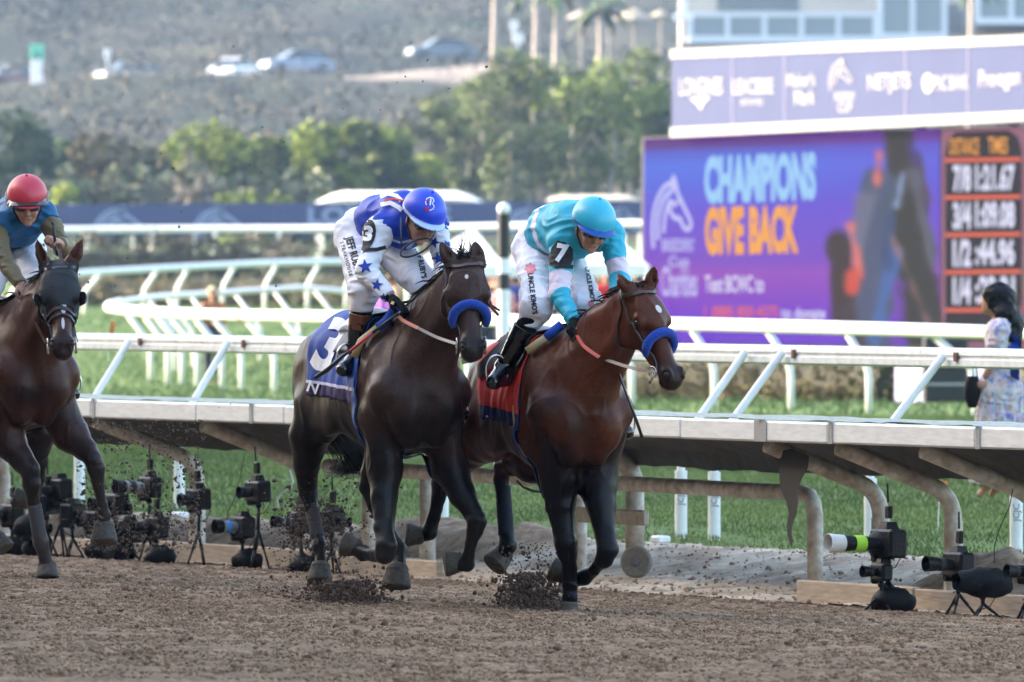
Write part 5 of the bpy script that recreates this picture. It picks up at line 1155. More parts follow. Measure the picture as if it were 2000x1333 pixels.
def rider(label, fr, J, cfg):
    t = thing('person', label, 'person', fr.P(*J['pelvis']), 'jockeys riding the race horses'); P = {k: fr.pt(v) for k, v in J.items() if k not in ('f', 'l')}
    fv = Vector(J['f']).normalized(); lv = Vector(J['l']); lv = (lv - fv * lv.dot(fv)).normalized(); up = fv.cross(lv); up = up if up.z > 0 else -up
    hc = P['head']; H = lambda a, b, c: hc + fv * a + up * b + lv * c; ax = (np.array(fv), np.array(up), np.array(lv))
    allp = np.array([p[:] for p in P.values()]); lo = allp.min(0) - .2; hi = allp.max(0) + .2; res = .0068
    tv = (P['chest'] - P['pelvis']).normalized()
    def torso(f, g):
        f.cone(P['hipR'], P['hipL'], .095 + g, .095 + g, .05); f.cone(P['pelvis'], P['waist'], .115 + g, .105 + g, .06); f.cone(P['waist'], P['chest'], .108 + g, .135 + g, .06)
        f.cone(P['shR'], P['shL'], .066 + g, .066 + g, .05); f.cone(P['chest'], P['chest'] + tv * .07, .13 + g, .10 + g, .05)
    def arm(f, s, g, cuff=True):
        f.cone(P['sh' + s], P['el' + s], .056 + g, .043 + g, .03); f.cone(P['el' + s], P['wr' + s], .044 + g, .027 + g * (.8 if cuff else 1), .02)
    def leg(f, s, g): f.cone(P['hip' + s], P['kn' + s], .088 + g, .058 + g, .04); f.cone(P['kn' + s], P['an' + s], .056 + g, .034 + g, .02)
    def head(f):
        f.ell(hc, (.095, .112, .076), ax, .02); f.ell(H(.035, -.045, 0), (.062, .075, .060), ax, .02); f.ell(H(.045, -.095, 0), (.046, .034, .044), ax, .02)
        f.cone(H(.092, -.005, 0), H(.113, -.045, 0), .008, .0125, .01); f.ell(H(.100, -.052, 0), (.014, .009, .018), ax, .006); f.ell(H(.082, -.115, 0), (.018, .016, .022), ax, .012); f.ell(H(.096, -.078, 0), (.010, .008, .022), ax, .006)
        f.ell(H(.108, -.080, 0), (.016, .0022, .020), ax, .002, True)
        for s in (-1, 1): f.ell(H(-.005, -.03, .076 * s), (.022, .032, .008), ax, .006); f.ell(H(.075, -.055, .04 * s), (.02, .018, .016), ax, .015); f.ell(H(.086, -.012, .031 * s), (.012, .010, .015), ax, .006, True)
        f.cone(hc - up * .06 - fv * .02, P['chest'] + tv * .05, .052, .06, .03)
    f = Field(lo, hi, res); torso(f, -.008)
    for s in 'RL': arm(f, s, -.006); leg(f, s, -.006); f.cone(P['an' + s], P['toe' + s], .03, .028, .02)
    head(f)
    for s in 'RL': hand_prims(f, *[fr_ for fr_ in (P['wr' + s], P['ha' + s] - P['wr' + s], cfg['pn' + s], cfg['sd' + s])], 1.0, -.001 if cfg['glove'] else 0)
    v, q = f.mesh(); mesh_np('body', v, q, SKIN, t, True)
    hairm = mat('hair_dark', (.02, .014, .01), .6)
    # shirt body
    f = Field(lo, hi, res); torso(f, .012); v, q = f.mesh()
    keepk = (v - np.array(P['waist'] - tv * .10)) @ np.array(tv) > 0; q = q[keepk[q].all(1)]; v = folds(v, q, .0085, 3, 9)
    vc = np.tile(np.array(cfg['vest'], float), (len(v), 1)); cfg['paint'](v, vc, P, H) if cfg.get('paint') else None
    vest = mesh_np('vest', v, q, mat('silk', None, .5, attr='col', bump=.3, bscale=35, bdist=.004, sheen=0, spec=.3), t, True, vc); bvest = bvh_of(v, q)
    out = dict(t=t, P=P, H=H, vest=vest, bvest=bvest, fv=fv, up=up, lv=lv)
    for s in 'RL':
        f = Field(lo, hi, res); arm(f, s, .011, False)
        if s in cfg.get('puff', ''): f.ell(P['sh' + s] + (P['el' + s] - P['sh' + s]) * .12, (.082, .082, .082), ((1, 0, 0), (0, 1, 0), (0, 0, 1)), .03)
        cut = P['wr' + s]; dn = (P['wr' + s] - P['el' + s]).normalized(); f.clip_plane(cut - dn * .015, dn) if cfg.get('cuffcut') else f.clip_plane(cut, dn)
        v, q = f.mesh(); v = folds(v, q, .0055, 7 if s == 'R' else 9, 16); vc = np.tile(np.array(cfg['sleeve'], float), (len(v), 1))
        if cfg.get('armpaint'): cfg['armpaint'](v, vc, P, s)
        o = mesh_np('sleeve', v, q, MATS['silk'], t, True, vc); out['sleeve' + s] = o; out['bs' + s] = bvh_of(v, q)
    f = Field(lo, hi, res); f.cone(P['hipR'], P['hipL'], .112, .112, .05); f.cone(P['pelvis'], P['pelvis'].lerp(P['waist'], .6), .122, .10, .06)
    for s in 'RL':
        f.cone(P['hip' + s], P['kn' + s], .108, .083, .04); k_ = P['kn' + s] + (P['an' + s] - P['kn' + s]) * .22; f.cone(P['kn' + s], k_, .080, .062, .03)
    v, q = f.mesh(); v = folds(v, q, .0080, 21, 11)
    pants = mesh_np('breeches', v, q, cloth_mat('breeches_white', (.80, .79, .84), .7), t, True); out['pants'] = pants; out['bp'] = bvh_of(v, q)
    for s in 'RL':
        k0, an, toe, heel = P['kn' + s], P['an' + s], P['toe' + s], P['heel' + s]; dn = (an - k0)
        f = Field(lo, hi, res); f.cone(k0 + dn * .12, an, .066, .041, .01); a_ = k0 + dn * .52; v = None; f.clip_plane(a_, dn.normalized()); vv, q = f.mesh(); mesh_np('sock', vv, q, SOCK, t, True)
        f = Field(lo, hi, res); f.cone(k0 + dn * .30, an, .070 if cfg['tall'] else .066, .045, .01); f.cone(an, toe, .042, .036, .03); f.cone(an, heel, .042, .036, .02); f.cone(heel, toe, .030, .030, .03)
        top = k0 + dn * (.36 if cfg['tall'] else .33); f.clip_plane(top, -dn.normalized()); sole = (toe + heel) / 2 - Vector((0, 0, .040)); sn = (toe - heel).cross(lv).normalized(); sn = sn if sn.z < 0 else -sn; f.clip_plane((toe + heel) / 2 + sn * .032, sn)
        vv, q = f.mesh(); vv = folds(vv, q, .0022, 31, 14); o = mesh_np('boot', vv, q, BOOT, t, True); out['boot' + s] = o
        ff = Field(lo, hi, res); ff.cone(heel, toe, .034, .034, .03); ff.clip_plane((toe + heel) / 2 + sn * .030, -sn); ff.clip_plane((toe + heel) / 2 + sn * .038, sn); vv, q = ff.mesh()
        if len(q): mesh_np('sole', vv, q, mat('boot_sole', (.03, .025, .02), .8), o, True)
        if not cfg['tall']:
            f = Field(lo, hi, res); f.cone(k0 + dn * .25, an, .0695, .0455, .01); f.clip_plane(k0 + dn * .33, -dn.normalized()); f.clip_plane(k0 + dn * .58, dn.normalized()); vv, q = f.mesh(); mesh_np('boot_cuff', vv, q, mat('tan_leather', (.15, .042, .016), .35, coat=.3, var=.2, vscale=20), o, True)
    # helmet
    f = Field(np.array(hc) - .24, np.array(hc) + .24, .0055); f.ell(H(-.012, .030, 0), (.140, .122, .119), ax, .01); f.clip_plane(H(0, .004, 0), -up)
    f2 = Field(np.array(hc) - .24, np.array(hc) + .24, .0055); f2.ell(H(.055, .012, 0), (.112, .017, .108), ax, .01); f.f = np.minimum(f.f, f2.f)
    v, q = f.mesh(); v = relax(v, q, 2, .5); rel = (v - np.array(hc)); hu = rel @ np.array(up); hf = rel @ np.array(fv); hl = rel @ np.array(lv)
    vc = np.tile(np.array(cfg['cap'], float), (len(v), 1)); cfg['cappaint'](vc, hu, hf, hl); helm = mesh_np('helmet', v, q, mat('cap_silk', None, .40, attr='col', bump=.12, bscale=40, bdist=.003, coat=.05), t, True, vc); out['helm'] = helm; out['bh'] = bvh_of(v, q)
    vv = MB().ball(H(-.012, .152, 0), .010, 10).build('cap_button', mat('button_' + label.split()[2], cfg['cap'], .5), helm, True)
    # goggles, straps
    g = thing_part('goggles', t); f = Field(np.array(hc) - .16, np.array(hc) + .16, .005)
    for s in (-1, 1): f.ell(H(.072, -.015, .034 * s), (.036, .028, .040), ax, .02)
    v, q = f.mesh(); mesh_np('lens', v, q, mat('goggle_lens', (.008, .008, .010), .06, spec=.9, coat=1), g, True)
    MB().tube([H(.072 * math.cos(a) if 0 else -.02 + .095 * math.cos(a), -.01 + .01 * math.cos(a), .088 * math.sin(a)) for a in np.linspace(.9, 2 * math.pi - .9, 24)], .008, 8).build('strap', mat('strap_black', (.02, .02, .02), .7), g, True)
    MB().tube([H(.0, .0, .088), H(.02, -.06, .078), H(.05, -.115, .045), H(.055, -.128, 0), H(.05, -.115, -.045), H(.02, -.06, -.078), H(0, 0, -.088)], .006, 8).build('chin_strap', mat('strap_black', (.02, .02, .02), .7), t, True)
    if cfg['glove']:
        for s in 'RL':
            w0 = P['wr' + s]; dd = P['ha' + s] - w0; f = Field(np.array(w0) - .17, np.array(w0) + .17, .0048); hand_prims(f, w0, dd, cfg['pn' + s], cfg['sd' + s], 1.04, .002); f.clip_plane(w0 - dd.normalized() * .028, -dd.normalized()); v, q = f.mesh(); o = mesh_np('glove', v, q, GLOVE, t, True); out['glove' + s] = o; out['bg' + s] = bvh_of(v, q)
    return out
CAMD = Vector((0, 1, 0)); CX = Vector((1, 0, 0)); CZ = Vector((0, 0, 1))
def onsurf(name, shape, p, ang, bvh, m, parent, off=.003, seg=.015):
    "flat shape on a garment, turned by ang degrees"
    a = R(ang); return decal(name, shape, p, CX * math.cos(a) + CZ * math.sin(a), -CX * math.sin(a) + CZ * math.cos(a), bvh, m, parent, CAMD, off, seg, .5)
ell2 = lambda a, b, n=20: poly2d([(a * math.cos(2 * math.pi * i / n), b * math.sin(2 * math.pi * i / n)) for i in range(n)])
BLUE = (.010, .045, .42); INK = mat('ink_black', (.012, .012, .014), .7); BLUEM = cloth_mat('star_blue', (.012, .045, .34)); WHM = cloth_mat('patch_white', (.82, .82, .84)); REDM = cloth_mat('patch_red', (.60, .025, .03)); LBL = cloth_mat('patch_pale_blue', (.55, .66, .85))
# blue and white rider
def capA(vc, u, f, l):
    vc[(u > .012) & (u < .030)] = [.50, .60, .80]; vc[u < .000] = [.01, .03, .25]
JA = dict(pelvis=(712, 446, -.26), waist=(745, 428, -.02), chest=(790, 430, .18), hipR=(694, 462, -.24), hipL=(735, 452, -.20), shR=(742, 446, .25), shL=(848, 436, .30), elR=(715, 530, .40), wrR=(764, 583, .57), haR=(790, 603, .64),
          elL=(866, 505, .42), wrL=(868, 560, .62), haL=(855, 590, .68), knR=(712, 566, .32), knL=(832, 562, .36), anR=(693, 702, .22), anL=('L', .20, .34, 1.10), toeR=(671, 722, .28), heelR=(712, 722, .17), toeL=('L', .28, .36, 1.04), heelL=('L', .13, .32, 1.05),
          head=(826, 424, .46), f=(.30, -.80, -.52), l=(.92, .22, -.30))
A = rider('jockey in blue silks, white starred sleeves and blue cap on the dark brown horse', fA, JA, dict(vest=BLUE, sleeve=(.80, .80, .84), cap=(.015, .06, .62), cappaint=capA, glove=True, tall=False, puff='R', pnR=(0, -.2, -1), sdR=(.3, -1, .2), pnL=(0, -.2, -1), sdL=(-.3, -1, .2), cuffcut=True))
def surfpt(px, py, Y): return W(px, py, Y)
YA = 55.3
for (px, py, r, a, k) in ((714, 521, .042, 8, 'R'), (737, 557, .036, -8, 'R'), (712, 484, .032, 25, 'R'), (750, 580, .022, 0, 'R'), (868, 440, .040, 5, 'L'), (848, 474, .034, -20, 'L'), (873, 478, .028, 30, 'L'), (856, 505, .036, 15, 'L'), (870, 525, .026, 0, 'L')):
    onsurf('star', star2d(r, 5, .42), surfpt(px, py, YA), a, A['bs' + k], BLUEM, A['sleeve' + k])
ab = onsurf('number_patch', ell2(.044, .080), surfpt(718, 458, YA), -10, A['bsR'], INK, A['sleeveR'], .006); onsurf('number', move2d(text2d('3', .105, .006), 0, 0), surfpt(719, 459, YA), -10, A['bsR'], WHM, ab, .012)
onsurf('arm_strap', stroke2d([(-.075, .006), (-.02, -.006), (.03, -.006), (.08, .008)], .020), surfpt(724, 486, YA), 0, A['bsR'], INK, A['sleeveR'], .006)
onsurf('emblem', join2d(stroke2d([(-.06, .012), (-.02, .035), (.03, .03), (.06, .005)], .022), stroke2d([(-.05, -.03), (0, -.012), (.05, -.03), (.07, -.045)], .024)), surfpt(762, 392, YA), -8, A['bvest'], WHM, A['vest']); onsurf('emblem', stroke2d([(-.05, -.01), (0, .008), (.05, .0), (.08, .01)], .010), surfpt(768, 391, YA), -6, A['bvest'], REDM, A['vest'], .005)
onsurf('chest_stripe', join2d(stroke2d([(-.13, .02), (-.05, -.005), (.02, .01), (.09, .04)], .013), stroke2d([(-.02, -.05), (.03, .02)], .022)), surfpt(800, 472, YA), 0, A['bvest'], LBL, A['vest'])
cz = surfpt(840, 397, 55)
onsurf('cap_emblem', join2d(stroke2d([(.0, -.04), (.018, -.030), (.022, -.014), (.010, 0), (.018, .014), (.010, .028), (-.004, .032), (-.022, .022), (-.026, .002), (-.020, -.012)], .0055), poly2d([(-.003, -.012), (.003, -.012), (.005, .018), (0, .03), (-.005, .018)])), cz, -6, A['bh'], WHM, A['helm'], .002, .006)
onsurf('cap_star', star2d(.016, 5, .45), surfpt(833, 408, 55), -6, A['bh'], REDM, A['helm'], .003, .006); onsurf('cap_scroll', stroke2d([(-.014, .004), (0, 0), (.014, .006)], .005), surfpt(835, 393, 55), -6, A['bh'], REDM, A['helm'], .003, .006)
onsurf('lettering', text2d("JEFF RUBY'S", .056, .0022, .74), surfpt(690, 500, YA), -73, A['bp'], INK, A['pants']); onsurf('lettering', text2d("STEAKHOUSE", .028, .0005, .9, 1.35), surfpt(675, 506, YA), -73, A['bp'], INK, A['pants']); onsurf('lettering', text2d("JEFF RUBY'S", .040, .0016, .8), surfpt(822, 515, YA), -78, A['bp'], INK, A['pants'])
gold = mat('gold_mark', (.75, .52, .16), .5); onsurf('glove_badge', star2d(.012, 4, .6), surfpt(767, 592, YA - .2), 20, A['bgR'], gold, A['gloveR'], .002, .006)
MB().tube([W(790 + 30 * math.cos(a) + 22, 480 + 14 * math.sin(a) + 4 - 12 * math.cos(a), 55.02 - .03 * math.sin(a)) for a in np.linspace(0, 2 * math.pi, 29)], .0055, 8, cap=False).build('spare_goggles', mat('strap_black', (.02, .02, .02), .7), A['t'], True)
MB().tube([W(783, 425, 55.05), W(783, 460, 54.98), W(784, 482, 54.98)], .004, 6).build('spare_goggle_strap', mat('strap_black', (.02, .02, .02), .7), A['t'], True); MB().tube([W(838, 470, 55.0), W(846, 462, 54.98), W(850, 450, 55.0)], .004, 6).build('spare_goggle_strap', mat('strap_black', (.02, .02, .02), .7), A['t'], True)
# turquoise rider
TQ = (.035, .44, .58)
def capB(vc, u, f, l): vc[(u > .012) & (u < .030)] = [.01, .08, .38]
def paintB(v, vc, P, H):
    rel = v - np.array(P['waist']); a = rel @ np.array(((P['shL'] - P['pelvis']).normalized())); b = rel[:, 2]
    k = np.abs(a + .02 - (.30 - b) * .0 + (b - .06) * .25 - .015); vc[(k < .022)] = [.80, .76, .84]
def armB(v, vc, P, s):
    d = P['el' + s] - P['sh' + s]; t = (v - np.array(P['sh' + s])) @ np.array(d) / d.length_squared; e = P['wr' + s] - P['el' + s]; t2 = (v - np.array(P['el' + s])) @ np.array(e) / e.length_squared
    vc[(t > .62) & (t2 < .06)] = [.80, .68, .76]
JB = dict(pelvis=(1056, 476, -.24), waist=(1078, 448, -.02), chest=(1120, 448, .2), hipR=(1044, 486, -.24), hipL=(1085, 476, -.18), shR=(1098, 474, .28), shL=(1192, 458, .34), elR=(1094, 576, .42), wrR=(1121, 628, .60), haR=(1133, 648, .66),
          elL=(1212, 545, .46), wrL=(1204, 600, .66), haL=(1196, 626, .72), knR=(1050, 598, .32), knL=(1148, 596, .38), anR=(985, 716, .20), anL=('L', .20, .34, 1.10), toeR=(964, 748, .28), heelR=(1003, 742, .14), toeL=('L', .28, .36, 1.04), heelL=('L', .13, .32, 1.05),
          head=(1158, 440, .50), f=(.22, -.86, -.46), l=(.95, .22, -.18))
B = rider('jockey in turquoise silks with number 7 armband and turquoise cap on the reddish bay horse', fB, JB, dict(vest=TQ, sleeve=TQ, cap=(.03, .45, .60), cappaint=capB, paint=paintB, armpaint=armB, glove=True, tall=True, puff='', pnR=(0, -.2, -1), sdR=(.3, -1, .2), pnL=(0, -.2, -1), sdL=(-.3, -1, .2)))
YB = 55.0
ab = onsurf('number_patch', poly2d([(-.062, -.072), (.052, -.076), (.066, -.02), (.05, .045), (.015, .082), (-.03, .07), (-.056, .02)]), surfpt(1097, 495, YB), -10, B['bsR'], INK, B['sleeveR'], .006); onsurf('number', text2d('7', .125, .007, .85), surfpt(1096, 497, YB), -10, B['bsR'], WHM, ab, .012)
onsurf('arm_strap', stroke2d([(-.085, .010), (-.02, -.006), (.03, -.010), (.085, -.014)], .020), surfpt(1093, 517, YB), 0, B['bsR'], INK, B['sleeveR'], .006)
onsurf('lettering', text2d("UNCLE KIMO'S", .037, .0016, .9), surfpt(1040, 574, YB), -83, B['bp'], INK, B['pants']); onsurf('lettering', text2d("POKE BAR", .018, 0, 1, 1.3), surfpt(1033, 574, YB), -84, B['bp'], mat('ink_grey', (.3, .3, .35), .7), B['pants']); onsurf('lettering', text2d("UNCLE KIMO'S", .032, .0014, .9), surfpt(1152, 556, YB), -80, B['bp'], INK, B['pants'])
PK = cloth_mat('flower_pink', (.72, .22, .26)); onsurf('flower', star2d(.034, 7, .72), surfpt(1036, 525, YB), 0, B['bp'], PK, B['pants']); onsurf('flower', star2d(.020, 7, .72), surfpt(1154, 593, YB), 0, B['bp'], PK, B['pants'])
onsurf('glove_badge', star2d(.012, 4, .6), surfpt(1128, 641, YB - .2), 20, B['bgR'], gold, B['gloveR'], .002, .006)
# left rider
def capC(vc, u, f, l): vc[u < .006] = [.40, .02, .04]
JC = dict(pelvis=(22, 470, -.24), waist=(24, 440, 0), chest=(36, 430, .2), hipR=(8, 480, -.22), hipL=(52, 472, -.2), shR=(-8, 440, .3), shL=(88, 420, .34), elR=(2, 500, .42), wrR=(40, 556, .60), haR=(56, 582, .68),
          elL=(124, 485, .42), wrL=(118, 478, .66), haL=(105, 466, .74), knR=(-30, 575, .30), knL=(72, 560, .36), anR=('L', .20, -.34, 1.10), anL=('L', .20, .34, 1.10), toeR=('L', .28, -.36, 1.04), heelR=('L', .13, -.32, 1.05), toeL=('L', .28, .36, 1.04), heelL=('L', .13, .32, 1.05),
          head=(53, 392, .48), f=(.06, -.92, -.36), l=(.99, .06, .03))
C_ = rider('jockey in a blue vest with olive sleeves and red cap, cut by the left edge', fC, JC, dict(vest=(.012, .11, .26), sleeve=(.16, .125, .065), cap=(.55, .035, .06), cappaint=capC, glove=False, tall=True, puff='', pnR=(0, -.2, -1), sdR=(.3, -1, .2), pnL=(-.6, -.8, -.2), sdL=(0, 0, 1)))
Hc = C_['H']; ribbon('cap_goggles', [Hc(-.10, .02, -.11), Hc(.02, .016, -.125), Hc(.11, .02, -.09), Hc(.14, .022, 0), Hc(.11, .02, .09), Hc(.02, .016, .125), Hc(-.10, .02, .11)], .034, mat('smoked_band', (.045, .04, .035), .15, coat=.8), C_['t'], C_['bh'], .006, .004)
onsurf('lettering', text2d("RUBY'S", .050, .0025, .75), surfpt(82, 478, 59.9), -86, C_['bp'], INK, C_['pants'])
# whips
def whip(label, pts, tip_mat_from, cols, group='riding whips'):
    t = thing('riding_whip', label, 'whip', pts[0], group); b = MB(); b.tube(pts[:2], .0085, 8); b.build('handle', mat('whip_black', (.012, .012, .012), .4), t, True)
    b = MB(); b.tube(pts[1:3], .0085, 8); b.build('grip', cols, t, True); b = MB(); b.tube(pts[2:], [.0075, .010, .013, .012][:len(pts) - 2], 8); b.build('flap', mat('whip_black', (.012, .012, .012), .4), t, True); keep(t)
whip('black riding whip with red section held beside the boot of the blue rider', [fA.P(778, 612, .70), fA.P(728, 650, .60), fA.P(684, 686, .52), fA.P(672, 694, .49), fA.P(640, 722, .40), fA.P(616, 738, .33)], 0, mat('whip_red', (.55, .03, .06), .4))
whip('short dark whip handle in the raised fist of the red capped rider', [fC.P(112, 500, .76), fC.P(108, 478, .76), fC.P(104, 440, .76), fC.P(102, 434, .76)], 0, mat('whip_black', (.012, .012, .012), .4))
# ---------------------------------------------------------------- tack
BF = mat('fleece_blue', (.006, .050, .34), .95, var=.25, vscale=60, bump=1.0, bscale=150, bdist=.008, sheen=.1)
DB = mat('bridle_brown', (.055, .028, .02), .38, coat=.2, bump=.1, bscale=60)
for h in (HA, HB_): bridle(h, DB); noseroll(h, BF)
bC = bridle(HC, BLK_LEATHER)
HPc = HC['HP']
for a0 in (.33, .375): ribbon('noseband', [HPc(a0 + .05, -.09, -.075), HPc(a0 + .02, -.03, -.088), HPc(a0, .03, -.05), HPc(a0 - .01, .045, 0), HPc(a0, .03, .05), HPc(a0 + .02, -.03, .088), HPc(a0 + .05, -.09, .075)], .020 if a0 < .35 else .012, BLK_LEATHER, bC, HC['bvh'], .007)
# blinker hood on the left horse
def hood():
    v = np.array([q.co[:] for q in HC['body'].data.vertices]); f = np.array([p.vertices[:] for p in HC['body'].data.polygons]); n = vnormals(v, f); pl = np.array(HC['pl']); K = HC['K']
    a = (v - pl) @ np.array(HC['d']) / K; b = (v - pl) @ np.array(HC['n']) / K; l = (v - pl) @ np.array(HC['l']) / K / 1.2
    ear = (a < .0) & (np.abs(l) > .035) | (a < -.035); eyeh = (((a - .212) / .042) ** 2 + ((b + .008) / .034) ** 2 < 1) & (np.abs(l) > .065)
    ok = (a > -.03) & (a < .30 - np.clip(b + .05, 0, .1) * .0 + .03 * (np.abs(l) > .06)) & (b > -.16) & ~ear & ~eyeh & (np.linalg.norm(v - pl, axis=1) < .5)
    q = f[ok[f].all(1)]; u = np.unique(q); mp = np.zeros(len(v), int); mp[u] = np.arange(len(u)); hd = mesh_np('blinker_hood', (v + n * .007)[u], mp[q], mat('hood_fabric', (.010, .011, .013), .7, bump=.3, bscale=60), HC['t'], True)
    for s in (-1, 1):
        P = []
        for i in range(9):
            t = -1 + 2 * i / 8; row = []
            for j in range(6): g_ = j / 5 * 1.25; row.append(HPc(.235 + .05 * t * (1 - .15 * j / 5) + .02 * math.sin(g_), -.01 + .052 * math.sin(g_) * .9 - .0 * t, s * (.098 + .035 * math.sin(g_ * 1.2) * (1 - .3 * t * t)) ))
            P.append(row)
        b = MB(); b.grid(P); o = b.build('eye_cup', mat('cup_black', (.012, .011, .011), .3, coat=.5), hd, True); m_ = o.modifiers.new('s', 'SOLIDIFY'); m_.thickness = .006
        b = MB(); b.poly([HPc(-.01, .005 + .02, s * .055), HPc(.01, .0 + .02, s * .095), HPc(.03, .01 + .02, s * .075), HPc(.015, .03 + .02, s * .045)]); b.build('hood_label', WHM, hd)
hood()
def blaze(h, pts, w_): return decal('white_marking', stroke2d(pts, w_), Vector((0, 0, 0)), CX, CZ, h['bvh'], mat('white_hair', (.55, .52, .50), .7), h['t'], CAMD, .0025, .01)
def mark(h, px, py, rx, ry, ang=0, Y=54): return onsurf('white_star', ell2(rx, ry, 12), W(px, py, Y), ang, h['bvh'], mat('white_hair', (.55, .52, .50), .7), h['t'], .0012, .008)
mark(HA, 911, 541, .010, .012, 0, 54.4); mark(HB_, 1287, 604, .013, .024, 35, 54.2); mark(HC, 122, 600, .016, .040, 2, 59); mark(HC, 122, 632, .009, .034, 5, 59)
# saddle cloths
RB = cloth_mat('cloth_blue', (.012, .055, .30)); PW = cloth_mat('cloth_piping', (.62, .60, .78)); PU = cloth_mat('cloth_purple', (.030, .018, .085)); RD = cloth_mat('cloth_red', (.70, .045, .025)); NV = cloth_mat('cloth_navy', (.012, .012, .075)); 
sa, bsa = cloth(HA, 'saddle_cloth', -.50, .34, -1.78, 1.78, [RB, PW, PU], .016, 34, 60, .008, 1, 0.10, (1.50, 1.53), s0b=-.46, s1b=.40)
sb, bsb = cloth(HB_, 'saddle_cloth', -.46, .34, -1.86, 1.86, [RD, NV, NV], .016, 34, 60, .012, 4, 0.10, (1.60, 1.60), s0b=-.40, s1b=.42)
sc_, bsc = cloth(HC, 'saddle_cloth', -.46, .34, -1.6, 1.6, [cloth_mat('cloth_olive', (.26, .22, .10)), PU, PU], .016, 24, 40, .008, 6, 0.1, (1.45, 1.48))
onsurf('number', text2d('3', .40, .016, .72), W(648, 680, 56.2), -28, bsa, WHM, sa, .010, .012); onsurf('lettering', text2d('N', .085, .002), W(614, 757, 56.2), -20, bsa, WHM, sa, .010, .012); onsurf('lettering', text2d("BREEDERS' CUP", .030, .001), W(664, 722, 56.4), -17, bsa, WHM, sa, .004, .02)
onsurf('number', text2d('7', .36, .02, .8), W(962, 696, 56.0), -25, bsb, INK, sb, .010, .012); onsurf('lettering', text2d('ULI', .085, .002, .9), W(968, 824, 56.0), -8, bsb, WHM, sb, .010, .012)
SAD = mat('saddle_black', (.006, .0055, .0055), .45, spec=.25, bump=.2, bscale=40)
for h, nm, gc in ((HA, 'A', (.42, .43, .46)), (HB_, 'B', (.42, .43, .46)), (HC, 'C', (.30, .02, .05))):
    cloth(h, 'saddle', -.10, .36, -.95, .95, SAD, .036, 16, 30, .004, 3); fr = h['fr']
    b = MB(); P = []
    for i in range(13):
        a = -1.15 + 2.3 * i / 12; row = []
        for j in range(7):
            u = j / 6; r = .20 + .03 * u; row.append(fr.L(-.20 + .22 * u, math.sin(a) * (.20 - .02 * u), 1.42 + math.cos(a) * (.20 - .07 * (u - .35) ** 2 * 4)))
        P.append(row)
    b.grid(P); o = b.build('saddle_seat', mat('seat_' + nm, gc, .45, coat=.2, bump=.1), h['t'], True); m_ = o.modifiers.new('s', 'SOLIDIFY'); m_.thickness = .012
CRM = cloth_mat('pad_cream', (.48, .38, .20)); PBL = cloth_mat('pad_blue', (.012, .075, .45))
def pad(h, pts, cut, r=.026):
    p = [h['fr'].P(*q) for q in pts]
    for i, q in enumerate(p):
        hh = h['bvh'].find_nearest(q, .5)
        if hh[0] is not None: p[i] = hh[0] + hh[1] * (r + .01)
    MB().tube(p[:cut + 1], r, 12).build('shoulder_pad', PBL, h['t'], True); MB().tube(p[cut:], r * .85, 12).build('shoulder_pad', CRM, h['t'], True)
pad(HA, [(796, 618, .50), (776, 640, .48), (752, 664, .44), (736, 684, .42), (724, 702, .40)], 2); pad(HB_, [(1112, 652, .50), (1096, 660, .48), (1080, 672, .45), (1066, 686, .42), (1054, 704, .40)], 2)
# girths
def girth(h, s0, s1, c, w_=.07):
    P = [polar(h, s0 + (s1 - s0) * abs(a) / math.pi, a, 1.2, 0) for a in np.linspace(-math.pi, -1.2, 12)]; ribbon('girth', P, w_, c, h['t'], h['bvh'], .010, .004, 60)
    P = [polar(h, s0 + (s1 - s0) * abs(a) / math.pi, a, 1.2, 0) for a in np.linspace(math.pi, 1.2, 12)]; ribbon('girth', P, w_, c, h['t'], h['bvh'], .010, .004, 60)
girth(HA, .30, .42, cloth_mat('girth_blue', (.02, .06, .22)), .075); girth(HB_, .30, .42, cloth_mat('girth_navy', (.01, .025, .11)), .08); girth(HC, .3, .42, SAD, .07)
P = [polar(HA, .33 + .04 * math.sin(a), a, 1.2, .016) for a in np.linspace(-2.5, -1.55, 10)]; ribbon('girth_piping', P, .012, CRM, HA['t'], HA['bvh'], .017)
P = [polar(HB_, .33 + .04 * math.sin(a), a, 1.2, .016) for a in np.linspace(-2.6, -1.6, 10)]; ribbon('girth_piping', P, .012, CRM, HB_['t'], HB_['bvh'], .017)
# reins
RC = mat('rein_rubber', (.48, .12, .055), .5, bump=.4, bscale=80); RC2 = mat('rein_red_rubber', (.60, .09, .055), .5, bump=.4, bscale=80)
def outer(h, q):
    o = h['bvh'].ray_cast(q - CAMD * .6, CAMD, .62)
    return (o[0] - CAMD * .015) if o[0] is not None else q
def rein(h, fr, hand, mid, cut, m1, bit_s, bit=None):
    HP = h['HP']; e = HP(.49, -.08, .072 * bit_s); a = fr.P(*hand) if isinstance(hand, tuple) else hand; ms = [fr.P(*q) for q in mid]; c = fr.P(*cut)
    ribbon('rein', [a] + ms + [c], .020, m1, h['t'], None, thick=.003, wdir=(.3, -1, .1)) if h is not HB_ else ribbon('rein', [outer(h, q) for q in [a] + ms + [c]], .020, m1, h['t'], None, thick=.003, wdir=(.3, -1, .1)); ribbon('rein', [c, c.lerp(e, .5) + Vector((0, 0, -.008)), e], .018, DB, h['t'], None, thick=.003, wdir=(.3, -1, .1))
rein(HA, fA, (778, 618, .68), [(790, 628, .74)], (816, 641, .85), RC, -1); rein(HB_, fB, (1127, 655, .70), [(1140, 676, .76)], (1170, 698, .86), RC2, -1); rein(HC, fC, (46, 598, .72), [], (66, 622, .85), BLK_LEATHER, -1)
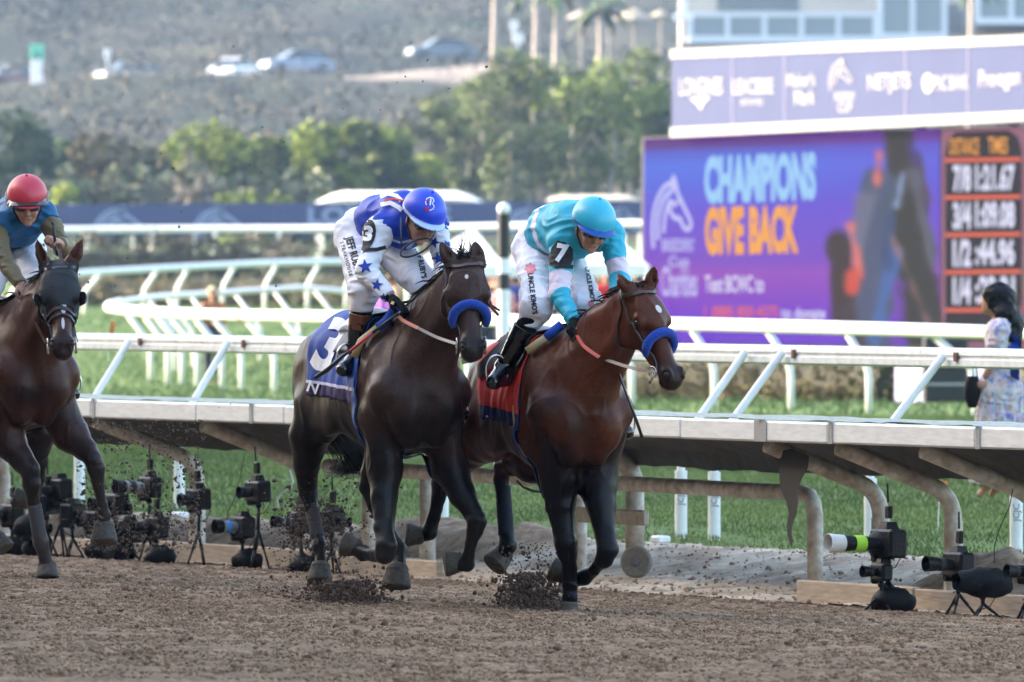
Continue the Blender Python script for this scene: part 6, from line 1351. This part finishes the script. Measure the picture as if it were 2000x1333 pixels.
for h, fr, p in ((HA, fA, (860, 592, .74)), (HB_, fB, (1200, 628, .78)), (HC, fC, (116, 486, .80))):
    e = h['HP'](.49, -.08, .072); a = fr.P(*p); ribbon('rein', [a, a.lerp(e, .5) - Vector((0, 0, .03)), e], .018, DB, h['t'], None, thick=.003, wdir=(.3, -1, .1))
# loose rein ends and dangling strap
m = MB(); m.tube([fB.P(1200, 690, .80), fB.P(1212, 740, .85), fB.P(1228, 782, .86), fB.P(1240, 812, .86), fB.P(1254, 855, .86)], [.007, .007, .006, .008, .009], 8); m.build('strap_end', BLK_LEATHER, HB_['t'], True)
m = MB(); HPa = HA['HP']; m.tube([HPa(.20, -.05, .10), HPa(.28, -.05, .115), HPa(.33, -.05, .14), fA.P(952, 592, 1.2), fA.P(976, 607, 1.2)], [.006, .007, .008, .009, .006], 8); m.build('strap_end', DB, HA['t'], True)
m = MB(); m.poly([HPa(.50, -.11, -.04), HPa(.53, -.12, -.05), HPa(.585, -.15, -.045), HPa(.59, -.13, -.02), HPa(.53, -.11, -.02)], HA['l'] * .01); m.build('tongue_tie', cloth_mat('tie_cream', (.45, .40, .32)), HA['t'])
# leg wraps
def wrap(h, a, b, ra, rb, m):
    o = MB(); a, b = h['fr'].P(*a), h['fr'].P(*b); n = 14; o.tube([a.lerp(b, i / n) for i in range(n + 1)], [(ra + (rb - ra) * i / n) * (1.03 + .02 * (i % 2)) for i in range(n + 1)], 16); o.build('leg_wrap', m, h['t'], True)
WN = cloth_mat('wrap_navy', (.008, .010, .022), .8); WG = cloth_mat('wrap_grey', (.06, .055, .055), .85)
wrap(HB_, (1111, 1108, .51), (1114, 1168, .48), .036, .038, WN); wrap(HB_, (982, 950, -.765), (989, 1045, -.72), .041, .043, WN); wrap(HA, (610, 995, -.69), (620, 1050, -.63), .037, .038, WG); wrap(HC, (67, 985, .64), (78, 1052, .60), .040, .042, WG)
# stirrups
for h, t_, pR, pL in ((HA, A, JA['toeR'], JA['toeL']), (HB_, B, JB['toeR'], JB['toeL']), (HC, C_, JC['toeR'], JC['toeL'])):
    for q in (pR, pL):
        c = h['fr'].pt(q) + Vector((0, .02, .01)); c = c.lerp(t_['P']['anR' if q is pR else 'anL'], .3); m = MB(); m.tube([c + h['fr'].v * (.062 * math.sin(a)) + Vector((0, 0, .03 + .085 * -math.cos(a))) for a in np.linspace(0, 2 * math.pi, 21)], .006, 8, cap=False); m.build('stirrup', METAL, h['t'], True)
        s_ = h['fr'].L(.18, (-.20 if q is pR else .20), 1.50); ribbon('stirrup_leather', [c + Vector((0, 0, .12)), c.lerp(s_, .5), s_], .026, BLK_LEATHER, h['t'], None, thick=.003, wdir=(.2, -1, .1))
# ---------------------------------------------------------------- remote cameras along the rail
CB = mat('camera_black', (.006, .006, .0065), .45, spec=.25, bump=.4, bscale=60, var=.3, vscale=30); CG = mat('lens_glass', (.01, .01, .02), .04, spec=1, coat=1); CW = mat('lens_white', (.62, .60, .56), .45, var=.15, vscale=30); CGY = mat('lens_grey', (.30, .30, .29), .4, .3, var=.2, vscale=30); RUBR = mat('lens_rubber', (.02, .02, .02), .8, bump=.5, bscale=150)
def rig(px, py, label, dirx=-1, ln=.16, r=.035, lens=None, d=28.25, trans=True, h=None, tilt=.05, ring=None, cover=False, big=1.0, spread=.11, bag=0, hoodm=None):
    c = on_line(px, d); c.z = CH - (py - HZ) / F * c.y; gz = float(zt(c.x, c.y)); t = thing('remote_camera', label, 'camera', (c.x, c.y, gz), 'remote cameras set along the rail')
    f = Vector((dirx * .86, -.50, tilt)).normalized(); s = Vector((f.y, -f.x, 0)).normalized(); u = s.cross(f).normalized(); u = u if u.z > 0 else -u; o = Vector((0, 0, c.z - gz)); k = big
    m = MB(); m.box(o, (.075 * k, .150 * k, .105 * k), f, s, u, bev=.014); m.box(o + u * .062 * k, (.06 * k, .06 * k, .035 * k), f, s, u, taper=.7); m.box(o + s * .06 * k - u * .045 * k, (.06 * k, .035 * k, .05 * k), f, s, u, bev=.01)
    if cover:
        m = MB(); P = []
        for i in range(10):
            a = i / 9; rr = (.04 + .032 * math.sin(a * 2.6)) * k; P.append([o + f * (.16 - .30 * a) * k + s * rr * 1.05 * math.cos(b) * (1 + .12 * math.sin(5 * b + i)) + u * rr * 1.05 * math.sin(b) * (1 + .1 * math.sin(4 * b + i * 2)) for b in np.linspace(0, 2 * math.pi, 19)])
        m.grid(P)
    m.build('camera_body', CB if not cover else mat('rain_cover', (.005, .005, .006), .7, spec=.2, bump=.6, bscale=35), t, cover)
    lm = lens or CB; a0 = .035 * k; m = MB(); m.lathe([(r * .8, a0), (r * .82, a0 + ln * .25), (r * .92, a0 + ln * .3), (r * .92, a0 + ln * .62), (r, a0 + ln * .66), (r, a0 + ln * .8)], o, f, 20); le = m.build('lens', lm, t, auto=True)
    m = MB(); m.lathe([(r * .96, a0 + ln * .34), (r * .98, a0 + ln * .35), (r * .98, a0 + ln * .55), (r * .96, a0 + ln * .56)], o, f, 20); m.build('focus_ring', RUBR if not ring else mat('ring_' + ring[0], ring[1], .6), le, auto=True)
    m = MB(); m.lathe([(r * 1.02, a0 + ln * (.72 if hoodm is None else .78)), (r * 1.18, a0 + ln * 1.1), (r * 1.1, a0 + ln * 1.1), (r * .95, a0 + ln * .85)], o, f, 20); m.build('lens_hood', hoodm or CB, le, auto=True); m = MB(); m.lathe([(r * .9, a0 + ln * .86), (r * .5, a0 + ln * .875), (.001, a0 + ln * .88)], o, f, 20); m.build('glass', CG, le, auto=True)
    if trans:
        m = MB(); m.box(o + u * .115 * k, (.03, .05, .075), f, s, u, bev=.006); m.tube([o + u * .15 * k + s * .01, o + u * .22 * k + s * .02], [.007, .005], 8); m.build('radio_trigger', CB, t)
    m = MB(); top = o - u * .06 * k; m.ball(top - CZ * .012, .022, 10); m.tube([top, Vector((0, 0, max(.05, top.z * .5)))], .012, 8); m.build('tripod_head', CB, t, True); ap = Vector((0, 0, max(.06, top.z * .62)))
    for i in range(3):
        a = .6 + i * 2.094 + px; e = Vector((math.cos(a) * spread, math.sin(a) * spread, 0)); m = MB(); m.tube([ap, ap.lerp(e, .5)], .010, 8); m.tube([ap.lerp(e, .45), e], .0075, 8); m.ball(e, .012, 8); m.build('tripod_leg', CB, t, True)
    if bag:
        bm_ = MB().ball(Vector((.03, 0, bag * .5)), bag, 20, (1.1, .8, .8)); bv_ = np.array(bm_.v); bm_.v = [tuple(x) for x in bv_ + fbm(bv_ * 22, 2, int(px))[:, None] * .016]; bm_.build('weather_bag', mat('bag_black', (.005, .005, .0055), .6, bump=.3, spec=.2), t, True)
        bm_ = MB().ball(o + s * .05 - f * .02, .075 * k, 18, (1, 1.1, .8)); bv_ = np.array(bm_.v); bm_.v = [tuple(x) for x in bv_ + fbm(bv_ * 30, 2, 5)[:, None] * .014]; bm_.build('rain_sleeve', mat('rain_cover', (.005, .005, .006), .7, spec=.2, bump=.6, bscale=35), t, True)
    P = [o - f * .03 - u * .03, o - f * .09 - u * .08, o - f * .05 - u * .14, o + f * .03 - u * .16]; MB().tube(P, .0035, 6).build('cable', RUBR, t, True)
rig(1735, 1062, 'black remote camera with long white telephoto lens on the right kickboard', -1, .33, .048, None, tilt=.02, ring=('lime', (.35, .65, .04)), big=1.6, d=28.3, bag=.12, hoodm=CW); rig(1872, 1104, 'black camera with short lens and upright radio trigger right of the white lens', -1, .16, .040, None, d=28.35, big=1.4)
rig(1920, 1138, 'camera wrapped in a black rain cover with yellow cord at lower right', -1, .10, .036, None, d=28.2, trans=False, cover=True, big=1.15); rig(2008, 1118, 'camera with stubby lens cut by the right edge', -1, .10, .036, None, d=28.3, trans=False)
rig(1722, 1118, 'low black camera under the white telephoto lens', -1, .09, .03, None, d=28.25, trans=False)
for a in [(118, 955, 'camera raised on a thin stand behind the leg of the left horse', -1, .09, .03, None), (24, 1005, 'dark camera at the left edge, lens towards the track', -1, .12, .036, None), (66, 1030, 'low dark camera second from the left edge', 1, .08, .03, None), (142, 1004, 'camera with red strap between the left horse legs', 1, .08, .028, None),
          (186, 1018, 'squat camera with upright trigger behind the lifted hoof of the left horse', -1, .08, .032, None), (292, 952, 'camera with large grey zoom lens and flat trigger on top', -1, .20, .042, CGY), (226, 985, 'dark camera with long black lens below the grey zoom', -1, .14, .036, None),
          (305, 1030, 'low camera with grey lens right of the lifted hoof', -1, .12, .034, None), (388, 975, 'black camera high on a spread tripod, alone left of the dark horse', -1, .09, .038, None), (474, 1030, 'camera with blue ringed silver lens beside the spread tripod', -1, .15, .042, CGY),
          (504, 960, 'camera on a tall pole with a red dot above the blue ringed lens', -1, .09, .036, None), (588, 1020, 'dirt splattered camera with silver lens left of the hind leg', -1, .15, .034, CGY), (648, 1018, 'camera half hidden by the hind leg of the dark horse', 1, .08, .03, None), (92, 985, 'camera pointing right behind the front leg of the left horse', 1, .09, .032, None), (255, 1040, 'small camera on the ground below the grey zoom lens', -1, .07, .03, None)]:
    rig(*a, d=28.3 - .12 * (a[0] % 3) / 2, ring=(('blue', (.05, .25, .62)) if a[0] == 474 else None), trans=(a[0] % 4 != 2), big=1.35, bag=(.10 if a[0] in (66, 186, 474, 226, 588, 24, 305) else 0), spread=.08, tilt=.03 if a[4] > .1 else -.05)
# ---------------------------------------------------------------- standing people
def stander(name, label, cat_group, px, head_y, foot_y, Y, face, shirt, lower, hairc, lo_res=.012, hat=None, skirt=False):
    s = F / Y; c = W(px, foot_y, Y); t = thing('person', label, 'person', c, cat_group); Hh = (foot_y - head_y) / s; k = Hh / 1.70; fx = Vector((math.cos(face), math.sin(face), 0)); sx = Vector((-fx.y, fx.x, 0)); ax = (np.array(fx), np.array(sx), np.array([0, 0, 1.]))
    Q = lambda a, b, z: (fx * a + sx * b) * k + Vector((0, 0, z * k)); f = Field((-.45 * k, -.45 * k, -.02), (.45 * k, .45 * k, 1.76 * k), lo_res)
    def base(f, g):
        f.ell(Q(0, 0, 1.60), (.095 * k + g, .075 * k + g, .115 * k + g), ax, .02); f.cone(Q(-.01, 0, 1.50), Q(0, 0, 1.36), .05 + g, .06 + g, .03)
    def top(f, g, arms=True):
        f.cone(Q(0, -.13, 1.38), Q(0, .13, 1.38), .065 + g, .065 + g, .04); f.cone(Q(0, 0, 1.3), Q(0, 0, 1.0), .13 + g, .115 + g, .05, (fx, .75))
        for q in (-1, 1): f.cone(Q(0, .17 * q, 1.38), Q(-.02, .20 * q, 1.10), .05 + g, .04 + g, .02)
    def low(f, g):
        f.cone(Q(0, 0, 1.0), Q(0, 0, .9), .12 + g, .14 + g, .05, (fx, .8))
        for q in (-1, 1): f.cone(Q(0, .08 * q, .9), Q(.02 * q, .09 * q, .48), .085 + g, .055 + g, .03); f.cone(Q(.02 * q, .09 * q, .48), Q(0, .09 * q, .07), .055 + g, .04 + g, .02)
    base(f, 0); top(f, -.008); low(f, -.008)
    for q in (-1, 1): f.cone(Q(-.02, .20 * q, 1.10), Q(.10, .17 * q, .90), .036, .028, .02); f.ell(Q(.13, .165 * q, .86), (.05, .02, .035), ax, .02); f.cone(Q(-.03, .09 * q, .04), Q(.12, .1 * q, .03), .035, .03, .02)
    f.cone(Q(.09, 0, 1.59), Q(.11, 0, 1.565), .012, .014, .01); v, q = f.mesh(); mesh_np('body', v, q, SKIN, t, True)
    f = Field((-.45 * k, -.45 * k, -.02), (.45 * k, .45 * k, 1.76 * k), lo_res); top(f, .012); v, q = f.mesh(); mesh_np('shirt', folds(v, q, .005, int(px)), q, shirt, t, True)
    f = Field((-.45 * k, -.45 * k, -.02), (.45 * k, .45 * k, 1.76 * k), lo_res); low(f, .012); v, q = f.mesh(); mesh_np('trousers', folds(v, q, .004, int(px)), q, lower, t, True)
    f = Field((-.45 * k, -.45 * k, 1.3 * k), (.45 * k, .45 * k, 1.80 * k), lo_res * .8); f.ell(Q(-.02, 0, 1.635), (.105 * k, .09 * k, .105 * k), ax, .01)
    if hat: f.ell(Q(.02, 0, 1.655), (.16 * k, .14 * k, .02), ax, .01)
    f.clip_plane(Q(.03, 0, 1.60), np.array(fx) * .8 + np.array([0, 0, -.75])); v, q = f.mesh(); mesh_np('hat' if hat else 'hair', v, q, hairc, t, True); return t
hD = mat('hair_dark', (.02, .014, .01), .6); hB = mat('hair_brown', (.09, .045, .02), .6)
stander('person', 'person in a black and orange vest with a pale hat behind the hairpin rail', None, 416, 563, 752, 176, -1.2, mat('vest_orange', (.62, .20, .04), .7, col2=(.02, .02, .025), vscale=3), mat('trousers_navy', (.02, .025, .04), .8), mat('hat_straw', (.52, .42, .26), .8), hat=True)
SH = [('red', (.62, .03, .03)), ('white', (.75, .74, .72)), ('pink', (.70, .34, .34)), ('green', (.05, .25, .10)), ('black', (.025, .025, .03)), ('tan', (.45, .30, .18)), ('blue', (.06, .12, .40)), ('purple', (.25, .08, .40))]
protos = [stander('person', 'x', None, 960, 528, 690, 206, -1.4 + i, mat('shirt_proto', (.5, .5, .5), .8), mat('trousers_navy', (.02, .025, .04), .8), hD, .02) for i in range(4)]
g = random.Random(12); spots = [700, 722, 748, 764] + [936 + i * 12.4 + g.uniform(-3, 3) for i in range(26)]; cnt = {}; ordn = ['first', 'second', 'third', 'fourth', 'fifth', 'sixth', 'seventh']
for i, px in enumerate(spots):
    nm, cl = SH[g.choice([0, 0, 1, 2, 2, 5, 3, 4, 6])] if i > 3 else SH[[2, 7, 7, 5][i]]; Y = 206 + g.uniform(-6, 14); src = protos[i % 4]; p = W(px, 500, Y); q = src if i < 4 else copy_tree(src); q.location = (p.x, Y, ground_z(p) + g.uniform(-.08, .12)); q.rotation_euler = (0, 0, g.uniform(-1, 1)); q['group'] = 'spectators in front of the white tents'
    cnt[nm] = cnt.get(nm, 0) + 1; q['label'] = 'blurred spectator in a %s shirt, the %s in %s from the left behind the riders' % (nm, ordn[min(6, cnt[nm] - 1)], nm)
    for c in q.children:
        if c.name.startswith('shirt'): c.material_slots[0].link = 'OBJECT'; c.material_slots[0].material = mat('shirt_' + nm, cl, .8, var=.1)
        if c.name.startswith('hair') and i % 3 == 0: c.material_slots[0].link = 'OBJECT'; c.material_slots[0].material = hB
# woman in floral dress
def woman():
    Y = 78.7; X = lambda px, py, dy=0: W(px, py, Y + dy); base = X(1950, 978); t = thing('person', 'woman with long dark curly hair in a pale floral dress behind the rail', 'person', base)
    lo = np.array(X(1870, 990, -.45)) - .05; hi = np.array(X(2040, 535, .45)) + .08; h = .0095
    f = Field(lo, hi, h); fx = Vector((-.95, .3, 0)).normalized(); sx = Vector((.3, .95, 0)); ax = (np.array(fx), np.array(sx), np.array([0, 0, 1.])); hd = X(1941, 588)
    f.ell(hd, (.095, .075, .115), ax, .02); f.ell(hd + fx * .04 - CZ * .05, (.05, .055, .06), ax, .02); f.cone(hd + fx * .09 - CZ * .0, hd + fx * .112 - CZ * .03, .010, .013, .01); f.ell(hd + fx * .085 - CZ * .062, (.014, .02, .01), ax, .008); f.cone(hd - CZ * .06 - fx * .02, X(1955, 640), .045, .05, .03); f.cone(X(1955, 640, -.14), X(1955, 640, .14), .06, .06, .04); f.cone(X(1955, 650), X(1955, 720), .10, .09, .05); f.cone(X(1955, 740), X(1952, 850), .13, .12, .05)
    for q, s_ in ((-1, -.15), (1, .15)):
        f.cone(X(1952, 645, s_), X(1945, 690, s_), .045, .036, .02); f.cone(X(1945, 690, s_), X(1925, 735, s_ * .8), .034, .025, .02); f.ell(X(1917, 752, s_ * .8), (.045, .02, .035), ax, .015)
        lx = 1940 + q * 12; f.cone(X(lx, 850, s_ * .4), X(lx, 950, s_ * .4), .055, .036, .02); f.cone(X(lx, 950, s_ * .4), X(lx - 14, 966, s_ * .4), .032, .026, .02)
    v, q = f.mesh(); mesh_np('body', v, q, SKIN, t, True)
    f = Field(lo, hi, h); f.cone(X(1955, 640, -.12), X(1955, 640, .12), .078, .078, .04); f.cone(X(1955, 655), X(1955, 705), .125, .105, .05); f.cone(X(1955, 705), X(1953, 760), .11, .165, .05); f.cone(X(1953, 760), X(1950, 950), .165, .21, .06)
    for s_ in (-.16, .16): f.cone(X(1952, 645, s_), X(1947, 674, s_), .072, .078, .02)
    f.clip_plane(X(1950, 944), (0, 0, -1)); v, q = f.mesh(); n = vnormals(v, q); an = np.arctan2(v[:, 0] - base.x, v[:, 1] - base.y); low = np.clip((X(0, 735).z - v[:, 2]) / .5, 0, 1); v = v + n * (low * .018 * np.sin(an * 13 + 2 * noise3(v * 4, 2)))[:, None]; v = folds(v, q, .006, 5, 9)
    a = noise3(v * 38, 61); b = noise3(v * 44, 71); c_ = noise3(v * 30, 81); col = np.tile([.58, .52, .54], (len(v), 1)); col[a > .36] = [.22, .24, .50]; col[b > .42] = [.58, .36, .34]; col[c_ > .48] = [.38, .36, .50]
    mesh_np('dress', v, q, mat('floral', None, .8, attr='col', bump=.2), t, True, col)
    f = Field(lo, hi, .008); f.ell(hd - fx * .025 + CZ * .03, (.115, .10, .11), ax, .02)
    for (px, py, dy, r) in ((1958, 590, 0, .10), (1966, 620, .04, .10), (1972, 645, -.04, .10), (1976, 665, .03, .085), (1962, 610, -.07, .08), (1982, 630, 0, .07)): f.ell(X(px, py, dy), (r, r, r * 1.15), ax, .03)
    f.ell(hd + fx * .075 - CZ * .03, (.07, .06, .09), ax, .005, True); v, q = f.mesh(); n = vnormals(v, q); v = v + n * (.016 * (1 - 2 * np.abs(noise3(v * [16, 16, 9], 91))) + .006 * noise3(v * 40, 92))[:, None]; mesh_np('hair', v, q, HAIR, t, True)
    m = MB(); P = [[X(1973 + a * 6, 650 + b * 12 + a * 4, -.19 + .1 * math.sin(b)) for a in range(4)] for b in range(8)]; m.grid(P); m.build('blue_wrap', cloth_mat('wrap_blue', (.015, .06, .45)), t, True); keep(t)
    b_ = thing('handbag', 'black handbag hanging at the side of the woman in the floral dress', 'bag', X(1899, 790, -.1)); m = MB(); P = []
    for i in range(8):
        k = i / 7; r = .045 * math.sin(math.pi * (.12 + .82 * k)) + .02; P.append([X(1899, 735 + 62 * k, -.1) + Vector((r * math.cos(a), r * .6 * math.sin(a), 0)) for a in np.linspace(0, 2 * math.pi, 15)])
    m.grid(P); m.build('pouch', mat('bag_black', (.005, .005, .0055), .6, bump=.3, spec=.2), b_, True); MB().tube([X(1899, 738, -.1), X(1904, 700, -.12), X(1912, 752, -.12)], .006, 6).build('strap', mat('bag_black', (.012, .012, .013), .5), b_, True); keep(b_)
woman()
# ---------------------------------------------------------------- small things: cables, flag, dirt in the air
def cable(label, pts, m, r=.005):
    P = [Vector(p) for p in pts]; o = MB().tube(P, r, 6).build('cable', m, None, True); tag(o, label, 'cable')
wc = mat('cable_white', (.70, .72, .70), .6); z_ = lambda px, py, d: (lambda c: Vector((c.x, c.y, CH - (py - HZ) / F * c.y)))(on_line(px, d))
cable('white coiled cable on the grass left of the dark brown horse', [z_(px, py, 30.2) for px, py in ((543, 992), (541, 975), (552, 962), (568, 955), (572, 940), (566, 920), (574, 905), (584, 890))], wc, .006)
cable('thin black wire hanging from the deck to the covered camera', [z_(px, py, 28.7) for px, py in ((1978, 955), (1972, 990), (1960, 1015), (1948, 1045), (1942, 1068), (1942, 1100))], RUBR, .003)
cable('thin black wire from the deck to the blue ringed camera', [z_(px, py, 28.6) for px, py in ((478, 888), (470, 930), (458, 975), (446, 1000), (444, 1015))], RUBR, .003)
cable('black strap looping under the deck behind the reddish horse', [z_(px, py, 29.2) for px, py in ((1010, 940), (1022, 952), (1042, 960), (1068, 962))], RUBR, .008)
def flag(px, py, Y, lab):
    c = W(px, py, Y); t = thing('marker_flag', lab, 'flag', c, 'orange markers in the turf'); MB().tube([(0, 0, -.25), (.01, 0, .02)], .004, 6).build('stake', wc, t); m = MB(); m.grid([[(.0 + .02 * j + .006 * i, .01 * math.sin(i + j), -.05 + .03 * i) for j in range(3)] for i in range(6)]); m.build('flag_cloth', mat('flag_orange', (.75, .22, .05), .7), t, True)
flag(211, 650, 92, 'orange marker flag just above the rail left of the white post'); flag(1832, 968, 72, 'small orange marker in the grass behind the bent grey posts')
def spray(name, label, n, box, depth, size, power=1.0, m=None):
    "lumps thrown up: box in photo pixels (x0, x1, y0, y1), denser towards the bottom"
    x = rng.uniform(box[0], box[1], n) if power < 0 else rng.normal((box[0] + box[1]) / 2, (box[1] - box[0]) / 4, n); y = box[3] - (box[3] - box[2]) * rng.random(n) ** abs(power); Y = depth + rng.normal(0, .35, n)
    c = np.array([W(a, b, d_)[:] for a, b, d_ in zip(x, y, Y)]); g_ = zt(c[:, 0], c[:, 1]); c[:, 2] = np.maximum(c[:, 2], g_ + .004)
    clods(name, c, np.minimum(rng.gamma(1.6, size, n) + .0015, .014), m or DARKDIRT, label, 'dirt', squash=1.0)
spray('thrown_dirt', 'dark dirt thrown up behind the hind hoof of the dark brown horse', 2600, (608, 752, 1135, 1192), 56.0, .0036, 1.6); spray('thrown_dirt', 'dirt crumbs flying around the hind leg of the dark brown horse', 1300, (490, 760, 930, 1185), 56.6, .0018, 1.3)
spray('thrown_dirt', 'dark dirt bursting beside the planted hoof of the reddish horse', 2200, (975, 1105, 1120, 1194), 55.6, .0032, 1.7); spray('thrown_dirt', 'fine dirt crumbs above the burst at the planted hoof', 600, (960, 1120, 1060, 1180), 55.6, .0014, 1.2)
spray('thrown_dirt', 'dirt crumbs flying right of the left horse', 2200, (150, 400, 820, 1075), 60.5, .0018, -1.2); spray('thrown_dirt', 'clods in the air in front of the small cameras', 150, (160, 360, 980, 1080), 59.5, .0026, -1.0)
spray('thrown_dirt', 'sparse crumbs high in the air', 130, (20, 1000, 50, 800), 57.5, .0016, -.8); spray('thrown_dirt', 'clump of dark dirt flying left of the hind leg', 900, (540, 668, 975, 1075), 56.8, .0022, 1.0)
for h in (HA, HB_, HC): keep(h['t'])
for r_ in (A, B, C_): keep(r_['t'])
